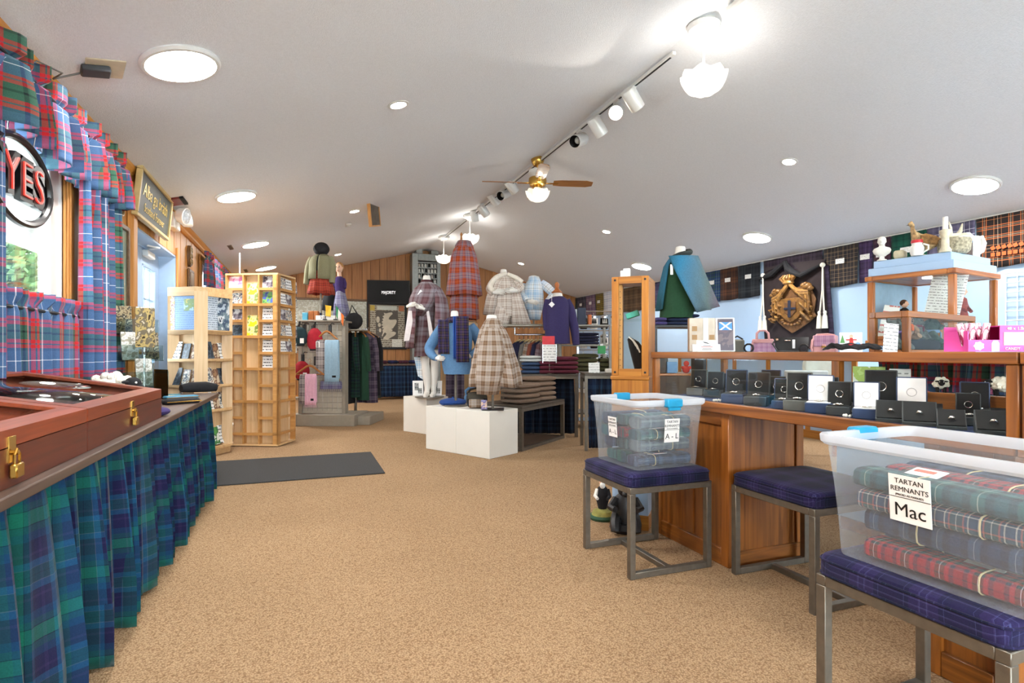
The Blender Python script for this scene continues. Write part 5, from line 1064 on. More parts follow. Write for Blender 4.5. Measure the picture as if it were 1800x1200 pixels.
for q,px in enumerate((913,921,929,936,943,950,958)):
    tt=thing('hanging_jacket','jacket on a pale wooden hanger, %s from left along the shelf rail'%ORD[q],'jacket',onS(px,.25,zt1-.185),-TH+math.radians(60))
    hanger(MB(),.4,.09).build('hanger',wood('pale_hanger',(190,160,96),(214,186,124),'X',scale=10),tt); hk=MB(); hk.tube([(0,0,0),(0,0,.05),(.015,0,.065),(0,0,.078)],.004,5); hk.build('hook',chrome,tt)
    b=MB(); Rg=[[(w_*math.cos(v*.3927),d*math.sin(v*.3927),z) for v in range(16)] for z,w_,d in((-.39,.2,.05),(-.22,.2,.05),(-.1,.2,.045),(-.06,.18,.04),(-.02,.08,.03))]; b.rings(Rg,True,True,True); b.build('jacket_body',hm[q],tt)
    for s in(-1,1): b=MB(); b.tube([(s*.17,0,-.08),(s*.22,0,-.2),(s*.22,.02,-.38)],[.035,.045,.04],8); b.build('sleeve',hm[q],tt)
zE=zt1+.0225
E=Fig('coat_mannequin','mannequin torso in cream and mauve plaid coat with pale lining, arms folded','mannequin',888,575,wS+.12,z0=zE)
E.stand(888,545,zE,.12); E.neck(492,473,885,13)
E.garment('coat_body',p_cream,[(556,868,908,.12,.04,8),(530,870,906,.13,.02,8),(505,870,906,.13,0,7),(490,873,902,.11,0,5),(483,879,892,.06,0,4)],capt=True)
E.garment('coat_skirt',p_cream,[(575,868,893,.12,.05,7),(555,866,900,.13,.03,7),(540,868,904,.12,0,7)])
E.garment('left_wing',p_cream,[(553,850,872,.1,.08,4),(525,855,876,.11,.06,4),(500,862,884,.11,.02,4),(488,872,890,.08,0,4)],yo=-.02); E.garment('right_wing',p_gry if False else p_cream,[(570,898,932,.08,.07,5),(545,899,924,.09,.05,5),(515,897,914,.09,.03,4),(498,894,906,.07,0,4)],yo=-.04)
lin_=mat('cream_lining',(224,216,202),.8)
E.limb('shawl_fold',lin_,[(890,481,-.06),(872,490,-.09),(862,505,-.12),(868,514,-.16)],[3,5,5.5,4]); E.limb('shawl_fold',lin_,[(892,482,-.06),(908,490,-.07),(918,497,-.08)],[3,4.5,4])
E.limb('sleeve',p_cream,[(872,492,0),(862,508,-.05),(868,518,-.14)],[7,8,5]); E.limb('sleeve',p_cream,[(904,492,0),(914,505,-.05),(906,514,-.14)],[7,8,5])
E.hand(870,516,-.17,1,.05,.17,dy=-.1); E.hand(906,513,-.17,-1,.0,.17,dy=-.1)
F_=Fig('sky_plaid_mannequin','mannequin torso in sky blue and white plaid jacket beside the cream coat','mannequin',938,575,wS+.2,z0=zE)
F_.stand(938,555,zE,.12); F_.neck(496,484,938,13)
F_.garment('jacket',p_sky,[(545,920,955,.12,.03,7),(520,919,955,.13,.01,7),(502,921,954,.12,0,5),(493,928,950,.08,0,4),(486,930,947,.065,.03,4)])
F_.garment('trousers',p_sky,[(562,931,949,.08,.03,6),(548,927,952,.1,.02,6),(540,924,953,.11,0,6)])
F_.limb('sleeve',p_sky,[(952,498,0),(962,506,-.03),(971,518,-.05),(960,532,-.1)],[7,8,7,5]); F_.limb('sleeve',p_sky,[(923,500,0),(919,516,-.03),(926,530,-.12)],[7,7,5]); F_.hand(930,531,-.14,1,-.2,.15,dy=-.1)
G_=Fig('purple_sweater_form','dress form with turned wooden neck knob wearing purple wool sweater','mannequin',980,605,7.4,z0=zt2+.0005 if False else .8006)
k_=G_.k
G_.stand(980,600,.8006,.14)
G_.garment('sweater',k_purp,[(604,958,1002,.14,.02,7),(585,958,1001,.15,.01,7),(555,959,1000,.15,0,6),(535,960,1000,.13,0,6),(526,964,997,.1,0,5),(521,973,990,.065,0,4)],capt=True)
G_.limb('sleeve',k_purp,[(996,527,0),(1003,545,0),(1009,575,-.02),(1012,606,-.05)],[6,8,8,6]); G_.limb('sleeve',k_purp,[(963,527,0),(960,550,-.02),(961,580,-.04)],[6,7,6])
G_.neck(526,514,980,18); b=MB(); b.lathe([(.07,0),(.075,.01),(.05,.03),(.03,.05),(.02,.07),(.032,.1),(.028,.13),(.004,.15)],18,G_.p(979,515)); b.build('neck_knob',wood('turned_wood',(150,80,36),(184,110,56),'Z',scale=9),G_.t)
b=MB(T(G_.p(968,537,-.19))@R(45,'Y')); b.box(-.028,-.002,-.028,.028,.002,.028); b.build('swing_tag',paper,G_.t); b=MB(); b.tube([G_.p(969,519,-.09),G_.p(968,531,-.19)],.003,5); b.build('tag_string',paper,G_.t)
# things on the shelves
def sh(name,px0,px1,h,z,y,d,m,label,cat='box'): 
    w_=(px1-px0)*kS; o=MB().box(-w_/2,0,0,w_/2,d,h,.005).build(name,m,None,onS((px0+px1)/2,y,z+.0005),-TH); return tag(o,label,cat)
sh('gift_box',1011,1016,.22,zt1+.022,.1,.12,mat('pale_box',(190,200,206),.5),'pale grey box on top shelf left of the navy box'); sh('gift_box',1017,1032,.24,zt1+.022,.1,.1,navy,'navy blue box standing on the top shelf right of the purple sweater'); sh('gift_box',1035,1041,.14,zt1+.022,.05,.1,mat('orange_card',(206,112,52),.5),'small orange box on top shelf right of the navy box')
stack(4,onS(1036,.26,zt2),-TH,.33,.3,.042,k_nvy,'navy folded sweater, %s of the stack on the upper shelf','navy sweaters on the upper shelf')
stack(4,onS(1032,.22,.795),-TH,.36,.32,.062,k_oliv,'olive folded sweater, %s of the left olive stack','olive sweaters on the shelf unit'); stack(3,onS(1068,.22,.795),-TH,.2,.3,.062,k_oliv,'olive folded sweater, %s of the right olive stack beside the oak tower','olive sweaters on the shelf unit')
stack(3,onS(993,.12,.795),-TH,.14,.25,.05,k_nvy,'navy folded sweater, %s of the small stack under the purple sweater shelf','navy sweaters under the upper shelf')
t=thing('green_price_sign','small green card clipped to the shelf edge beside the oak tower','sign',onS(1057,-.03,zt2-.07),-TH); MB().box(-.055,0,-.06,.055,.004,.05,.002).build('card',mat('green_card',(40,140,72),.5),t); MB().box(-.02,-.003,.05,.02,.022,.075,.002).build('clip',clear if False else whitem,t)
# --- low table with brown stacks
ta=Vector((2.2,5.55)); td=Vector((.776,.631)); tn=Vector((-.631,.776)); tw_=1.08; tdp=.62; an=math.atan2(td.y,td.x)
tbl_top=mat('dark_table_top',(74,66,56),.45,0,.15,8)
def frametable(name,label,loc,rz,w_,d,h,r=.04,base=False,skirt=None):
    t=thing(name,label,'table',(loc[0],loc[1],0),rz)
    MB().box(0,0,h-.03,w_,d,h,.003).build('table_top',tbl_top,t)
    for x,y in((0,0),(w_-r,0),(0,d-r),(w_-r,d-r)): MB().box(x,y,.001,x+r,y+r,h-.03).build('leg',steel,t)
    for a in((r,0,w_-r,r),(r,d-r,w_-r,d),(0,r,r,d-r),(w_-r,r,w_,d-r)): MB().box(a[0],a[1],h-.06,a[2],a[3],h-.03).build('apron',steel,t)
    if base:
        for a in((r,0,w_-r,r),(0,r,r,d-r),(w_-r,r,w_,d-r),(r,d-r,w_-r,d)): MB().box(a[0],a[1],.001,a[2],a[3],.035).build('stretcher',steel,t)
        MB().box(r,r,.012,w_-r,d-r,.03).build('base_shelf',mat('brown_board',(84,64,48),.6),t)
    if skirt: b=MB(); pleats(b,(r,skirt[1]),(w_-r,skirt[1]),.03,h-.06,10,.006,.016,1.4,int(w_*100),8); cloth(b.build('skirt',skirt[0],t))
    return t
LT=frametable('low_table','low steel framed table with stacks of brown sweaters behind the white plinths',ta,an,tw_,tdp,.485,base=True)
t_dark=tartan('midnight_tartan',[((16,26,44),6),((24,40,58),4),((14,18,32),5),((34,54,70),1)],.2)
LM=T(LT.location)@RZ(an)
stack(4,LM@Vector((.36,.22,.485)),an-.25,.4,.32,.058,k_brown,'brown folded sweater, %s of the left stack on the low table','brown sweaters on the low table'); stack(5,LM@Vector((.8,.22,.485)),an-.25,.36,.32,.058,k_brown,'brown folded sweater, %s of the right stack on the low table','brown sweaters on the low table')
p=PW(880,770,6.98); mw=(1016-880)*6.98/FP; MT=frametable('display_table','taller dark table with maroon sweaters behind the low table',(p.x,p.y),-TH,mw,.62,.79,skirt=(t_dark,.12))
MM=T(MT.location)@RZ(-TH)
def onM(px,y,z=.79): return MM@Vector(((px-880)*6.98/FP,y,z))
stack(3,onM(935,.2),-TH,.26,.34,.05,k_blue,'slate blue folded sweater, %s of the stack left of the maroon ones','slate blue sweaters'); stack(2,onM(933,.2,.9405),-TH,.28,.32,.04,k_white,'pale grey folded sweater, %s one on top of the slate blue stack','pale grey sweaters')
stack(3,onM(962,.16),-TH,.2,.3,.055,k_mar,'maroon folded sweater, %s of the left maroon stack','maroon sweaters'); stack(4,onM(993,.18),-TH,.36,.32,.055,k_mar,'maroon folded sweater, %s of the right maroon stack','maroon sweaters')
t=thing('sign_holder','red and white printed sign in a holder before the purple sweater','sign',onM(966,-.0,.7905),-TH); MB().cyl((0,.02,0),(0,.02,.2),.007).cyl((0,.0,0.0),(0,.0,.008),.03).build('stand',steel,t)
MB().box(-.082,0,.16,.078,.008,.37,.002).build('white_sheet',ruled('sign_lines',(230,230,226),(120,120,120),.035,.2),t); MB().box(-.09,.003,.37,.065,.009,.475,.002).build('red_sheet',mat('red_card',(206,40,52),.5),t); b=MB(); 
for s in(-.088,.08): b.box(s,-.004,.14,s+.008,.014,.37)
b.build('holder',clear if False else chrome,t)
# --- small skirted table beside the oak tower
p=PW(1028,793,6.0); ST=frametable('skirted_side_table','small steel framed table with blue tartan skirt left of the oak tower','' if False else (p.x,p.y),-TH,.5,.4,.84,r=.032,skirt=(t_back,.03))
SMx=T(ST.location)@RZ(-TH)
o=MB(R(-8,'X')).box(-.06,0,0,.06,.006,.11,.001).build('price_card',ruled('price_grid',(232,234,230),(160,166,160),.03,.2),None,SMx@Vector((.11,.06,.8405)),-TH); tag(o,'white ruled price card on the small skirted side table','card')
o=MB().box(-.04,-.03,0,.04,.03,.045,.006).build('pale_box',mat('pale_tin',(206,200,188),.5),None,SMx@Vector((.27,.07,.8405)),-TH); tag(o,'small pale box on the side table against the oak tower','box')
# --- sporrans hanging on a wire rack further back
p=PW(1052,700,8.7); t=thing('wire_rack','tall chrome wire rack of fur sporrans behind the shelf unit','rack',(p.x,p.y,0),-TH)
for x in(-.32,.32): MB().box(x-.012,.0,.001,x+.012,.03,1.75).build('post',chrome,t)
for z in(.5,.8,1.1,1.4,1.7): MB().cyl((-.32,.015,z),(.32,.015,z),.008,n=6).build('crossbar',chrome,t)
MB().box(-.34,-.2,.001,.34,.25,.02).build('foot',chrome,t)
RM2=T(t.location)@RZ(-TH); fur1=mat('white_fur',(210,206,198),1,0,.25,60,bump=.5,bscale=120); fur2=mat('black_fur',(24,22,24),1,0,.3,60,bump=.5,bscale=120)
for r,z in enumerate((1.68,1.38,1.08,.78)):
    for q in range(4):
        tt=thing('sporran','%s fur sporran hanging on the wire rack, %s row, %s from left'%('white' if (r+q)%2 else 'black',ORD[r],ORD[q]),'sporran',RM2@Vector((-.24+.16*q,-.06,z-.02)),-TH)
        b=MB(); b.lathe([(.05,-.24),(.065,-.18),(.062,-.08),(.05,-.05)],12,sx=1,sy=.5); b.build('fur',fur1 if (r+q)%2 else fur2,tt); b=MB(); b.lathe([(.056,-.07),(.06,-.04),(.03,-.02)],12,sy=.55); b.build('cantle',chrome,tt); MB().tube([(0,0,-.03),(0,.02,.0),(0,.06,.02)],.004,5).build('hook',chrome,tt)
        for s in(-1,0,1): MB().tube([(s*.025,-.035,-.08),(s*.025,-.04,-.15)],[.004,.012],6).build('tassel',fur2 if (r+q)%2 else fur1,tt)
# ================================================================== RIGHT WALL CLOTHS AND CREST
def wallY(px): return PX(px,600,XR-.03).y
def sw(name,a,b,c,d,e,size): return tartan(name,[(a,6),(b,2),(a,1.5),(c,3),(d,.6),(c,2),(e,1)],size)
sws=[(1000,1014,sw('cloth_forest',(30,44,44),(20,28,34),(40,56,50),(80,90,90),(24,30,40),.16),'dark green tartan cloth furthest along the right wall'),
 (1014,1030,sw('cloth_slate',(52,52,66),(34,34,44),(70,66,80),(110,110,120),(40,36,50),.16),'slate grey tartan cloth second furthest along the right wall'),
 (1030,1047,sw('cloth_mauve',(112,92,116),(84,66,90),(132,112,130),(160,146,160),(70,60,86),.16),'mauve plaid cloth on the right wall left of the yellow check one'),
 (1047,1061,sw('cloth_yellow',(58,50,34),(196,170,70),(44,40,34),(226,204,110),(150,128,60),.14),'yellow and black check cloth on the right wall'),
 (1061,1080,sw('cloth_pale',(206,210,220),(120,136,170),(226,228,232),(80,90,130),(180,186,200),.16),'pale blue and white plaid cloth on the right wall beside the oak tower'),
 (1080,1130,sw('cloth_brown',(84,62,48),(60,42,34),(104,80,60),(140,110,84),(46,36,34),.2),'brown tartan cloth on the right wall behind the oak tower'),
 (1130,1185,sw('cloth_dusk',(46,44,70),(30,30,46),(62,58,88),(100,100,130),(36,34,44),.2),'dusky violet cloth on the right wall behind the shawl'),
 (1185,1238,sw('cloth_teal',(28,64,70),(20,40,46),(36,80,84),(90,120,120),(26,30,50),.2),'teal tartan cloth on the right wall behind the shawl'),
 (1238,1266,sw('cloth_ocean',(34,54,86),(52,84,70),(40,64,110),(120,140,110),(26,36,50),.22),'blue and green tartan cloth right of the green blue shawl'),
 (1266,1298,sw('cloth_rust',(56,38,32),(40,30,30),(84,52,36),(120,80,50),(34,30,34),.2),'dark rust brown tartan cloth between the blue green and black ones'),
 (1298,1338,sw('cloth_black',(30,32,38),(22,24,30),(40,44,48),(70,80,84),(26,30,40),.2),'black tartan cloth just left of the crest cloth'),
 (1342,1448,sw('cloth_plum',(46,38,46),(34,28,36),(58,48,60),(90,78,92),(34,30,40),.2),'plum dark tartan cloth above the gold crest'),
 (1448,1510,sw('cloth_coffee',(50,46,46),(110,92,72),(40,38,42),(140,120,96),(70,62,58),.24),'charcoal and tan plaid cloth right of the gold crest'),
 (1510,1535,sw('cloth_violet',(58,44,74),(44,34,56),(70,52,90),(110,90,120),(50,40,50),.2),'violet dark tartan cloth left of the brown violet one'),
 (1535,1567,sw('cloth_aubergine',(62,40,56),(46,34,44),(80,50,60),(110,76,76),(54,40,66),.2),'aubergine tartan cloth left of the green cloth'),
 (1567,1630,sw('cloth_green',(22,72,58),(18,52,46),(28,84,68),(34,100,80),(20,44,44),.24),'plain looking green tartan cloth above the white bust'),
 (1630,1716,sw('cloth_lavender',(92,88,112),(110,106,130),(70,68,92),(206,206,216),(84,80,100),.26),'lavender grey plaid cloth with white lines above the antlers'),
 (1716,1830,tartan('cloth_orange',[((40,34,34),6),((206,120,70),.9),((40,34,34),1),((226,206,180),.35),((40,34,34),1),((206,120,70),.9),((40,34,34),6),((206,140,90),.5),((34,30,30),3),((226,206,180),.4)],.34),'black plaid cloth with orange and white lines at far right'),
 (1830,1990,sw('cloth_wine',(92,30,44),(60,24,34),(110,40,56),(180,150,150),(40,30,44),.26),'wine red tartan cloth beyond the right edge of the photo')]
for i,(a,b_,m,l) in enumerate(sws):
    ya,yb=wallY(a),wallY(b_); t=thing('tartan_cloth',l,'cloth',(XR-.03,(ya+yb)/2,ZE-.56),-math.pi/2,'tartan cloths along the right wall'); L=abs(ya-yb); rnd=random.Random(i)
    o1=rnd.random()*6; b=MB(); nn=max(6,int(L*14))
    b.grid(lambda u,v:((u-.5)*L*.985,-.008+.012*math.sin(u*L*16+o1)*(1-v)+.006*math.sin(u*L*31+v*3),.54*v+(0 if v>.02 else .008*math.sin(u*L*9+o1))),nn*2,8,lambda u,v:(u*L,v*.54)); cloth(b.build('cloth',m,t))
    if i in(1,2,3,8,9,10,12,13,14,15): lx=(-.05+.1*rnd.random())*L; MB().box(lx-.065,-.03,.3,lx+.065,-.027,.37).build('name_label',ruled('name_tag',(236,236,232),(130,130,130),.02,.25),t)
    if i==17: 
        for r in range(2):
            for q in range(7): MB(T((-.2*L+.05*q,-.03,.2-.07*r))@R(20*((q*3+r)%3-1),'Y')).box(-.018,0,-.02,.018,.003,.02,.001).build('orange_marking',mat('orange_tape',(226,96,44),.6),t)
    if i==0: MB().box(-.05,-.03,.3,.05,-.027,.37).build('name_label',paper,t)
# dark backing cloth, peaked top drape
pc=PX(1396,530,XR-.045); kc=(pc.x*st+pc.y*ct)/FP; kh=kc/abs((-st)*-1*1) if False else None
def wx_(px): return -(PX(px,530,XR-.045).y-pc.y)
def wz_(px,py): q=PX(px,py,XR-.045); return q.z-pc.z
t=thing('crest_backdrop','black cloth backdrop with draped top hanging behind the gold crest','cloth',pc,-math.pi/2)
bk=[(1340,515),(1346,478),(1372,478),(1452,462),(1459,500),(1462,614),(1346,614)]
poly=[(wx_(a),wz_(a,c)) for a,c in bk]; b=MB(); b.plate(poly,-.012,0); b.build('cloth',mat('black_brown_cloth',(40,30,32),.95,0,.2,12),t)
b=MB(); 
def drape(pts,r): b.tube([(wx_(a),-.03-y,wz_(a,c)) for a,c,y in pts],r,8)
drape([(1338,490,0),(1362,482,.03),(1386,462,.05)],[.02,.05,.03]); drape([(1386,462,.05),(1400,478,.06),(1414,484,.04),(1446,466,.02)],[.03,.05,.04,.02]); drape([(1386,460,.04),(1394,474,.07),(1402,482,.05)],[.03,.05,.03])
b.build('drape_roll',black,t)
b=MB(); b.plate([(wx_(a),wz_(a,c)) for a,c in ((1347,471),(1386,462),(1347,478))],-.02,-.013); b.plate([(wx_(a),wz_(a,c)) for a,c in ((1392,462),(1452,455),(1450,466),(1412,480))],-.02,-.013); b.build('drape_fill',mat('dark_mauve_cloth',(52,44,46),.95),t)
b=MB(); b.plate([(wx_(a),wz_(a,c)) for a,c in ((1452,466),(1458,466),(1470,612),(1462,612))],-.03,-.013); b.build('drape_edge',sw('cloth_plum2',(46,38,56),(34,28,46),(58,48,70),(90,78,100),(34,30,40),.2),t)
# crest
gold1=mat('antique_gold',(128,90,44),.45,.2,.35,24,bump=.25,bscale=60); gold2=mat('bright_gilt',(160,118,60),.42,.2,.25,24); brownw=mat('crest_brown',(108,74,42),.55,.1,.25,20,bump=.3,bscale=50)
p=PX(1393,530,XR-.07); t=thing('carved_crest','large carved gold coat of arms with a black cross on black cloth','crest',p,-math.pi/2)
cx=lambda px:-(PX(px,530,XR-.07).y-p.y); cz=lambda py:(530-py)*((p.x*st+p.y*ct)/FP)
def cpl(pts,y0,y1,name,m,parent=None):
    b=MB(); b.plate([(cx(a),cz(c)) for a,c in pts],y0,y1); o=b.build(name,m,parent or t,smooth=False); mo=o.modifiers.new('b','BEVEL'); mo.width=.012; mo.segments=2; return o
cpl([(1360,517),(1373,505),(1393,508),(1414,504),(1428,512),(1436,530),(1432,550),(1437,558),(1424,568),(1408,578),(1394,586),(1378,574),(1366,562),(1364,540)],-.02,.0,'back_board',brownw)
cpl([(1372,524),(1414,524),(1416,548),(1406,560),(1394,567),(1382,560),(1372,548)],-.05,-.02,'shield',gold1)
sh_=cpl([(1384,531),(1404,531),(1404,548),(1394,558),(1384,548)],-.065,-.05,'inner_shield',brownw)
cpl([(1391,528),(1396,528),(1396,558),(1391,558)],-.078,-.064,'cross_upright',mat('cross_black',(26,34,54),.4)); cpl([(1384,540),(1405,541),(1405,545),(1384,544)],-.0785,-.064,'cross_bar',mat('cross_black',(26,34,54),.4))
def ctube(pts,r,name,m,n=8):
    b=MB(); b.tube([(cx(a),y,cz(c)) for a,c,y in pts],r,n); return b.build(name,m,t)
def cm(pts):
    P=[]; 
    for i in range(len(pts)-1):
        p0=Vector(pts[max(i-1,0)]);a=Vector(pts[i]);c=Vector(pts[i+1]);p3=Vector(pts[min(i+2,len(pts)-1)])
        for j in range(4): f=j/4; P.append(.5*((2*a)+(c-p0)*f+(2*p0-5*a+4*c-p3)*f*f+(3*a-p0-3*c+p3)*f**3))
    P.append(Vector(pts[-1])); return P
for q in range(3):
    ctube(cm([(1390-q*1.5,498+q*2,-.05),(1385-q*2,508+q*2,-.07),(1374,518+q*2.4,-.06),(1362,523+q*2,-.04)]),[.03]*13,'mantle_fold',gold2 if q!=1 else gold1); ctube(cm([(1392+q*1.5,498+q*2,-.05),(1402+q*1.5,508+q*2,-.07),(1412,513+q*2.4,-.06),(1426,514+q*2.2,-.04)]),[.03]*13,'mantle_fold',gold2 if q!=1 else gold1)
for q in range(3):
    ctube(cm([(1364+q*4,526,-.05),(1363+q*4,536,-.055),(1365+q*4,549,-.05)]),[.02]*9,'side_drape',gold2 if q%2 else gold1); ctube(cm([(1416+q*4,518,-.05),(1418+q*4,530,-.055),(1417+q*4,547,-.05)]),[.02]*9,'side_drape',gold2 if q%2 else gold1)
b=MB(); b.lathe([(.07,0),(.1,.02),(.09,.05),(.075,.06)],14,(cx(1391),-.06,cz(500)),sy=.5); b.build('crown_band',gold2,t)
for q in range(5): b=MB(); a=(q-2)/2; b.tube([(cx(1391)+a*.07,-.07,cz(496)),(cx(1391)+a*.12,-.085,cz(489)),(cx(1391)+a*.07,-.07,cz(483))],[.02,.028,.015],8); b.build('crown_leaf',gold2 if q%2 else gold1,t)
for px,py,s in((1368,512,-1),(1423,507,1)):
    b=MB(); b.ball((cx(px),-.05,cz(py)),(.08,.05,.055),12,8); b.ball((cx(px+6*s),-.05,cz(py+4)),(.05,.04,.035),10,6); b.ball((cx(px-5*s),-.06,cz(py-2)),(.05,.04,.04),10,6); b.ball((cx(px),-.075,cz(py-4)),(.03,.03,.03),8,6); b.build('supporter_head',gold1,t)
rnd=random.Random(9)
for q in range(18):
    s=-1 if q%2 else 1; r_=q//2; px=1394+s*(15+((r_*5)%14)); py=522+r_*5
    b=MB(); b.tube([(cx(px),-.04,cz(py)),(cx(px+s*3),-.075,cz(py-2)),(cx(px+s*5),-.05,cz(py+2)),(cx(px+s*2),-.04,cz(py+4))],[.012,.024,.02,.008],7); b.build('acanthus_leaf',gold1 if q%3 else gold2,t)
for q in range(9): b=MB(); a=math.pi*(q/8); b.ball((cx(1394-16*math.cos(a)),-.03,cz(562+9*math.sin(a))),(.03,.025,.02),8,6); b.build('scroll_bead',brownw if q%2 else gold1,t)
for s in(-1,1):
    for q in range(4): b=MB(); px=1394+s*(28+q%2*4); py=532+q*8; b.tube([(cx(px),-.03,cz(py)),(cx(px+s*5),-.05,cz(py+3)),(cx(px+s*3),-.03,cz(py+8))],[.012,.026,.01],7); b.build('side_tatter',gold1,t)
cordm=mat('white_cord',(226,222,206),.85,0,.05,60)
for px,y0,y1,l in((1341,486,578,'white tasselled cord hanging left of the gold crest'),(1446,468,572,'white tasselled cord hanging right of the gold crest')):
    p=PX(px,y0,XR-.1); k=(p.x*st+p.y*ct)/FP; t=thing('tassel_cord',l,'cord',p,-math.pi/2); Lc=(y1-y0)*k
    MB().ball((0,0,.02),.035,10,8).build('cord_knot',cordm,t)
    for s in(-1,1):
        dx=s*.02; b=MB(); b.tube([(0,0,.0),(dx*.7,-.01*s,-Lc*.4),(dx*1.6,-.01,-Lc*.75)],.011,8); b.build('cord',cordm,t)
        b=MB(); b.lathe([(.014,0),(.024,-.02),(.018,-.05),(.03,-.08),(.04,-Lc*.25-.04)][::-1],12,(dx*2.2,-.01,-Lc*.75)); b.build('tassel',cordm,t)
# wire grid panel on the wall at far right
ya,yb=wallY(1768),wallY(1900); t=thing('wall_grid','white wire grid panel on the right wall with black hooks','grid panel',(XR-.03,(ya+yb)/2,.9),-math.pi/2); L=abs(ya-yb)
b=MB(); n1=int(L/.09)
for q in range(n1+1): b.cyl((-L/2+L*q/n1,0,0),(-L/2+L*q/n1,0,.98),.005,n=5,caps=False)
for q in range(11): b.cyl((-L/2,-.008,q*.098),(L/2,-.008,q*.098),.005,n=5,caps=False)
o=b.build('wire',whitem,t); o['kind']='stuff'
for q in range(4):
    p=PX(1774+q*9,592,XR-.06); tt=thing('black_pouch','small black item hanging on the wire grid, %s from left'%ORD[q],'pouch',p,-math.pi/2); MB().box(-.024,-.04,-.12,.024,.0,.05,.008).build('body',blackp,tt); MB().tube([(0,-.02,.05),(0,-.02,.08),(0,.02,.075)],.005,5).build('hook',chrome,tt)
# ================================================================== LONG WALL SHELF WITH BAGS
sx0=XR-1.0; ys0,ys1=wallY(1520)-.6,PX(1190,618,sx0).y
t=thing('wall_counter','pale blue wall counter with oak edge carrying the handbags','counter',((sx0+XR)/2,(ys0+ys1)/2,0))
b=wmb(t); b.box(sx0,ys0,1.03,XR-.02,ys1,1.055,.003); b.build('counter_top',mat('counter_blue',(168,190,214),.5),t)
b=wmb(t); b.box(sx0-.02,ys0,1.025,sx0,ys1,1.06,.003); b.build('edge_strip',hoY,t); b=wmb(t); b.box(sx0+.05,ys0+.02,.1,XR-.02,ys1-.02,1.03); b.build('body',bluep,t); b=wmb(t); b.box(sx0+.03,ys0,0.001,XR-.02,ys1,.1); b.build('toe_board',hoY,t)
for y in [ys0+.02+(ys1-ys0-.04)*q/5 for q in range(6)]: b=wmb(t); b.box(sx0+.03,y-.03,.1,sx0+.052,y+.03,1.025); b.build('stile',hoZ,t)
zc=1.0555; rw=-math.pi/2
def onW(px,d=.3): p=PX(px,618,sx0+d); return (p.x,p.y,zc)
def kW(px,d=.3): p=PX(px,618,sx0+d); return (p.x*st+p.y*ct)/FP
pinkl=mat('pink_leather',(206,150,146),.5,0,.05); pinkt=plaid('pink_plaid',(164,120,146),(144,100,124),(180,140,160),(200,170,180),.07); blackl=mat('black_leather',(24,23,24),.4)
rzc=-TH-math.radians(25)
t=thing('tote_bag','pink tartan tote bag with two handles left of the black bag','handbag',onW(1341),rzc); k=kW(1341)
w_=40*k; b=MB(); b.rings([[(x*w_*.5*s,y*.14*d,z) for x,y in((-1,-.5),(-.3,-.62),(.3,-.62),(1,-.5),(1,.5),(-1,.5))] for z,s,d in((0,1,1),(w_*.3,.97,.95),(w_*.58,.85,.6))],True,True,True); b.build('body',pinkt,t)
MB().box(-w_*.43,-.075,w_*.42,w_*.43,-.05,w_*.6,.01).build('top_band',pinkl,t)
for y in(-.06,.03): b=MB(); b.tube([(-w_*.25,y,w_*.5),(-w_*.24,y,w_*.85),(-w_*.12,y,w_*.98),(w_*.1,y,w_*.98),(w_*.22,y,w_*.85),(w_*.25,y,w_*.5)],.016,8); b.build('handle',pinkl,t)
MB().box(-w_*.45,-.1,.05,-w_*.38,-.095,w_*.45,.002).build('hang_tag',pinkl,t)
t=thing('shoulder_bag','black quilted bag with white tag under the gold crest','handbag',onW(1391,.25),rzc); k=kW(1391); w_=54*k
b=MB(); b.rings([[(x*w_*.5*s,y*.16*d,z) for x,y in((-1,-.4),(-.4,-.65),(.4,-.65),(1,-.4),(1,.5),(-1,.5))] for z,s,d in((0,.85,1),(w_*.2,.95,1),(w_*.5,1.0,.5))],True,True,True); b.build('body',blackl,t); MB().box(w_*.02,-.125,w_*.14,w_*.1,-.12,w_*.42,.002).build('hang_tag',paper,t); MB().tube([(-w_*.45,0,w_*.45),(-w_*.55,-.06,.12),(-w_*.4,-.12,.02),(w_*.3,-.16,.012)],.012,6).build('strap',blackl,t)
MB().box(-w_*.2,-.1,w_*.38,-w_*.02,-.09,w_*.41,.002).box(-w_*.45,-.09,w_*.4,-w_*.38,-.07,w_*.46).build('buckle',chrome,t)
t=thing('satchel','pink tartan satchel with pale leather straps right of the black bag','handbag',onW(1451,.25),rzc-.25); k=kW(1451); w_=36*k
MB().box(-w_*.5,-.08,0,w_*.5,.08,w_*.85,.012).build('body',pinkl,t); MB().box(-w_*.46,-.095,w_*.3,w_*.46,-.075,w_*.84,.012).build('flap',pinkt,t); b=MB(); b.box(-.02,-.105,w_*.12,.02,-.09,w_*.42,.004); b.build('clasp_strap',pinkl,t); MB().box(-.028,-.11,w_*.25,.028,-.1,w_*.33,.004).build('buckle',brass,t)
b=MB(); b.tube([(w_*.4,0,w_*.84),(w_*.1,-.01,w_*.9),(-w_*.35,-.03,w_*.88),(-w_*.5,-.1,w_*.6),(-w_*.53,-.12,w_*.25),(-w_*.5,-.1,.02)],.013,8); b.build('shoulder_strap',pinkl,t)
t=thing('camera_strap_case','dark olive case behind the leaflet holder on the wall counter','case',onW(1296),rzc); b=MB(); b.box(-.1,-.06,0,.1,.06,.2,.02); b.build('body',mat('olive_case',(84,82,70),.6),t); MB().tube([(-.08,0,.2),(0,0,.25),(.08,0,.2)],.012,6).build('handle',blackp,t)
b=MB(); b.tube([(.06*math.cos(a*.628),0,.065+.06*math.sin(a*.628)) for a in range(11)],.014,8,False); o=b.build('cable_coil',blackp,None,onW(1316,.1),rzc); tag(o,'black coiled cable on the wall counter left of pink tote','cable')
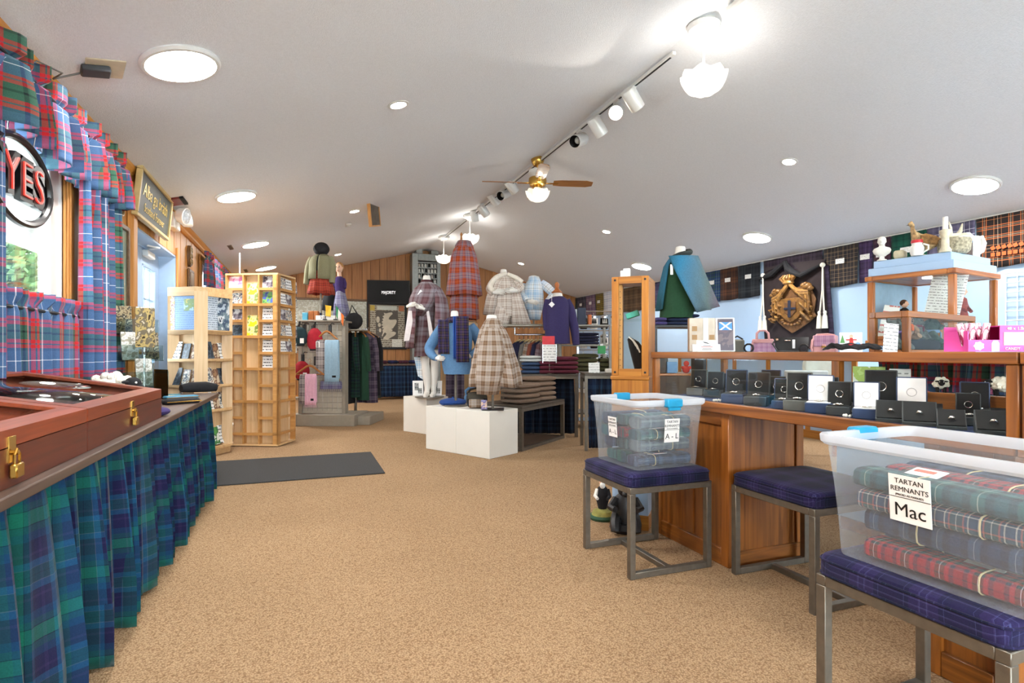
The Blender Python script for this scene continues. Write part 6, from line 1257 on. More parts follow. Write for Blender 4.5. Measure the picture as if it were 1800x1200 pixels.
b=MB(); b.tube([(.05*math.cos(a*.628),0,.055+.05*math.sin(a*.628)) for a in range(11)],.014,8,False); o=b.build('cable_coil',blackp,None,onW(1413,.05),rzc); tag(o,'black coiled strap on the wall counter between black bag and satchel','cable')
k=kW(1497); t=thing('picture_book','white picture book with a small red figure on its cover, right of the satchel','book',onW(1496,.2),rzc)
MB(R(-8,'X')).box(-17*k,0,0,17*k,.02,36*k,.003).build('cover',paper,t); b=MB(R(-8,'X')); b.plate([(-.02,.1),(.03,.1),(.02,.18),(-.01,.18)],-.004,0); b.box(-.012,-.004,.06,.0,0,.1); b.box(.01,-.004,.06,.02,0,.1); b.box(-.05,-.004,.15,.06,0,.163); b.build('red_figure',mat('print_red',(196,50,40),.5),t)
b=MB(R(-8,'X')); b.plate([(-.11,.12),(-.06,.12),(-.085,.22)],-.004,0); b.build('green_tree',mat('print_green',(90,150,80),.5),t); b=MB(R(-8,'X')); b.plate([(.07+.03*math.cos(a*.785),.1+.03*math.sin(a*.785)) for a in range(8)],-.004,0); b.build('blue_spot',mat('print_blue',(120,170,210),.5),t); b=MB(R(-8,'X')); b.plate([(.005+.02*math.cos(a*.785),.2+.02*math.sin(a*.785)) for a in range(8)],-.004,0); b.build('face',mat('print_peach',(230,180,150),.5),t)
# ================================================================== SHAWL MANNEQUIN
shawl=bpy.data.materials.new('ombre_shawl')
def ombre():
    m,nt,b,N,L=nodes('ombre_wool'); tc=N('ShaderNodeTexCoord'); sp=N('ShaderNodeSeparateXYZ'); L(tc.outputs['Object'],sp.inputs[0])
    no=N('ShaderNodeTexNoise'); no.inputs['Scale'].default_value=6; L(tc.outputs['Object'],no.inputs['Vector'])
    ad=N('ShaderNodeMath'); ad.operation='MULTIPLY_ADD'; ad.inputs[1].default_value=.12; L(no.outputs['Fac'],ad.inputs[0]); L(sp.outputs[0],ad.inputs[2])
    mr=N('ShaderNodeMapRange'); mr.inputs[1].default_value=-.16; mr.inputs[2].default_value=.34; L(ad.outputs[0],mr.inputs[0])
    rp=N('ShaderNodeValToRGB'); cr=rp.color_ramp; cs=[(0,(22,74,84)),(.3,(50,122,158)),(.52,(78,116,138)),(.78,(92,108,106)),(1,(104,94,108))]
    for i,(p_,c) in enumerate(cs): e=cr.elements[i] if i<2 else cr.elements.new(p_); e.position=p_; e.color=lin(c)
    L(mr.outputs[0],rp.inputs[0]); n2=N('ShaderNodeTexNoise'); n2.inputs['Scale'].default_value=150; L(tc.outputs['Object'],n2.inputs['Vector'])
    hs=N('ShaderNodeHueSaturation'); m2=N('ShaderNodeMapRange'); m2.inputs[3].default_value=.6; m2.inputs[4].default_value=1.4; L(n2.outputs['Fac'],m2.inputs[0]); L(m2.outputs[0],hs.inputs['Value']); L(rp.outputs[0],hs.inputs['Color']); L(hs.outputs[0],b.inputs['Base Color']); b.inputs['Roughness'].default_value=.95; return m
om=ombre(); bpy.data.materials.remove(shawl); gkn=knit('moss_green_knit',(28,66,40)); dkc=mat('dark_collar',(46,52,50),.95)
wH=4.9; zH=HC+(HZ-571)*wH/FP
p=PW(1196,740,wH); t=thing('cloth_stand','dark wooden display stand under the shawl mannequin holding folded navy cloths','stand',(p.x,p.y,0),-TH); kH=wH/FP
MB().box(-44*kH,-.02,.001,44*kH,.36,.86,.004).build('cabinet',mat('dark_stain',(64,46,36),.5),t); 
MB().box(-44*kH,-.02,.86,44*kH,.36,.88,.004).build('top_board',oakX,t)
for s in(-1,1): MB().box(s*43*kH-.012,.0,.88,s*43*kH+.012,.34,zH-.02).build('post',darkm,t)
MB().box(-45*kH,-.01,zH-.02,45*kH,.36,zH,.003).build('shelf',darkm,t)
HMx=T(t.location)@RZ(-TH)
def onH(px,y,z): return HMx@Vector(((px-1196)*kH,y,z+.0005))
for px,h,w2,m,l in((1164,.14,.08,mat('dark_book',(40,34,34),.5),'dark brown box left on the stand under the shawl'),(1183,.1,.09,mat('blue_box',(106,150,196),.5),'light blue box on the stand under the shawl'),(1176,.17,.05,blackp,'tall black box at the back of the stand under the shawl')):
    o=MB().box(-w2/2,0,0,w2/2,.06,h,.004).build('small_box',m,None,onH(px,.12 if px==1176 else .02,.88),-TH); tag(o,l,'box')
b=MB(); b.ball((0,0,.035),(.035,.03,.035)); b.ball((0,-.01,.085),.025); b.ball((-.03,-.01,.05),.015,8,6); b.ball((.03,-.01,.05),.015,8,6); o=b.build('red_toy',mat('red_plush',(196,54,50),.9),None,onH(1207,.02,.88),-TH); tag(o,'little red toy on the stand beside the light blue box','toy')
stack(3,onH(1205,.15,zH),-TH,.3,.24,.034,k_blue if False else knit('midnight_knit',(30,40,72)),'midnight blue folded cloth, %s of the stack under the shawl','midnight blue folded cloths',name='folded_cloth',cat='cloth'); stack(2,onH(1166,.15,zH),-TH,.1,.24,.036,knit('violet_knit',(66,56,106)),'violet folded cloth, %s one left of the midnight blue stack','violet folded cloths',name='folded_cloth',cat='cloth')
H_=Fig('shawl_mannequin','white mannequin bust in blue green ombre shawl over moss green knit','mannequin',1196,561,wH+.12,z0=zH+.105)
H_.stand(1196,545,zH+.106,.1); H_.neck(452,433,1196,19)
H_.garment('knit_top',gkn,[(559,1161,1216,.12,.03,9),(530,1163,1222,.13,.02,9),(490,1166,1226,.13,0,7),(462,1172,1222,.1,0,5),(455,1184,1208,.07,0,4)],capt=True)
H_.garment('shawl',om,[(545,1156,1248,.16,.05,7),(520,1159,1243,.165,.045,7),(490,1164,1236,.16,.03,7),(468,1168,1230,.14,.01,6),(455,1176,1220,.1,0,5),(450,1184,1212,.08,0,4)],a0=38,a1=300)
b=MB(); Rg=[]
for j in range(12):
    f=j/11; xl=1164+(1212-1164)*f**1.1; xr=1214+(1250-1214)*f; Rg.append([H_.p(xl+(xr-xl)*i/10,456+(552-456)*f-(i/10)*f*10,-.2-.03*math.sin(i/10*3.1)-.012*math.sin(i*1.1+f*3)*f) for i in range(11)])
b.rings(Rg,False); cloth(b.build('shawl_front',om,H_.t),.006)
H_.limb('collar',dkc,[(1172,458,-.1),(1186,452,-.14),(1204,448,-.1),(1212,442,.0),(1204,440,.06)],[3,4,4.5,5,3])
b=MB(T(H_.p(1176,463,-.19))@R(90,'X')); b.lathe([(.02,0),(.032,.004),(.035,.01),(.02,.014),(.005,.014)],16); b.build('brooch',mat('silver_brooch',(150,140,116),.3,.9,.2,60),H_.t); MB(T(H_.p(1170,478,-.19))).box(-.012,-.002,-.05,.012,.002,.04,.001).build('swing_tag',paper,H_.t)
# ================================================================== OAK TOWER CABINET
a_=math.radians(42); t=thing('tower_cabinet','tall narrow honey oak display tower with glass front beside the long counter','display cabinet',(1.765,2.97,0),-a_); wW,wD=.222,.3; z0,z1=.925,1.525
MB().box(0,0,.001,wW,wD,.09,.003).build('skirting',hoX,t); MB().box(.004,.004,.09,wW-.004,wD-.004,.6).build('blue_base',bluep,t); MB().box(0,0,.6,wW,wD,.9,.003).build('lower_panel',hoZ,t); MB().box(-.006,-.006,.9,wW+.006,wD+.006,.925,.005).build('ledge',hoX,t)
fr=.042
for x in(0,wW-fr): MB().box(x,0,z0,x+fr,.025,z1,.003).build('front_stile',hoZ,t)
for z in(z0,z1-fr): MB().box(fr,0.001,z,wW-fr,.024,z+fr).build('front_rail',hoX,t)
MB().box(0,.025,z1-.03,wW,wD,z1,.003).build('top_board',hoX,t); MB().box(0,.025,z0,wW,wD,z0+.02).build('floor_board',hoX,t)
for x in(0,wW-.02): MB().box(x,wD-.03,z0+.02,x+.02,wD,z1-.03).build('rear_post',hoZ,t)
MB().box(wW-.014,.025,z0+.02,wW,wD-.03,z1-.03).build('side_panel',hoZ,t)
MB().box(fr,.01,z0+fr,wW-fr,.014,z1-fr).build('front_pane',clear,t); MB().box(.004,.03,z0+.02,.008,wD-.03,z1-.03).build('side_pane',clear,t)
o=MB().box(.03,.06,z0+.02,.055,.075,z1-.04,.002).build('shelf_strip',wood('light_strip',(206,150,90),(222,170,108),'Z'),t)
for q in range(14): MB().cyl((.0425,.054,z0+.06+.035*q),(.0425,.061,z0+.06+.035*q),.0025,n=6).build('peg_hole',darkm,o)
for q in((fr/2,z1-fr/2),(wW-fr/2,z1-fr/2),(fr/2,z0+fr/2),(wW-fr/2,z0+fr/2)): MB().cyl((q[0],-.002,q[1]),(q[0],.003,q[1]),.007,n=10).build('screw_cap',darkm,t)
TM=T(t.location)@RZ(-a_)
MB().box(.02,wD-.03,z0+.02,wW-.02,wD-.024,z1-.03).build('back_pane',clear,t)
zsh=z0+.34; MB().box(.012,.03,zsh,wW-.016,wD-.035,zsh+.006).build('glass_shelf',clear,t)
o=MB(R(-18,'Y')).box(-.04,-.02,0,.04,.02,.035,.003).build('mint_box',mat('mint_card',(86,196,178),.5),None,TM@Vector((.11,.14,zsh+.02)),-a_); tag(o,'mint green box tilted on the glass shelf inside oak tower','box')
b=MB(); b.tube([(.05,0,0.02),(.035,0,.1),(.0,0,.17),(-.03,0,.21)],[.045,.05,.035,.012],10); o=b.build('black_horn',black,None,TM@Vector((.11,.15,z0+.0205)),-a_); tag(o,'black curved cloth piece standing inside the oak tower','ornament')
for q in range(3): b=MB(); b.tube([(.045-.012*q,-.045,.12+.02*q),(.03-.014*q,-.05,.16+.018*q),(0-.012*q,-.035,.2+.008*q)],.005,6); b.build('white_trim',white,o)
o=MB().box(-.025,-.02,0,.015,.02,.05,.002).box(-.01,-.0,.0,.03,.03,.066,.002).build('paper_boxes',white,None,TM@Vector((.06,.12,z1+.0005)),-a_); tag(o,'white paper boxes on top of the oak tower','box')
# ================================================================== LONG JEWELLERY COUNTER
cx0,cx1=1.945,2.5
def counter(y0,y1,name,label,post_far=True):
    t=thing(name,label,'counter',((cx0+cx1)/2,(y0+y1)/2,0))
    def P(nm,m,*a,b_=.003): b=wmb(t); b.box(*a,b_); return b.build(nm,m,t)
    P('top_rail',roY,cx0,y0,1.033,cx0+.045,y1,1.069); P('top_rail',roY,cx1-.045,y0,1.033,cx1,y1,1.069); 
    for y in(y0,y1-.04): P('top_rail',roX,cx0+.045,y,1.033,cx1-.045,y+.04,1.069)
    for y in(y0,y1-.035):
        for x in(cx0+.008,cx1-.042): P('post',roZ,x,y+.001,.815,x+.034,y+.034,1.033)
    b=wmb(t); b.box(cx0+.02,y0+.02,1.0655,cx1-.02,y1-.02,1.0695); b.build('top_glass',clear,t)
    b=wmb(t); b.box(cx0+.014,y0+.035,.815,cx0+.019,y1-.035,1.033); b.build('front_glass',clear,t)
    for y in(y0+.015,y1-.02): b=wmb(t); b.box(cx0+.042,y,.815,cx1-.042,y+.004,1.033); b.build('end_glass',clear,t)
    o=P('led_strip',whitem,cx0+.046,y0+.05,1.042,cx0+.056,y1-.05,1.05); b=wmb(t); n_=int((y1-y0)/.03)
    for q in range(n_): yy=y0+.06+(y1-y0-.12)*q/n_; b.box(cx0+.047,yy,1.0395,cx0+.055,yy+.012,1.0418)
    o2=b.build('led_dots',lamp('led_glow',(255,250,242),40),o); o2['kind']='stuff'
    P('bottom_rail',roY,cx0-.012,y0-.0,.765,cx0+.03,y1,.815); P('bottom_rail',roY,cx1-.03,y0,.765,cx1,y1,.9)
    P('case_floor',mat('blue_velvet',(40,56,96),.95,0,.15,30),cx0+.03,y0,.79,cx1-.03,y1,.812); P('under_board',roY,cx0+.03,y0,.765,cx1-.03,y1,.789)
    return t,P
t,P=counter(1.0,2.82,'jewellery_counter','long red oak glass counter with jewellery boxes and kneehole')
for (ya,yb,nm) in((2.2,2.8,'far'),(1.02,1.27,'near')):
    P('pedestal_side',roZ,cx0+.03,ya,.001,cx1-.05,ya+.02,.765); P('pedestal_side',roZ,cx0+.03,yb-.02,.001,cx1-.05,yb,.765)
    P('pedestal_front',roZ,cx0+.035,ya+.02,.001,cx0+.05,yb-.02,.765); P('corner_stile',roZ,cx0+.02,ya-.004,.001,cx0+.05,ya+.05,.765); P('corner_stile',roZ,cx0+.02,yb-.05,.001,cx0+.05,yb+.004,.765)
    if yb-ya>.4: P('middle_stile',roZ,cx0+.026,(ya+yb)/2-.03,.09,cx0+.04,(ya+yb)/2+.03,.7)
    P('top_block',roY,cx0+.02,ya+.05,.7,cx0+.042,yb-.05,.765); P('skirting',roY,cx0+.02,ya+.05,.001,cx0+.042,yb-.05,.085); P('skirting',roX,cx0+.06,ya-.014,.001,cx1-.05,ya,.08); P('rear_stile',roZ,cx1-.1,ya-.012,.08,cx1-.05,ya,.76)
counter(-.7,.995,'jewellery_counter','second red oak glass counter continuing past right edge of the photo')
# ring boxes
vel=mat('dark_box',(48,54,58),.5,0,.15,40); vel2=mat('navy_box',(40,60,96),.5); satin=mat('white_satin',(232,232,236),.5); silver=mat('silver',(214,210,204),.2,1,.05); cb=mat('box_interior',(18,19,22),.8)
zf=.8125
def ringbox(px,row,kind,label,w_=.06,rz=None):
    p=PX(px,700,(2.035,2.185,2.36)[row]); 
    if rz is None: rz=-math.pi/2+math.radians(35)
    outer={'dark':vel,'navy':vel2,'white':vel2,'slant':vel,'grey':mat('grey_box',(92,94,92),.6)}[kind]
    t=thing('jewellery_box',label,'jewellery box',(p.x,p.y,zf),rz,'jewellery boxes in the long counter'); h=w_*.45
    if kind=='slant':
        M=R(38,'X'); MB().rings([[(x*w_/2,-w_*.4,0.0005),(x*w_/2,w_*.45,0.0005),(x*w_/2,w_*.34,w_*.8),(x*w_/2,-w_*.4,w_*.12)] for x in(-1,1)],True,True,True).build('base',vel,t,smooth=False)
        MB(T((0,-w_*.03,w_*.46))@R(42.6,'X')).box(-w_*.46,-w_*.45,0,w_*.46,w_*.45,.004).build('pad',cb,t); b=MB(T((0,-w_*.03,w_*.46))@R(42.6,'X')@T((0,-w_*.16,.002))@Matrix.Scale(.85,4)); b.tube([(.011*math.cos(a*.785),0,.006+.011*math.sin(a*.785)) for a in range(9)],.0035,6,False); b.ball((0,0,.018),(.009,.007,.006),8,6); b.build('ring',silver,t); return t
    MB().box(-w_/2,-w_*.42,0.0005,w_/2,w_*.42,h,.003).build('base',outer,t); MB().box(-w_*.44,-w_*.36,h,w_*.44,w_*.36,h+.003).build('pad',satin if kind=='white' else cb,t)
    M=T((0,w_*.42,h))@R(-8,'X'); MB(M).box(-w_/2,0,0,w_/2,.016,w_*1.15,.003).build('lid',outer,t); MB(M).box(-w_*.45,-.002,.004,w_*.45,.002,w_*1.1).build('lid_lining',satin if kind=='white' else cb,t)
    b=MB(M); b.tube([(w_*.16*math.cos(a*.524),-.003,w_*.55+w_*.16*math.sin(a*.524)) for a in range(13)],.0012,5,False); b.build('printed_emblem',silver if kind!='white' else mat('pale_print',(170,170,176),.5),t)
    b=MB(); b.tube([(.018*math.cos(a*.524),.018*math.sin(a*.524),h+.006) for a in range(13)],.003,6,False); b.ball((0,-.02,h+.008),(.009,.006,.006),8,6); b.build('ring',silver,t); return t
bx=[(1224,1,'grey',.095),(1254,1,'dark',.09),(1262,2,'dark',.08),(1290,0,'navy',.105),(1306,2,'navy',.08),(1322,1,'grey',.08),(1330,0,'dark',.1),(1352,2,'navy',.1),(1362,1,'dark',.085),(1376,0,'navy',.085),(1398,2,'grey',.075),(1402,0,'grey',.105),(1418,1,'dark',.09),
    (1440,0,'white',.1),(1455,2,'dark',.085),(1474,0,'dark',.085),(1482,1,'grey',.08),(1522,0,'white',.088),(1548,1,'dark',.115),(1566,0,'slant',.095),(1592,2,'navy',.085),(1603,1,'white',.1),(1616,0,'slant',.1),(1634,1,'slant',.08),(1672,0,'slant',.078),(1704,1,'dark',.07),(1716,2,'navy',.09),(1745,0,'slant',.088),(1770,1,'slant',.085)]
for i,(px,row,kd,w_) in enumerate(bx):
    ringbox(px,row,kd,'%s in long counter, %d%s box from its far end'%({'dark':'open dark jewellery box','navy':'open navy jewellery box','grey':'open grey jewellery box','white':'open navy box lined in white satin','slant':'slanted black ring box'}[kd],i+1,'th' if 10<i+1<20 or (i+1)%10>3 or (i+1)%10==0 else ['','st','nd','rd'][(i+1)%10]),w_)
for px,row,l in((1496,0,'white necklace coil lying left of the white lined box'),(1502,1,'pearl cluster lying behind the white necklace'),(1264,0,'silver bead bracelet lying at the far end of the counter case')):
    p=PX(px,700,(2.02,2.2)[row]); t=thing('necklace',l,'necklace',(p.x,p.y,zf+.0005)); 
    for q in range(12): MB().ball((.03*math.cos(q*.55),.02*math.sin(q*.55),.006),.006,8,6).build('bead',white,t)
# ---- on top of the counter
zt_=1.0705
def onC(px,x): p=PX(px,618,x); return (p.x,p.y,zt_)
ff=-TH-math.radians(28)
kk=lambda px,x:((lambda p:(p.x*st+p.y*ct)/FP)(PX(px,618,x)))
k=kk(1247,2.2); t=thing('leaflet_box','cream card box with two brown square pictures on the counter top','box',onC(1238,2.28),-TH-.1)
MB().box(-27*k,0,0,20*k,.05,62*k,.003).build('card_box',mat('cream_card',(206,194,176),.6),t); MB().box(-2*k,-.002,12*k,7*k,.0,62*k).build('white_band',paper,t)
for q in((-22,38),(-22,22),(9,22)): MB().box(q[0]*k,-.002,q[1]*k,(q[0]+9)*k,0,(q[1]+9)*k).build('brown_print',mat('print_brown',(176,140,96),.6),t)
k=kk(1274,2.2); t=thing('leaflet_holder','white leaflet holder showing a leaflet with a saltire flag on the counter top','leaflet holder',onC(1276,2.2),-TH-.15)
b=MB(R(-6,'X')); b.box(-16*k,0,0.001,16*k,.03,60*k,.003); b.build('holder',whitem,t); MB(R(-6,'X')).box(-13*k,-.003,2*k,13*k,0,58*k).build('leaflet',prnt('dark_leaflet',[(84,66,78),(70,56,70),(96,80,84),(150,150,150)],12),t)
MB(R(-6,'X')).box(-11*k,-.005,38*k,11*k,-.003,52*k).build('flag_print',mat('saltire_blue',(60,130,190),.5),t); b=MB(R(-6,'X')); b.plate([(-11*k,38*k),(-7*k,38*k),(11*k,52*k),(7*k,52*k)],-.0065,-.005); b.plate([(11*k,38*k),(7*k,38*k),(-11*k,52*k),(-7*k,52*k)],-.0064,-.005); b.build('saltire_cross',white,t)
k=kk(1243,2.0); t=thing('counter_notice','small white notice with a black feather mark in front of the cream box','notice',onC(1243,2.06),-TH-.1)
MB(R(-10,'X')).box(-18*k,0,0.001,18*k,.003,21*k,.001).build('sheet',paper,t); MB(R(-10,'X')).box(-25*k,.004,0.001,24*k,.03,14*k,.001).build('holder_block',whitem,t); b=MB(R(-10,'X')); b.plate([(-8*k,19*k),(0,17*k),(6*k,14*k),(2*k,14.5*k),(-4*k,16*k)],-.0015,0); b.build('feather_mark',blackp,t)
for q,s in enumerate((14,20,16,18)): MB(R(-10,'X')).box(-s*.5*k,-.001,(10.5-q*2.6)*k,s*.5*k,0,(11.6-q*2.6)*k).build('print_line',mat('print_grey' if q!=1 else 'print_red',(90,90,90) if q!=1 else (196,50,40),.6),t)
b=MB(); Rg=[]
b.grid(lambda u,v:((u-.5)*.17,(v-.5)*.12,.008+.014*math.sin(u*7+v*3)**2+.012*(1-abs(2*v-1))),12,8); o=b.build('black_cloth_item',black,None,onC(1497,2.1),-.3); cloth(o,.006); tag(o,'crumpled black cloth item with red label on the counter top','cloth'); MB().box(-.02,-.02,.026,.03,.0,.03).build('red_label',mat('red_card',(206,40,52),.5),o)
# pink sweet box
p=onC(1702,2.0); k=kk(1740,2.1); t=thing('sweet_box','bright pink open carton of wrapped candy bars at the right end of the counter','carton',p,-math.radians(30)); pk=mat('hot_pink_card',(222,70,160),.45,0,.03)
Lb,Db,Hb=.25,.13,.083
MB().box(0,0,0,Lb,.003,Hb*.45).build('front_panel',pk,t); MB().box(.09,0,Hb*.45,Lb,.003,Hb).build('front_panel',pk,t); MB().box(0,Db-.003,0,Lb,Db,Hb).build('back_panel',pk,t); MB().box(0,.003,0,.003,Db-.003,Hb*.8).build('end_panel',pk,t); MB().box(Lb-.003,.003,0,Lb,Db-.003,Hb).build('end_panel',pk,t); MB().box(.003,.003,.001,Lb-.003,Db-.003,.004).build('bottom',pk,t); MB().box(.09,.003,Hb-.003,Lb-.003,Db-.003,Hb).build('lid',pk,t)
MB().box(.1,-.0015,.02,.16,0,.062).build('grey_window',mat('label_grey',(178,170,176),.5),t); b=MB(); b.plate([(.066,0.001),(.066,.026),(.071,.035),(.083,.035),(.088,.026),(.088,.001)],-.0015,0); b.build('nutrition_panel',paper,t)
b=MB(); b.plate([(.03+(.013+.003*(a%2))*math.cos(a*.449),.018+(.012+.003*(a%2))*math.sin(a*.449)) for a in range(14)],-.0015,0); b.build('burst_mark',paper,t)
text(t,'48 x 1.8oz 51 g BARS',T((.17,-.001,.073))@UP,.014,white); text(t,'CANDY',T((.125,-.001,.009))@UP,.012,white)
b=MB(); b.plate([(.2+(.022+.004*(a%2))*math.cos(a*.449),.045+(.02+.004*(a%2))*math.sin(a*.449)) for a in range(14)],-.0015,0); b.build('burst_mark',mat('lilac_print',(206,190,226),.5),t)
BM=T(t.location)@RZ(t.rotation_euler.z); wrap=prnt('candy_wrapper',[(236,232,232),(150,40,80),(226,180,200),(240,240,240)],60,stretch=(1,1,.4)); 
for q in range(6):
    M=BM@T((.012+.013*q,.03+.012*(q%3),.006))@R([-14,10,-6,14,-10,6][q],'Y'); o=MB().box(-.009,-.006,0,.009,.006,.088,.002).build('candy_bar',wrap,None); o.matrix_world=M; tag(o,'wrapped candy bar standing in the pink carton, %s from left'%ORD[q],'candy bar','candy bars in the pink carton')
# ================================================================== ISLAND COUNTER BEHIND, WITH TWO OAK SHOWCASES
ix0,ix1,iy0,iy1=3.02,4.95,1.0,2.5
t=thing('island_counter','blue topped island counter behind the jewellery case, open front with tartan backing','counter',((ix0+ix1)/2,(iy0+iy1)/2,0))
def P(nm,m,*a,b_=.003,par=None): b=wmb(t); b.box(*a,b_); return b.build(nm,m,par or t)
P('counter_top',mat('counter_blue',(168,190,214),.5),ix0,iy0,1.03,ix1,iy1+.5,1.06); P('lower_body',bluep,ix0+.02,iy0+.02,.08,ix1-.02,iy1-.02,.8); P('toe_board',roX,ix0+.04,iy0+.03,.001,ix1-.04,iy1-.03,.08); P('shelf_board',roY,ix0,iy0,.8,ix1,iy1,.825)
for y in(iy0,iy1-.05): 
    for x in(ix0,ix1-.05): P('post',roZ,x,y,.825,x+.05,y+.05,1.03)
b=wmb(t); pleats(b,(ix0+.32,iy1-.06),(ix0+.32,iy0+.06),.83,1.025,16,.012,.016,1.5,51,5); cloth(b.build('tartan_backing',t_red,t))
zi=.8255
def onI(px,x): p=PX(px,660,x); return Vector((p.x,p.y,zi))
for a,c,m,l in((1640,1680,vel2,'flat navy box under the left toy sheep'),(1684,1740,mat('slate_blue_box',(52,84,110),.5),'flat slate blue box between the toy sheep'),(1742,1790,mat('black_tray',(32,30,32),.5),'flat black tray under the right toy sheep')):
    ya,yb=PX(a,680,ix0+.12).y,PX(c,680,ix0+.12).y; b=MB(); b.box(-.09,-(ya-yb)/2,0,.09,(ya-yb)/2,.03,.004); o=b.build('flat_box',m,None,(ix0+.13,(ya+yb)/2,zi)); tag(o,l,'box')
p=onI(1654,ix0+.12); sheep((p.x,p.y,zi+.031),math.radians(215),.085,'small toy sheep facing out behind the counter glass, left one'); p=onI(1764,ix0+.12); sheep((p.x,p.y,zi+.031),math.radians(130),.1,'small toy sheep standing sideways behind the counter glass, right one')
o=MB().ball((0,0,.018),(.03,.02,.018)).box(-.02,-.03,0,.02,.03,.006).build('pink_purse',mat('rose_red_cloth',(196,30,80),.7),None,onI(1629,ix0+.1)); tag(o,'small rose red purse left of the left toy sheep','purse')
for a,h,m,l,x in((1527,.16,prnt('green_leaflet',[(206,214,206),(190,200,190),(140,170,80),(160,190,110),(210,214,210)],7),'green and white leaflet standing behind the counter glass',ix0+.06),(1582,.15,ruled('grey_form',(196,200,198),(120,126,124),.03,.25),'grey white form card standing right of green leaflet',ix0+.1)):
    o=MB(R(-8,'X')).box(-.08 if a==1527 else -.05,0,0,.08 if a==1527 else .05,.006,h).build('leaflet',m,None,onI(a,x),-math.pi/2+.6); tag(o,l,'leaflet')
for a,l in((1552,'dark flat case behind the open navy boxes'),(1604,'dark small case left of rose purse')): o=MB().box(-.06,-.05,0,.06,.05,.035,.005).build('dark_case',vel,None,onI(a,ix0+.1)); tag(o,l,'case')
# till equipment further back in the aisle
p=PX(1450,690,4.6); t2=thing('till_desk','low desk with white till equipment seen through the counter glass','desk',(p.x,p.y,0),-TH); MB().box(-.4,0,.74,.4,.5,.77,.004).build('desk_top',oakX,t2)
for x in(-.38,.34): 
    for y in(.02,.44): MB().box(x,y,.001,x+.04,y+.04,.74).build('leg',oakZ,t2)
DM=T(t2.location)@RZ(-TH); k=p.length/FP
t3=thing('till_monitor','white rounded till monitor seen from behind through the counter glass','monitor',DM@Vector((.06,.2,.7705)),-TH); b=MB(); pillow(b,.32,.06,.2,seed=1,z0=.05); b.build('casing',mat('cream_plastic',(206,208,196),.5),t3); MB().cyl((0,0,0.001),(0,0,.08),.03).build('foot',blackp,t3)
o=MB().box(-.2,-.12,0,.16,.02,.12,.01).build('printer',mat('pale_plastic',(200,206,206),.5),None,DM@Vector((-.1,.16,.7705)),-TH); tag(o,'pale grey printer in front of the white till monitor','printer')
# ---- front small oak showcase with bears
zs=1.0605; pc=PX(1597,618,3.06); sc_=thing('small_showcase','small red oak showcase holding toy bears on the island counter','showcase',(pc.x,pc.y,zs),math.radians(12)); k=(pc.x*st+pc.y*ct)/FP
Ws,Ds,Hs=.92,.2,.232; f_=.034; m=sc_
def Q(nm,mm,*a): b=MB(); b.box(*a,.003); return b.build(nm,mm,sc_)
for x in(0,Ws-f_):
    for y in(0,Ds-f_): Q('post',roZ,x,y,0,x+f_,y+f_,Hs-f_)
for y in(0,Ds-f_): Q('top_rail',roX,0,y,Hs-f_,Ws,y+f_,Hs); 
for y in(0,Ds-.02): Q('bottom_rail',roX,f_,y,0,Ws-f_,y+.02,.02)
for x in(0,Ws-f_): Q('side_rail',roY,x,f_,Hs-f_,x+f_,Ds-f_,Hs); Q('side_rail',roY,x,f_,0,x+f_,Ds-f_,.02)
Q('pane',clear,f_,.008,.02,Ws-f_,.011,Hs-f_); Q('pane',clear,.008,f_,.02,.011,Ds-f_,Hs-f_); Q('pane',clear,Ws-.012,f_,.02,Ws-.009,Ds-f_,Hs-f_); Q('top_pane',clear,f_,f_,Hs-.006,Ws-f_,Ds-f_,Hs-.002)
Q('blue_floor',bluep,f_,.022,.002,Ws-f_,Ds-.022,.012)
SMt=T(sc_.location)@RZ(math.radians(12))
def bear(loc,rz,s,m1,label,scarf=None):
    t=thing('toy_bear',label,'soft toy',loc,rz); Sx=Matrix.Diagonal((s,s,s,1))
    b=MB(Sx); b.ball((0,0,.36),(.3,.26,.36),14,10); b.build('body',m1,t); b=MB(Sx); b.ball((0,-.04,.85),(.26,.23,.23),14,10); b.ball((0,-.25,.79),(.12,.12,.1),10,7); b.ball((-.2,0,1.04),(.09,.05,.09),8,6); b.ball((.2,0,1.04),(.09,.05,.09),8,6); b.build('head',m1,t)
    for q in(-1,1):
        b=MB(Sx); b.tube([(q*.24,-.05,.6),(q*.36,-.15,.42),(q*.26,-.3,.3)],[.11,.11,.1],10); b.build('arm',m1,t); b=MB(Sx); b.tube([(q*.18,-.1,.12),(q*.26,-.34,.11),(q*.28,-.44,.17)],[.15,.13,.13],10); b.build('leg',m1,t); b=MB(Sx); b.ball((q*.09,-.24,.91),.03,6,5); b.build('eye',blackp,t)
    b=MB(Sx); b.ball((0,-.36,.82),(.04,.03,.03),6,5); b.build('nose',blackp,t)
    if scarf: b=MB(Sx); b.lathe([(.24,.6),(.27,.64),(.24,.7)],16,capb=False,capt=False); b.box(.02,-.3,.38,.14,-.25,.64,.02); b.build('scarf',scarf,t)
    return t
gfur=mat('grey_plush',(92,96,92),1,0,.35,60,bump=.5,bscale=150); gfur2=mat('dark_green_plush',(66,78,70),1,0,.4,60,bump=.5,bscale=150)
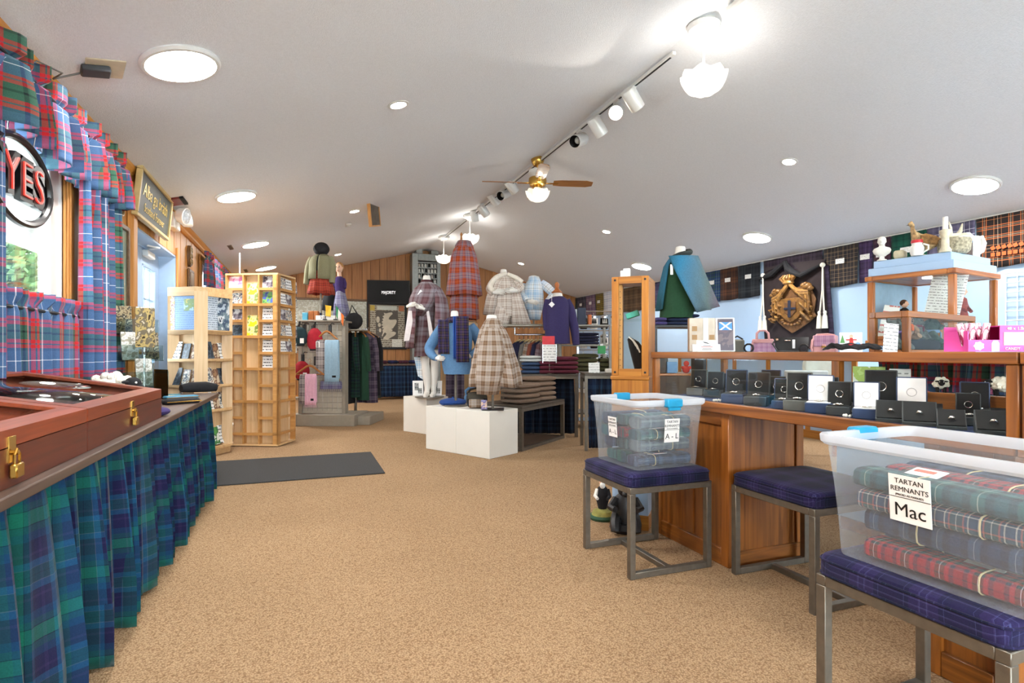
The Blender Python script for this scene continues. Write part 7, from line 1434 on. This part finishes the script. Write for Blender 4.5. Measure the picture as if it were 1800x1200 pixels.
# rock pedestal and figures inside
b=MB(); pillow(b,.3,.1,.07,seed=4); o=b.build('black_cushion',black,None,SMt@Vector((.33,.09,.0125))); tag(o,'black cushion on the floor of the small oak showcase','cushion')
bear(SMt@Vector((.25,.11,.082)),math.radians(-20),.125,mat('tan_plush',(150,120,96),1,0,.3,60),'tan toy bear in orange scarf lying on the black cushion, left one',mat('orange_scarf',(200,90,40),.9)); bear(SMt@Vector((.35,.1,.082)),math.radians(10),.12,gfur,'grey toy bear in maroon scarf on the black cushion, right one',mat('maroon_scarf',(96,26,44),.9))
bear(SMt@Vector((.56,.11,.0125)),math.radians(30),.185,gfur2,'big dark green toy bear sitting at the right in the small showcase',mat('blue_grey_scarf',(100,124,150),.9))
p=PX(1567,618,3.02); bear(SMt@Vector((.1,.115,.0125)),math.radians(-10),.165,gfur,'grey toy bear sitting at left end inside the small showcase',mat('violet_scarf',(92,80,120),.9))
o=MB(R(-14,'X')@R(8,'Y')).box(-.035,0,0,.035,.004,.17,.001).build('info_card',ruled('info_lines',(222,222,222),(120,120,120),.02,.25),None,SMt@Vector((-.07,.06,.001)),-.6); tag(o,'narrow white printed card leaning left of the small showcase','card')
# ---- tall oak showcase with blue plinth top
pc=PX(1678,590,4.06); zsb=1.0605; TS=thing('oak_showcase','large oak glass showcase with blue stepped top and dolls inside','showcase',(pc.x,pc.y,zsb),math.radians(9)); k=(pc.x*st+pc.y*ct)/FP
We,De=.178*pc.dot(Vector((st,ct,0))),.15*pc.dot(Vector((st,ct,0))); zb_=(HZ-585)*k-.04+HC-1.06; zt2_=(HZ-470)*k+HC-zsb
def Q(nm,mm,*a,bv=.004): b=MB(); b.box(*a,bv); return b.build(nm,mm,TS)
Q('blue_plinth',bluep,.01,.01,0,We-.01,De-.01,zb_-.04); Q('base_board',oakX,-.01,-.01,zb_-.04,We+.01,De+.01,zb_)
f_=.04
for x in(0,We-f_):
    for y in(0,De-f_): Q('post',oakZ,x,y,zb_,x+f_,y+f_,zt2_-.04)
Q('top_frame',oakX,-.012,-.012,zt2_-.035,We+.012,f_,zt2_); Q('top_frame',oakX,-.012,De-f_,zt2_-.035,We+.012,De+.012,zt2_); Q('top_frame',oakY,-.012,f_,zt2_-.035,f_,De-f_,zt2_); Q('top_frame',oakY,We-f_,f_,zt2_-.035,We+.012,De-f_,zt2_)
Q('bottom_rail',oakX,f_,0,zb_,We-f_,.025,zb_+.03); Q('bottom_rail',oakY,0,f_,zb_,.025,De-f_,zb_+.03)
Q('pane',clear,f_,.01,zb_+.03,We-f_,.014,zt2_-.035,bv=0); Q('pane',clear,.01,f_,zb_,.014,De-f_,zt2_-.035,bv=0); Q('back_panel',mat('showcase_back',(150,176,196),.5),f_,De-.02,zb_,We-f_,De-.012,zt2_-.035); Q('roof_panel',oakX,f_,f_,zt2_-.03,We-f_,De-f_,zt2_-.01)
Q('blue_top',bluep,.005,.005,zt2_,We-.005,De-.005,zt2_+.06); Q('blue_top',bluep,.03,.03,zt2_+.06,We-.04,De-.03,zt2_+.115)
for x in(.25,.7): b=MB(); b.lathe([(.001,-.001),(.035,0),(.04,.004)],16,(We*x,De*.4,zt2_-.037),capb=False); b.build('puck_light',lamp('puck_glow',(255,246,230),8),TS)
TMx=T(TS.location)@RZ(math.radians(9)); zT=zt2_+.1155; zIn=zb_+.0005
def onT(x,y,z=None): return TMx@Vector((We*x,De*y,zT if z is None else z))
# standing sheets inside / leaning
def sheet(x,y,z,w_,h,m,rz,label,lean=-12,roll=0):
    o=MB(R(roll,'Y')@R(lean,'X')).box(-w_/2,0,0,w_/2,.003,h,.001).build('printed_sheet',m,None,onT(x,y,z),rz); return tag(o,label,'sheet')
sheet(.06,.82,zIn,.1,.26,ruled('red_title_lines',(236,234,232),(200,110,110),.05,.3),-1.2,'white sheet with red lines inside the large showcase, left end',-6,10)
sheet(.08,.22,zIn+.05,.2,.44,ruled('info_lines2',(236,236,234),(120,120,120),.02,.22),-1.2,'long white printed sheet leaning inside the large showcase',-14,8)
def doll(loc,rz,s,dress,hair,label):
    t=thing('display_doll',label,'doll',loc,rz); Sx=Matrix.Diagonal((s,s,s,1))
    b=MB(Sx); b.lathe([(.22,0),(.2,.2),(.12,.5),(.1,.56)],14,sy=.8); b.build('skirt',dress,t); b=MB(Sx); b.lathe([(.1,.54),(.13,.66),(.11,.76),(.05,.8)],12,sy=.75); b.build('bodice',dress,t)
    for q in(-1,1): b=MB(Sx); b.tube([(q*.12,0,.74),(q*.17,-.03,.6),(q*.1,-.12,.52)],[.04,.04,.03],7); b.build('sleeve',dress,t)
    b=MB(Sx); b.ball((0,-.01,.89),(.075,.08,.09),10,8); b.ball((0,-.09,.88),.015,5,4); o=b.build('head',skin,t); b=MB(Sx); b.ball((0,.015,.92),(.085,.085,.085),10,7); b.build('hair',hair,o); return t
hb=mat('doll_hair_brown',(84,56,40),.8)
doll(onT(.3,.25,zIn),0,.36,p_burg,hb,'doll in dark plaid dress behind glass of the large showcase, left one'); doll(onT(.78,.3,zIn),.2,.4,p_red,mat('doll_hair_grey',(120,110,100),.8),'doll in red plaid dress behind glass of the large showcase, right one')
doll(onT(.28,.7,zIn),.2,.3,black,hb,'doll in black dress at the rear of the large showcase'); o=MB().box(-.06,-.02,0,.06,.02,.16,.004).build('framed_photo',prnt('sepia_photo',[(150,140,110),(190,180,150),(110,100,80)],20),None,onT(.48,.15,zIn),-.1); tag(o,'small sepia photo standing between the dolls','photo')
# things on the blue top
bustm=mat('plaster_white',(236,234,226),.6)
t=thing('plaster_bust','small white plaster bust at the left end of the blue showcase top','bust',onT(.08,.86),-1.0)
b=MB(); b.lathe([(.045,0),(.045,.012),(.025,.02),(.022,.05)],16); b.build('socle',bustm,t); b=MB(); b.rings([[(rx*math.cos(v*.3927),ry*math.sin(v*.3927),z) for v in range(16)] for rx,ry,z in((.025,.02,.045),(.07,.04,.075),(.085,.045,.11),(.07,.04,.135),(.03,.028,.15),(.025,.026,.17))],True,True,True); b.build('torso',bustm,t)
b=MB(); b.ball((0,-.008,.205),(.036,.044,.05),14,10); b.ball((0,-.055,.2),(.008,.012,.012),6,5); b.ball((0,-.046,.178),(.014,.008,.005),6,4); b.ball((-.014,-.046,.213),(.007,.005,.005),6,4); b.ball((.014,-.046,.213),(.007,.005,.005),6,4); b.ball((-.037,0,.203),(.005,.01,.013),6,5); b.ball((.037,0,.203),(.005,.01,.013),6,5); b.ball((0,.008,.222),(.039,.044,.04),12,8); b.build('head',bustm,t)
horn=mat('bone_cream',(214,204,176),.5,0,.2,20); feath=mat('speckled_feathers',(186,156,112),.9,0,.6,26)
t=thing('stuffed_grouse','pale speckled stuffed grouse standing among objects on the showcase top','bird',onT(.12,.4),2.75); s=.3
b=MB(); b.rings([[(x_,ry*math.cos(v*.524),z+rz_*math.sin(v*.524)) for v in range(12)] for x_,ry,rz_,z in((-.19,.01,.02,.16),(-.13,.05,.05,.14),(-.05,.075,.08,.13),(.04,.07,.08,.15),(.085,.045,.06,.2),(.1,.032,.04,.26),(.1,.03,.032,.3),(.115,.026,.028,.325),(.14,.01,.012,.32))],True,True,True); b.build('body',feath,t)
for q in(-1,1): b=MB(); b.rings([[(x_,q*(y_),z+h*math.sin(v*.785)) if False else (x_,q*(y_+.012*math.cos(v*.785)),z+h*math.sin(v*.785)) for v in range(8)] for x_,y_,h,z in((-.16,.04,.01,.15),(-.08,.075,.045,.145),(.02,.075,.055,.16),(.06,.06,.02,.18))],True,True,True); b.build('wing',mat('brown_feathers',(150,110,64),.9,0,.5,30),t)
b=MB(); b.rings([[(.135+.03*f,.008*(1-f)*math.cos(v*1.05),.318-.012*f+.008*(1-f)*math.sin(v*1.05)) for v in range(6)] for f in(0,.5,.95)],True,True,True); b.build('beak',mat('beak_dark',(70,60,50),.4),t)
for q in(-1,1): b=MB(); b.cyl((.02,q*.03,.0),(.02,q*.03,.08),.008,n=6); b.tube([(-.02,q*.03,.004),(.02,q*.03,.01),(.06,q*.04,.004)],.006,5); b.build('leg',horn,t)
b=MB(); pillow(b,.12,.1,.09,seed=2); o=b.build('driftwood_block',mat('pale_driftwood',(206,196,164),.7,0,.15,20),None,onT(.12,.66),.3); tag(o,'pale driftwood block right of the plaster bust','ornament')
t=thing('skull_jug','white jug with a red scarf stripe beside the grouse','jug',onT(.04,.42),-1.4); b=MB(); b.lathe([(.05,0),(.06,.03),(.062,.08),(.045,.11),(.05,.13)],18); b.build('jug_body',bustm,t); b=MB(); b.lathe([(.0505,.125),(.053,.14),(.05,.155)],18); b.build('red_stripe',mat('red_card',(206,40,52),.5),t); MB().tube([(.055,0,.11),(.1,0,.09),(.1,0,.05),(.06,0,.03)],.009,7).build('handle',bustm,t)
t=thing('horn_candlestick','tall cream horn candlestick near the corner of the showcase top','candlestick',onT(.05,.12),0); b=MB(); b.lathe([(.05,0),(.05,.02),(.033,.05),(.03,.16),(.05,.19),(.05,.21),(.025,.22)],18); b.build('stem',horn,t); b=MB(); b.lathe([(.024,.22),(.022,.34)],14); b.build('candle',bustm,t)
t=thing('antler_bowl','grey speckled bowl with an antler lying across it on the showcase top','bowl',onT(.28,.14),0); b=MB(); b.lathe([(.1,0),(.13,.03),(.14,.13),(.13,.15)],24); b.build('bowl',mat('speckled_grey',(164,154,130),.8,0,.5,50),t)
an=[(-.2,0,.16),(-.1,-.02,.175),(.02,-.02,.19),(.1,0,.24),(.16,.02,.32)]; b=MB(); b.tube(an,[.016,.02,.02,.018,.006],8); b.tube([(-.08,-.02,.18),(-.1,-.03,.25),(-.11,-.02,.31)],[.016,.012,.004],7); b.tube([(.03,-.02,.19),(.09,-.05,.2),(.15,-.07,.19)],[.015,.012,.004],7); b.build('antler',horn,t)
t=thing('dark_tankard','dark brown tankard with silver rim left of the white pitcher','tankard',onT(.5,.12),0); b=MB(); b.lathe([(.055,0),(.055,.13)],20); b.build('body',mat('dark_horn',(74,48,34),.35,0,.4,14),t); b=MB(); b.lathe([(.056,.125),(.058,.135),(.056,.145)],20); b.build('rim',chrome,t); MB().tube([(.054,0,.12),(.1,0,.1),(.1,0,.05),(.054,0,.02)],.008,7).build('handle',chrome,t)
t=thing('white_pitcher','cream pitcher with bird shaped spout and curved handle on the showcase top','pitcher',onT(.7,.14),-.2); b=MB(); b.lathe([(.06,0),(.063,.06),(.07,.14),(.06,.2),(.055,.215)],20); b.build('body',horn if False else bustm,t); b=MB(); b.tube([(-.02,0,.19),(-.06,0,.225),(-.12,0,.225),(-.17,0,.2)],[.04,.035,.025,.008],10); b.build('spout',bustm,t); b=MB(); b.tube([(.05,0,.2),(.11,0,.215),(.14,0,.15),(.12,0,.07),(.055,0,.03)],[.014,.02,.022,.018,.012],9); b.build('handle',bustm,t)
for o in list(S.objects):
    if o.parent is None and o.name.split('.')[0] in('stuffed_grouse','plaster_bust','skull_jug','horn_candlestick','antler_bowl','dark_tankard','white_pitcher','driftwood_block'): o.scale=(.7,.7,.7)
# ================================================================== FIGURES ON THE FLOOR BEHIND THE STOOL
bz=mat('black_bronze',(38,38,40),.45,.2,.2,20)
p=PZ(1099,932,0); t=thing('bear_sculpture','black standing bear sculpture on the floor behind the nearest-left stool','sculpture',(p.x,p.y,.001),math.radians(-30))
b=MB(); b.lathe([(.085,0),(.095,.02),(.07,.05)],14); b.build('rock_base',bz,t); b=MB(); b.rings([[(rx*math.cos(v*.524),yo+ry*math.sin(v*.524),z) for v in range(12)] for rx,ry,yo,z in((.05,.05,.0,.04),(.075,.07,0,.1),(.07,.065,0,.16),(.06,.055,0,.2),(.035,.035,-.01,.225))],True,True,True); b.build('body',bz,t)
b=MB(); b.ball((0,-.02,.245),(.045,.045,.04),12,8); b.ball((0,-.07,.235),(.022,.03,.02),8,6); b.ball((-.032,0,.28),.014,6,5); b.ball((.032,0,.28),.014,6,5); b.build('head',bz,t)
for q in(-1,1): b=MB(); b.tube([(q*.055,-.02,.19),(q*.085,-.06,.15),(q*.06,-.1,.15)],[.025,.024,.018],8); b.build('arm',bz,t); b=MB(); b.tube([(q*.05,-.02,.09),(q*.06,-.08,.06),(q*.06,-.1,.02)],[.035,.032,.026],8); b.build('leg',bz,t)
p=PZ(1066,916,0); t=thing('highland_figurine','small figurine on a green mossy base left of the bear sculpture','figurine',(p.x,p.y+.05,.001),math.radians(-30))
b=MB(); b.lathe([(.07,0),(.078,.015),(.072,.03)],18,sx=1.1); b.build('base_rim',mat('base_green',(40,84,60),.6),t); b=MB(); b.lathe([(.07,.03),(.06,.055),(.02,.07)],16); b.build('moss',mat('moss_yellow',(140,136,70),.8,0,.3,30),t)
b=MB(); b.rings([[(rx*math.cos(v*.628),ry*math.sin(v*.628),z) for v in range(10)] for rx,ry,z in((.025,.025,.06),(.04,.035,.12),(.035,.03,.17),(.03,.025,.2),(.012,.012,.215))],True,True,True); b.build('figure_body',black,t); b=MB(); b.ball((0,0,.24),(.022,.024,.028),10,7); b.ball((0,-.024,.237),.006,5,4); b.build('head',skin,t); b=MB(); b.ball((0,-.022,.22),(.018,.012,.022),8,6); b.ball((0,.004,.255),(.024,.024,.02),8,6); b.build('white_beard',bustm,t); 
for q in(-1,1): b=MB(); b.tube([(q*.032,0,.19),(q*.045,-.02,.15),(q*.03,-.05,.14)],[.013,.013,.01],7); b.build('arm',bustm if q<0 else black,t)
# ================================================================== STOOLS
def stool(cx_,cy_,rz,label):
    t=thing('stool',label,'stool',(cx_,cy_,0),rz); h=.235; r=.03; zt=.43
    for x in(-h,h-r):
        for y in(-h,h-r): MB().box(x,y,.001,x+r,y+r,zt-r,.002).build('leg',steel,t)
    for a in((-h,-h,h,-h+r),(-h,h-r,h,h)): MB().box(a[0],a[1],zt-r,a[2],a[3],zt,.002).build('seat_rail',steel,t)
    for a in((-h,-h+r,-h+r,h-r),(h-r,-h+r,h,h-r)): MB().box(a[0],a[1],zt-r,a[2],a[3],zt,.002).build('seat_rail',steel,t)
    MB().box(-h+r,-h,.001,h-r,-h+r,r,.002).build('stretcher',steel,t); MB().box(-h+r,h-r,.001,h-r,h,r,.002).build('stretcher',steel,t)
    MB().box(-r/2,-h+r,.001,r/2,h-r,r*.9,.002).build('cross_stretcher',steel,t)
    b=MB(); n=28; R_=[]; hh=h+.004
    for z,s,e in((zt,.985,.16),(zt+.012,1.0,.16),(zt+.045,1.0,.17),(zt+.056,.985,.18),(zt+.064,.9,.2),(zt+.07,.6,.3),(zt+.072,.02,.6)):
        R_.append([(hh*s*math.copysign(abs(math.cos(2*math.pi*k/n))**e,math.cos(2*math.pi*k/n)),hh*s*math.copysign(abs(math.sin(2*math.pi*k/n))**e,math.sin(2*math.pi*k/n)),z) for k in range(n)])
    # tartan follows the seat plan on top and runs down the sides
    b.rings(R_,True,True,True,uv=lambda i,k:((R_[i][k%n][0]+.3)+(0 if i<3 else 0),(R_[i][k%n][1]+.3)) if i>=3 else ((R_[3][k%n][0]+.3)*1.0+(0),(R_[3][k%n][1]+.3)-(R_[3][k%n][2]-R_[i][k%n][2])) if abs(math.sin(2*math.pi*(k%n)/n))>.7 else ((R_[3][k%n][0]+.3)+(R_[3][k%n][2]-R_[i][k%n][2]),(R_[3][k%n][1]+.3)))
    b.build('cushion',t_navy,t,ang=50)
    for z,s in((zt+.046,1.0),(zt+.006,1.0)):
        b=MB(); b.tube([(hh*s*math.copysign(abs(math.cos(2*math.pi*k/n))**.165,math.cos(2*math.pi*k/n)),hh*s*math.copysign(abs(math.sin(2*math.pi*k/n))**.165,math.sin(2*math.pi*k/n)),z) for k in range(n+1)],.0035,6,False); b.build('piping',t_navy,t)
    return t
stool(1.67,2.48,0,'navy tartan stool carrying the tub marked A - L'); stool(2.175,1.915,0,'navy tartan stool with nothing on it, pushed half under the counter'); stool(1.635,.975,math.radians(1.5),'navy tartan stool nearest the camera, carrying the tub marked Mac')
# ================================================================== TUBS
tubm=plastic('frosted_tub',(230,238,246),.225); tubr=plastic('frosted_tub_rim',(236,240,246),.7); aqua=mat('aqua_latch',(30,150,196),.35)
def rrect(hx,hy,r,n=5):
    o=[]
    for qx,qy,a0 in((1,1,0),(-1,1,90),(-1,-1,180),(1,-1,270)):
        for i in range(n+1): a=math.radians(a0+90*i/n); o.append((qx*(hx-r)+r*math.cos(a),qy*(hy-r)+r*math.sin(a)))
    return o
def tub(cx_,cy_,z,hx,hy,h,rz,label,latches):
    t=thing('storage_tub',label,'storage tub',(cx_,cy_,z),rz); tp=.88
    sec=[(tp,0.0005,.03),(tp+.01,.004,.035),(tp+.03,.1,.035),(tp+.06,.2,.035),(1-.025,h-.05,.035),(1-.02,h-.03,.035)]
    b=MB(); b.rings([[(x,y,z_) for x,y in rrect(hx*s,hy*s,r)] for s,z_,r in sec],True,True,False); b.build('tub_wall',tubm,t,ang=30)
    b=MB(); b.rings([[(x,y,z_) for x,y in rrect(hx*s,hy*s,.035)] for s,z_ in((.98,h-.03),(1.005,h-.03),(1.035,h-.022),(1.04,h-.004),(1.03,h),(.985,h),(.975,h-.02),(.98,h-.03))],True); b.build('rim',tubr,t,ang=30)
    for (ax,ay,w_) in latches:
        b=MB(T((hx*1.02*ax,hy*1.02*ay,h))@RZ(math.atan2(ay,ax)-math.pi/2)); b.box(-w_/2,-.012,-.035,w_/2,.03,.006,.006); b.box(-w_/2*.8,.012,-.05,w_/2*.8,.024,-.03,.003); b.build('latch',aqua,t)
    return t
def tublabel(t,x,y,z,rz,w_,h,big,lean):
    M=T((x,y,z))@RZ(rz)@R(lean,'X'); o=MB(M).box(-w_/2,-.0015,-h/2,w_/2,0,h/2).build('printed_label',paper,t)
    ink=mat('black_ink',(20,20,20),.6); U=M@T((0,-.002,0))
    text(o,'TARTAN',U@T((0,0,h*.37))@UP,h*.15,ink,ext=.0003); text(o,'REMNANTS',U@T((0,0,h*.2))@UP,h*.15,ink,ext=.0003); text(o,'(PRICED AS MARKED)',U@T((0,0,h*.08))@UP,h*.06,ink,ext=.0003)
    MB(U).box(-w_/2,-.0003,h*.02,w_/2,0,h*.032).build('rule',ink,o); text(o,big,U@T((0,0,-h*.25))@UP,h*.4 if len(big)<4 else h*.33,ink,ext=.0003)
zc_=.5025
TA=tub(1.665,2.46,zc_,.21,.205,.335,math.radians(2),'frosted plastic tub of tartan remnants with A - L labels on the far stool',[(0,-1,.09),(0,1,.09)])
hz_=lambda z:.88+.1*min(1,z/.3)
tublabel(TA,-.21*.945-.002,.0,.19,-math.pi/2,.075,.1,'A - L',4); tublabel(TA,.01,-.205*.945-.002,.185,0,.088,.115,'A - L',4)
TC=tub(1.6,.895,zc_,.2,.3,.335,math.radians(1.5),'frosted plastic tub of tartan remnants with Mac label, nearest the camera',[(0,1,.09),(0,-1,.09)])
tublabel(TC,-.2*.945-.003,.055,.2,-math.pi/2,.1,.118,'Mac',4)
rt=[t_green,tartan('rem_red',[((150,30,40),6),((40,40,60),3),((170,40,50),3),((30,60,50),3),((200,190,190),.5)],.08),tartan('rem_teal',[((30,80,90),6),((24,50,60),4),((44,100,96),3),((180,190,180),.5)],.09),tartan('rem_navy',[((30,44,76),6),((24,30,50),4),((44,70,100),3),((150,160,170),.4)],.08),
 tartan('rem_white',[((34,60,86),6),((200,190,180),1),((34,60,86),2),((170,90,80),1.2),((40,70,70),4),((210,200,190),.6)],.07),tartan('rem_grey',[((92,104,110),6),((70,80,90),4),((130,140,140),2)],.08)]
orng=mat('orange_mark',(236,110,80),.6); strg=mat('string',(214,196,150),.8)
def roll(tubo,x,y,z,L_,w_,h,axis,m,label,tg=0,seed=0):
    rj=random.Random(seed*13+int(L_*1000)); axis+=rj.uniform(-2.2,2.2); z+=rj.uniform(0,.012) if z>.05 else 0; h*=rj.uniform(.85,1.05); L_*=rj.uniform(.82,.97)
    M=T(tubo.location)@RZ(tubo.rotation_euler.z)@T((x,y,z))@RZ(math.radians(axis)); t=thing('tartan_remnant',label,'folded cloth',M.translation,tubo.rotation_euler.z+math.radians(axis),'tartan remnants in the tubs')
    b=MB(); b.rings([[(xx,w_/2*math.copysign(abs(math.cos(v*.449))**.55,math.cos(v*.449)),h/2+h/2*math.copysign(abs(math.sin(v*.449))**.55,math.sin(v*.449))) for v in range(14)] for xx in(-L_/2,-L_/2+.004,-L_*.2,L_*.2,L_/2-.004,L_/2)],True,True,True); b.build('cloth',m,t)
    b=MB(); xs=(.15*L_ if seed%2 else -.18*L_); b.tube([(xs,w_*.515*math.copysign(abs(math.cos(v*.449))**.55,math.cos(v*.449)),h/2+h*.52*math.copysign(abs(math.sin(v*.449))**.55,math.sin(v*.449))) for v in range(15)],.002,5,False); b.build('string',strg,t)
    if tg: b=MB(T((xs+.02,-w_*.25,h+.002))@R(-12,'X')); b.box(-.04,-.035,0,.04,.035,.0015); o=b.build('price_tag',paper,t); MB(T((xs+.02,-w_*.25,h+.004))@R(-12,'X')).box(-.02,-.02,0,.03,-.005,.001).build('orange_mark',orng,o)
    return t
lay=[('bottom',.008),('second',.068),('third',.128),('upper',.188),('top',.24)]; ci=0
def fill(tubo,hx,hy,nlay,fmt,ax,per,seq):
    ci=0
    for li in range(nlay):
        z=lay[li][1]; s=.88+.1*z/.3
        for q in range(per):
            if ax==90: W=hx*1.78*s/per*.95; x=-hx*.89*s+hx*1.78*s*(q+.5)/per; y=0; L_=hy*2*s*.88
            else: W=hy*1.78*s/per*.95; y=-hy*.89*s+hy*1.78*s*(q+.5)/per; x=0; L_=hx*2*s*.88
            roll(tubo,x,y,z,L_,W,.058,ax,rt[seq[ci%len(seq)]],fmt%(lay[li][0],ORD[q]),tg=(ci*5)%3==0,seed=ci); ci+=1
fill(TC,.2,.3,4,'folded tartan remnant in the Mac tub, %s layer, %s from the left side',90,3,[1,3,0,3,2,1,4,2,0,2,1,3])
fill(TA,.21,.205,4,'folded tartan remnant in the A - L tub, %s layer, %s from the front',0,3,[3,0,2,5,2,3,2,1,0,5,2,3])
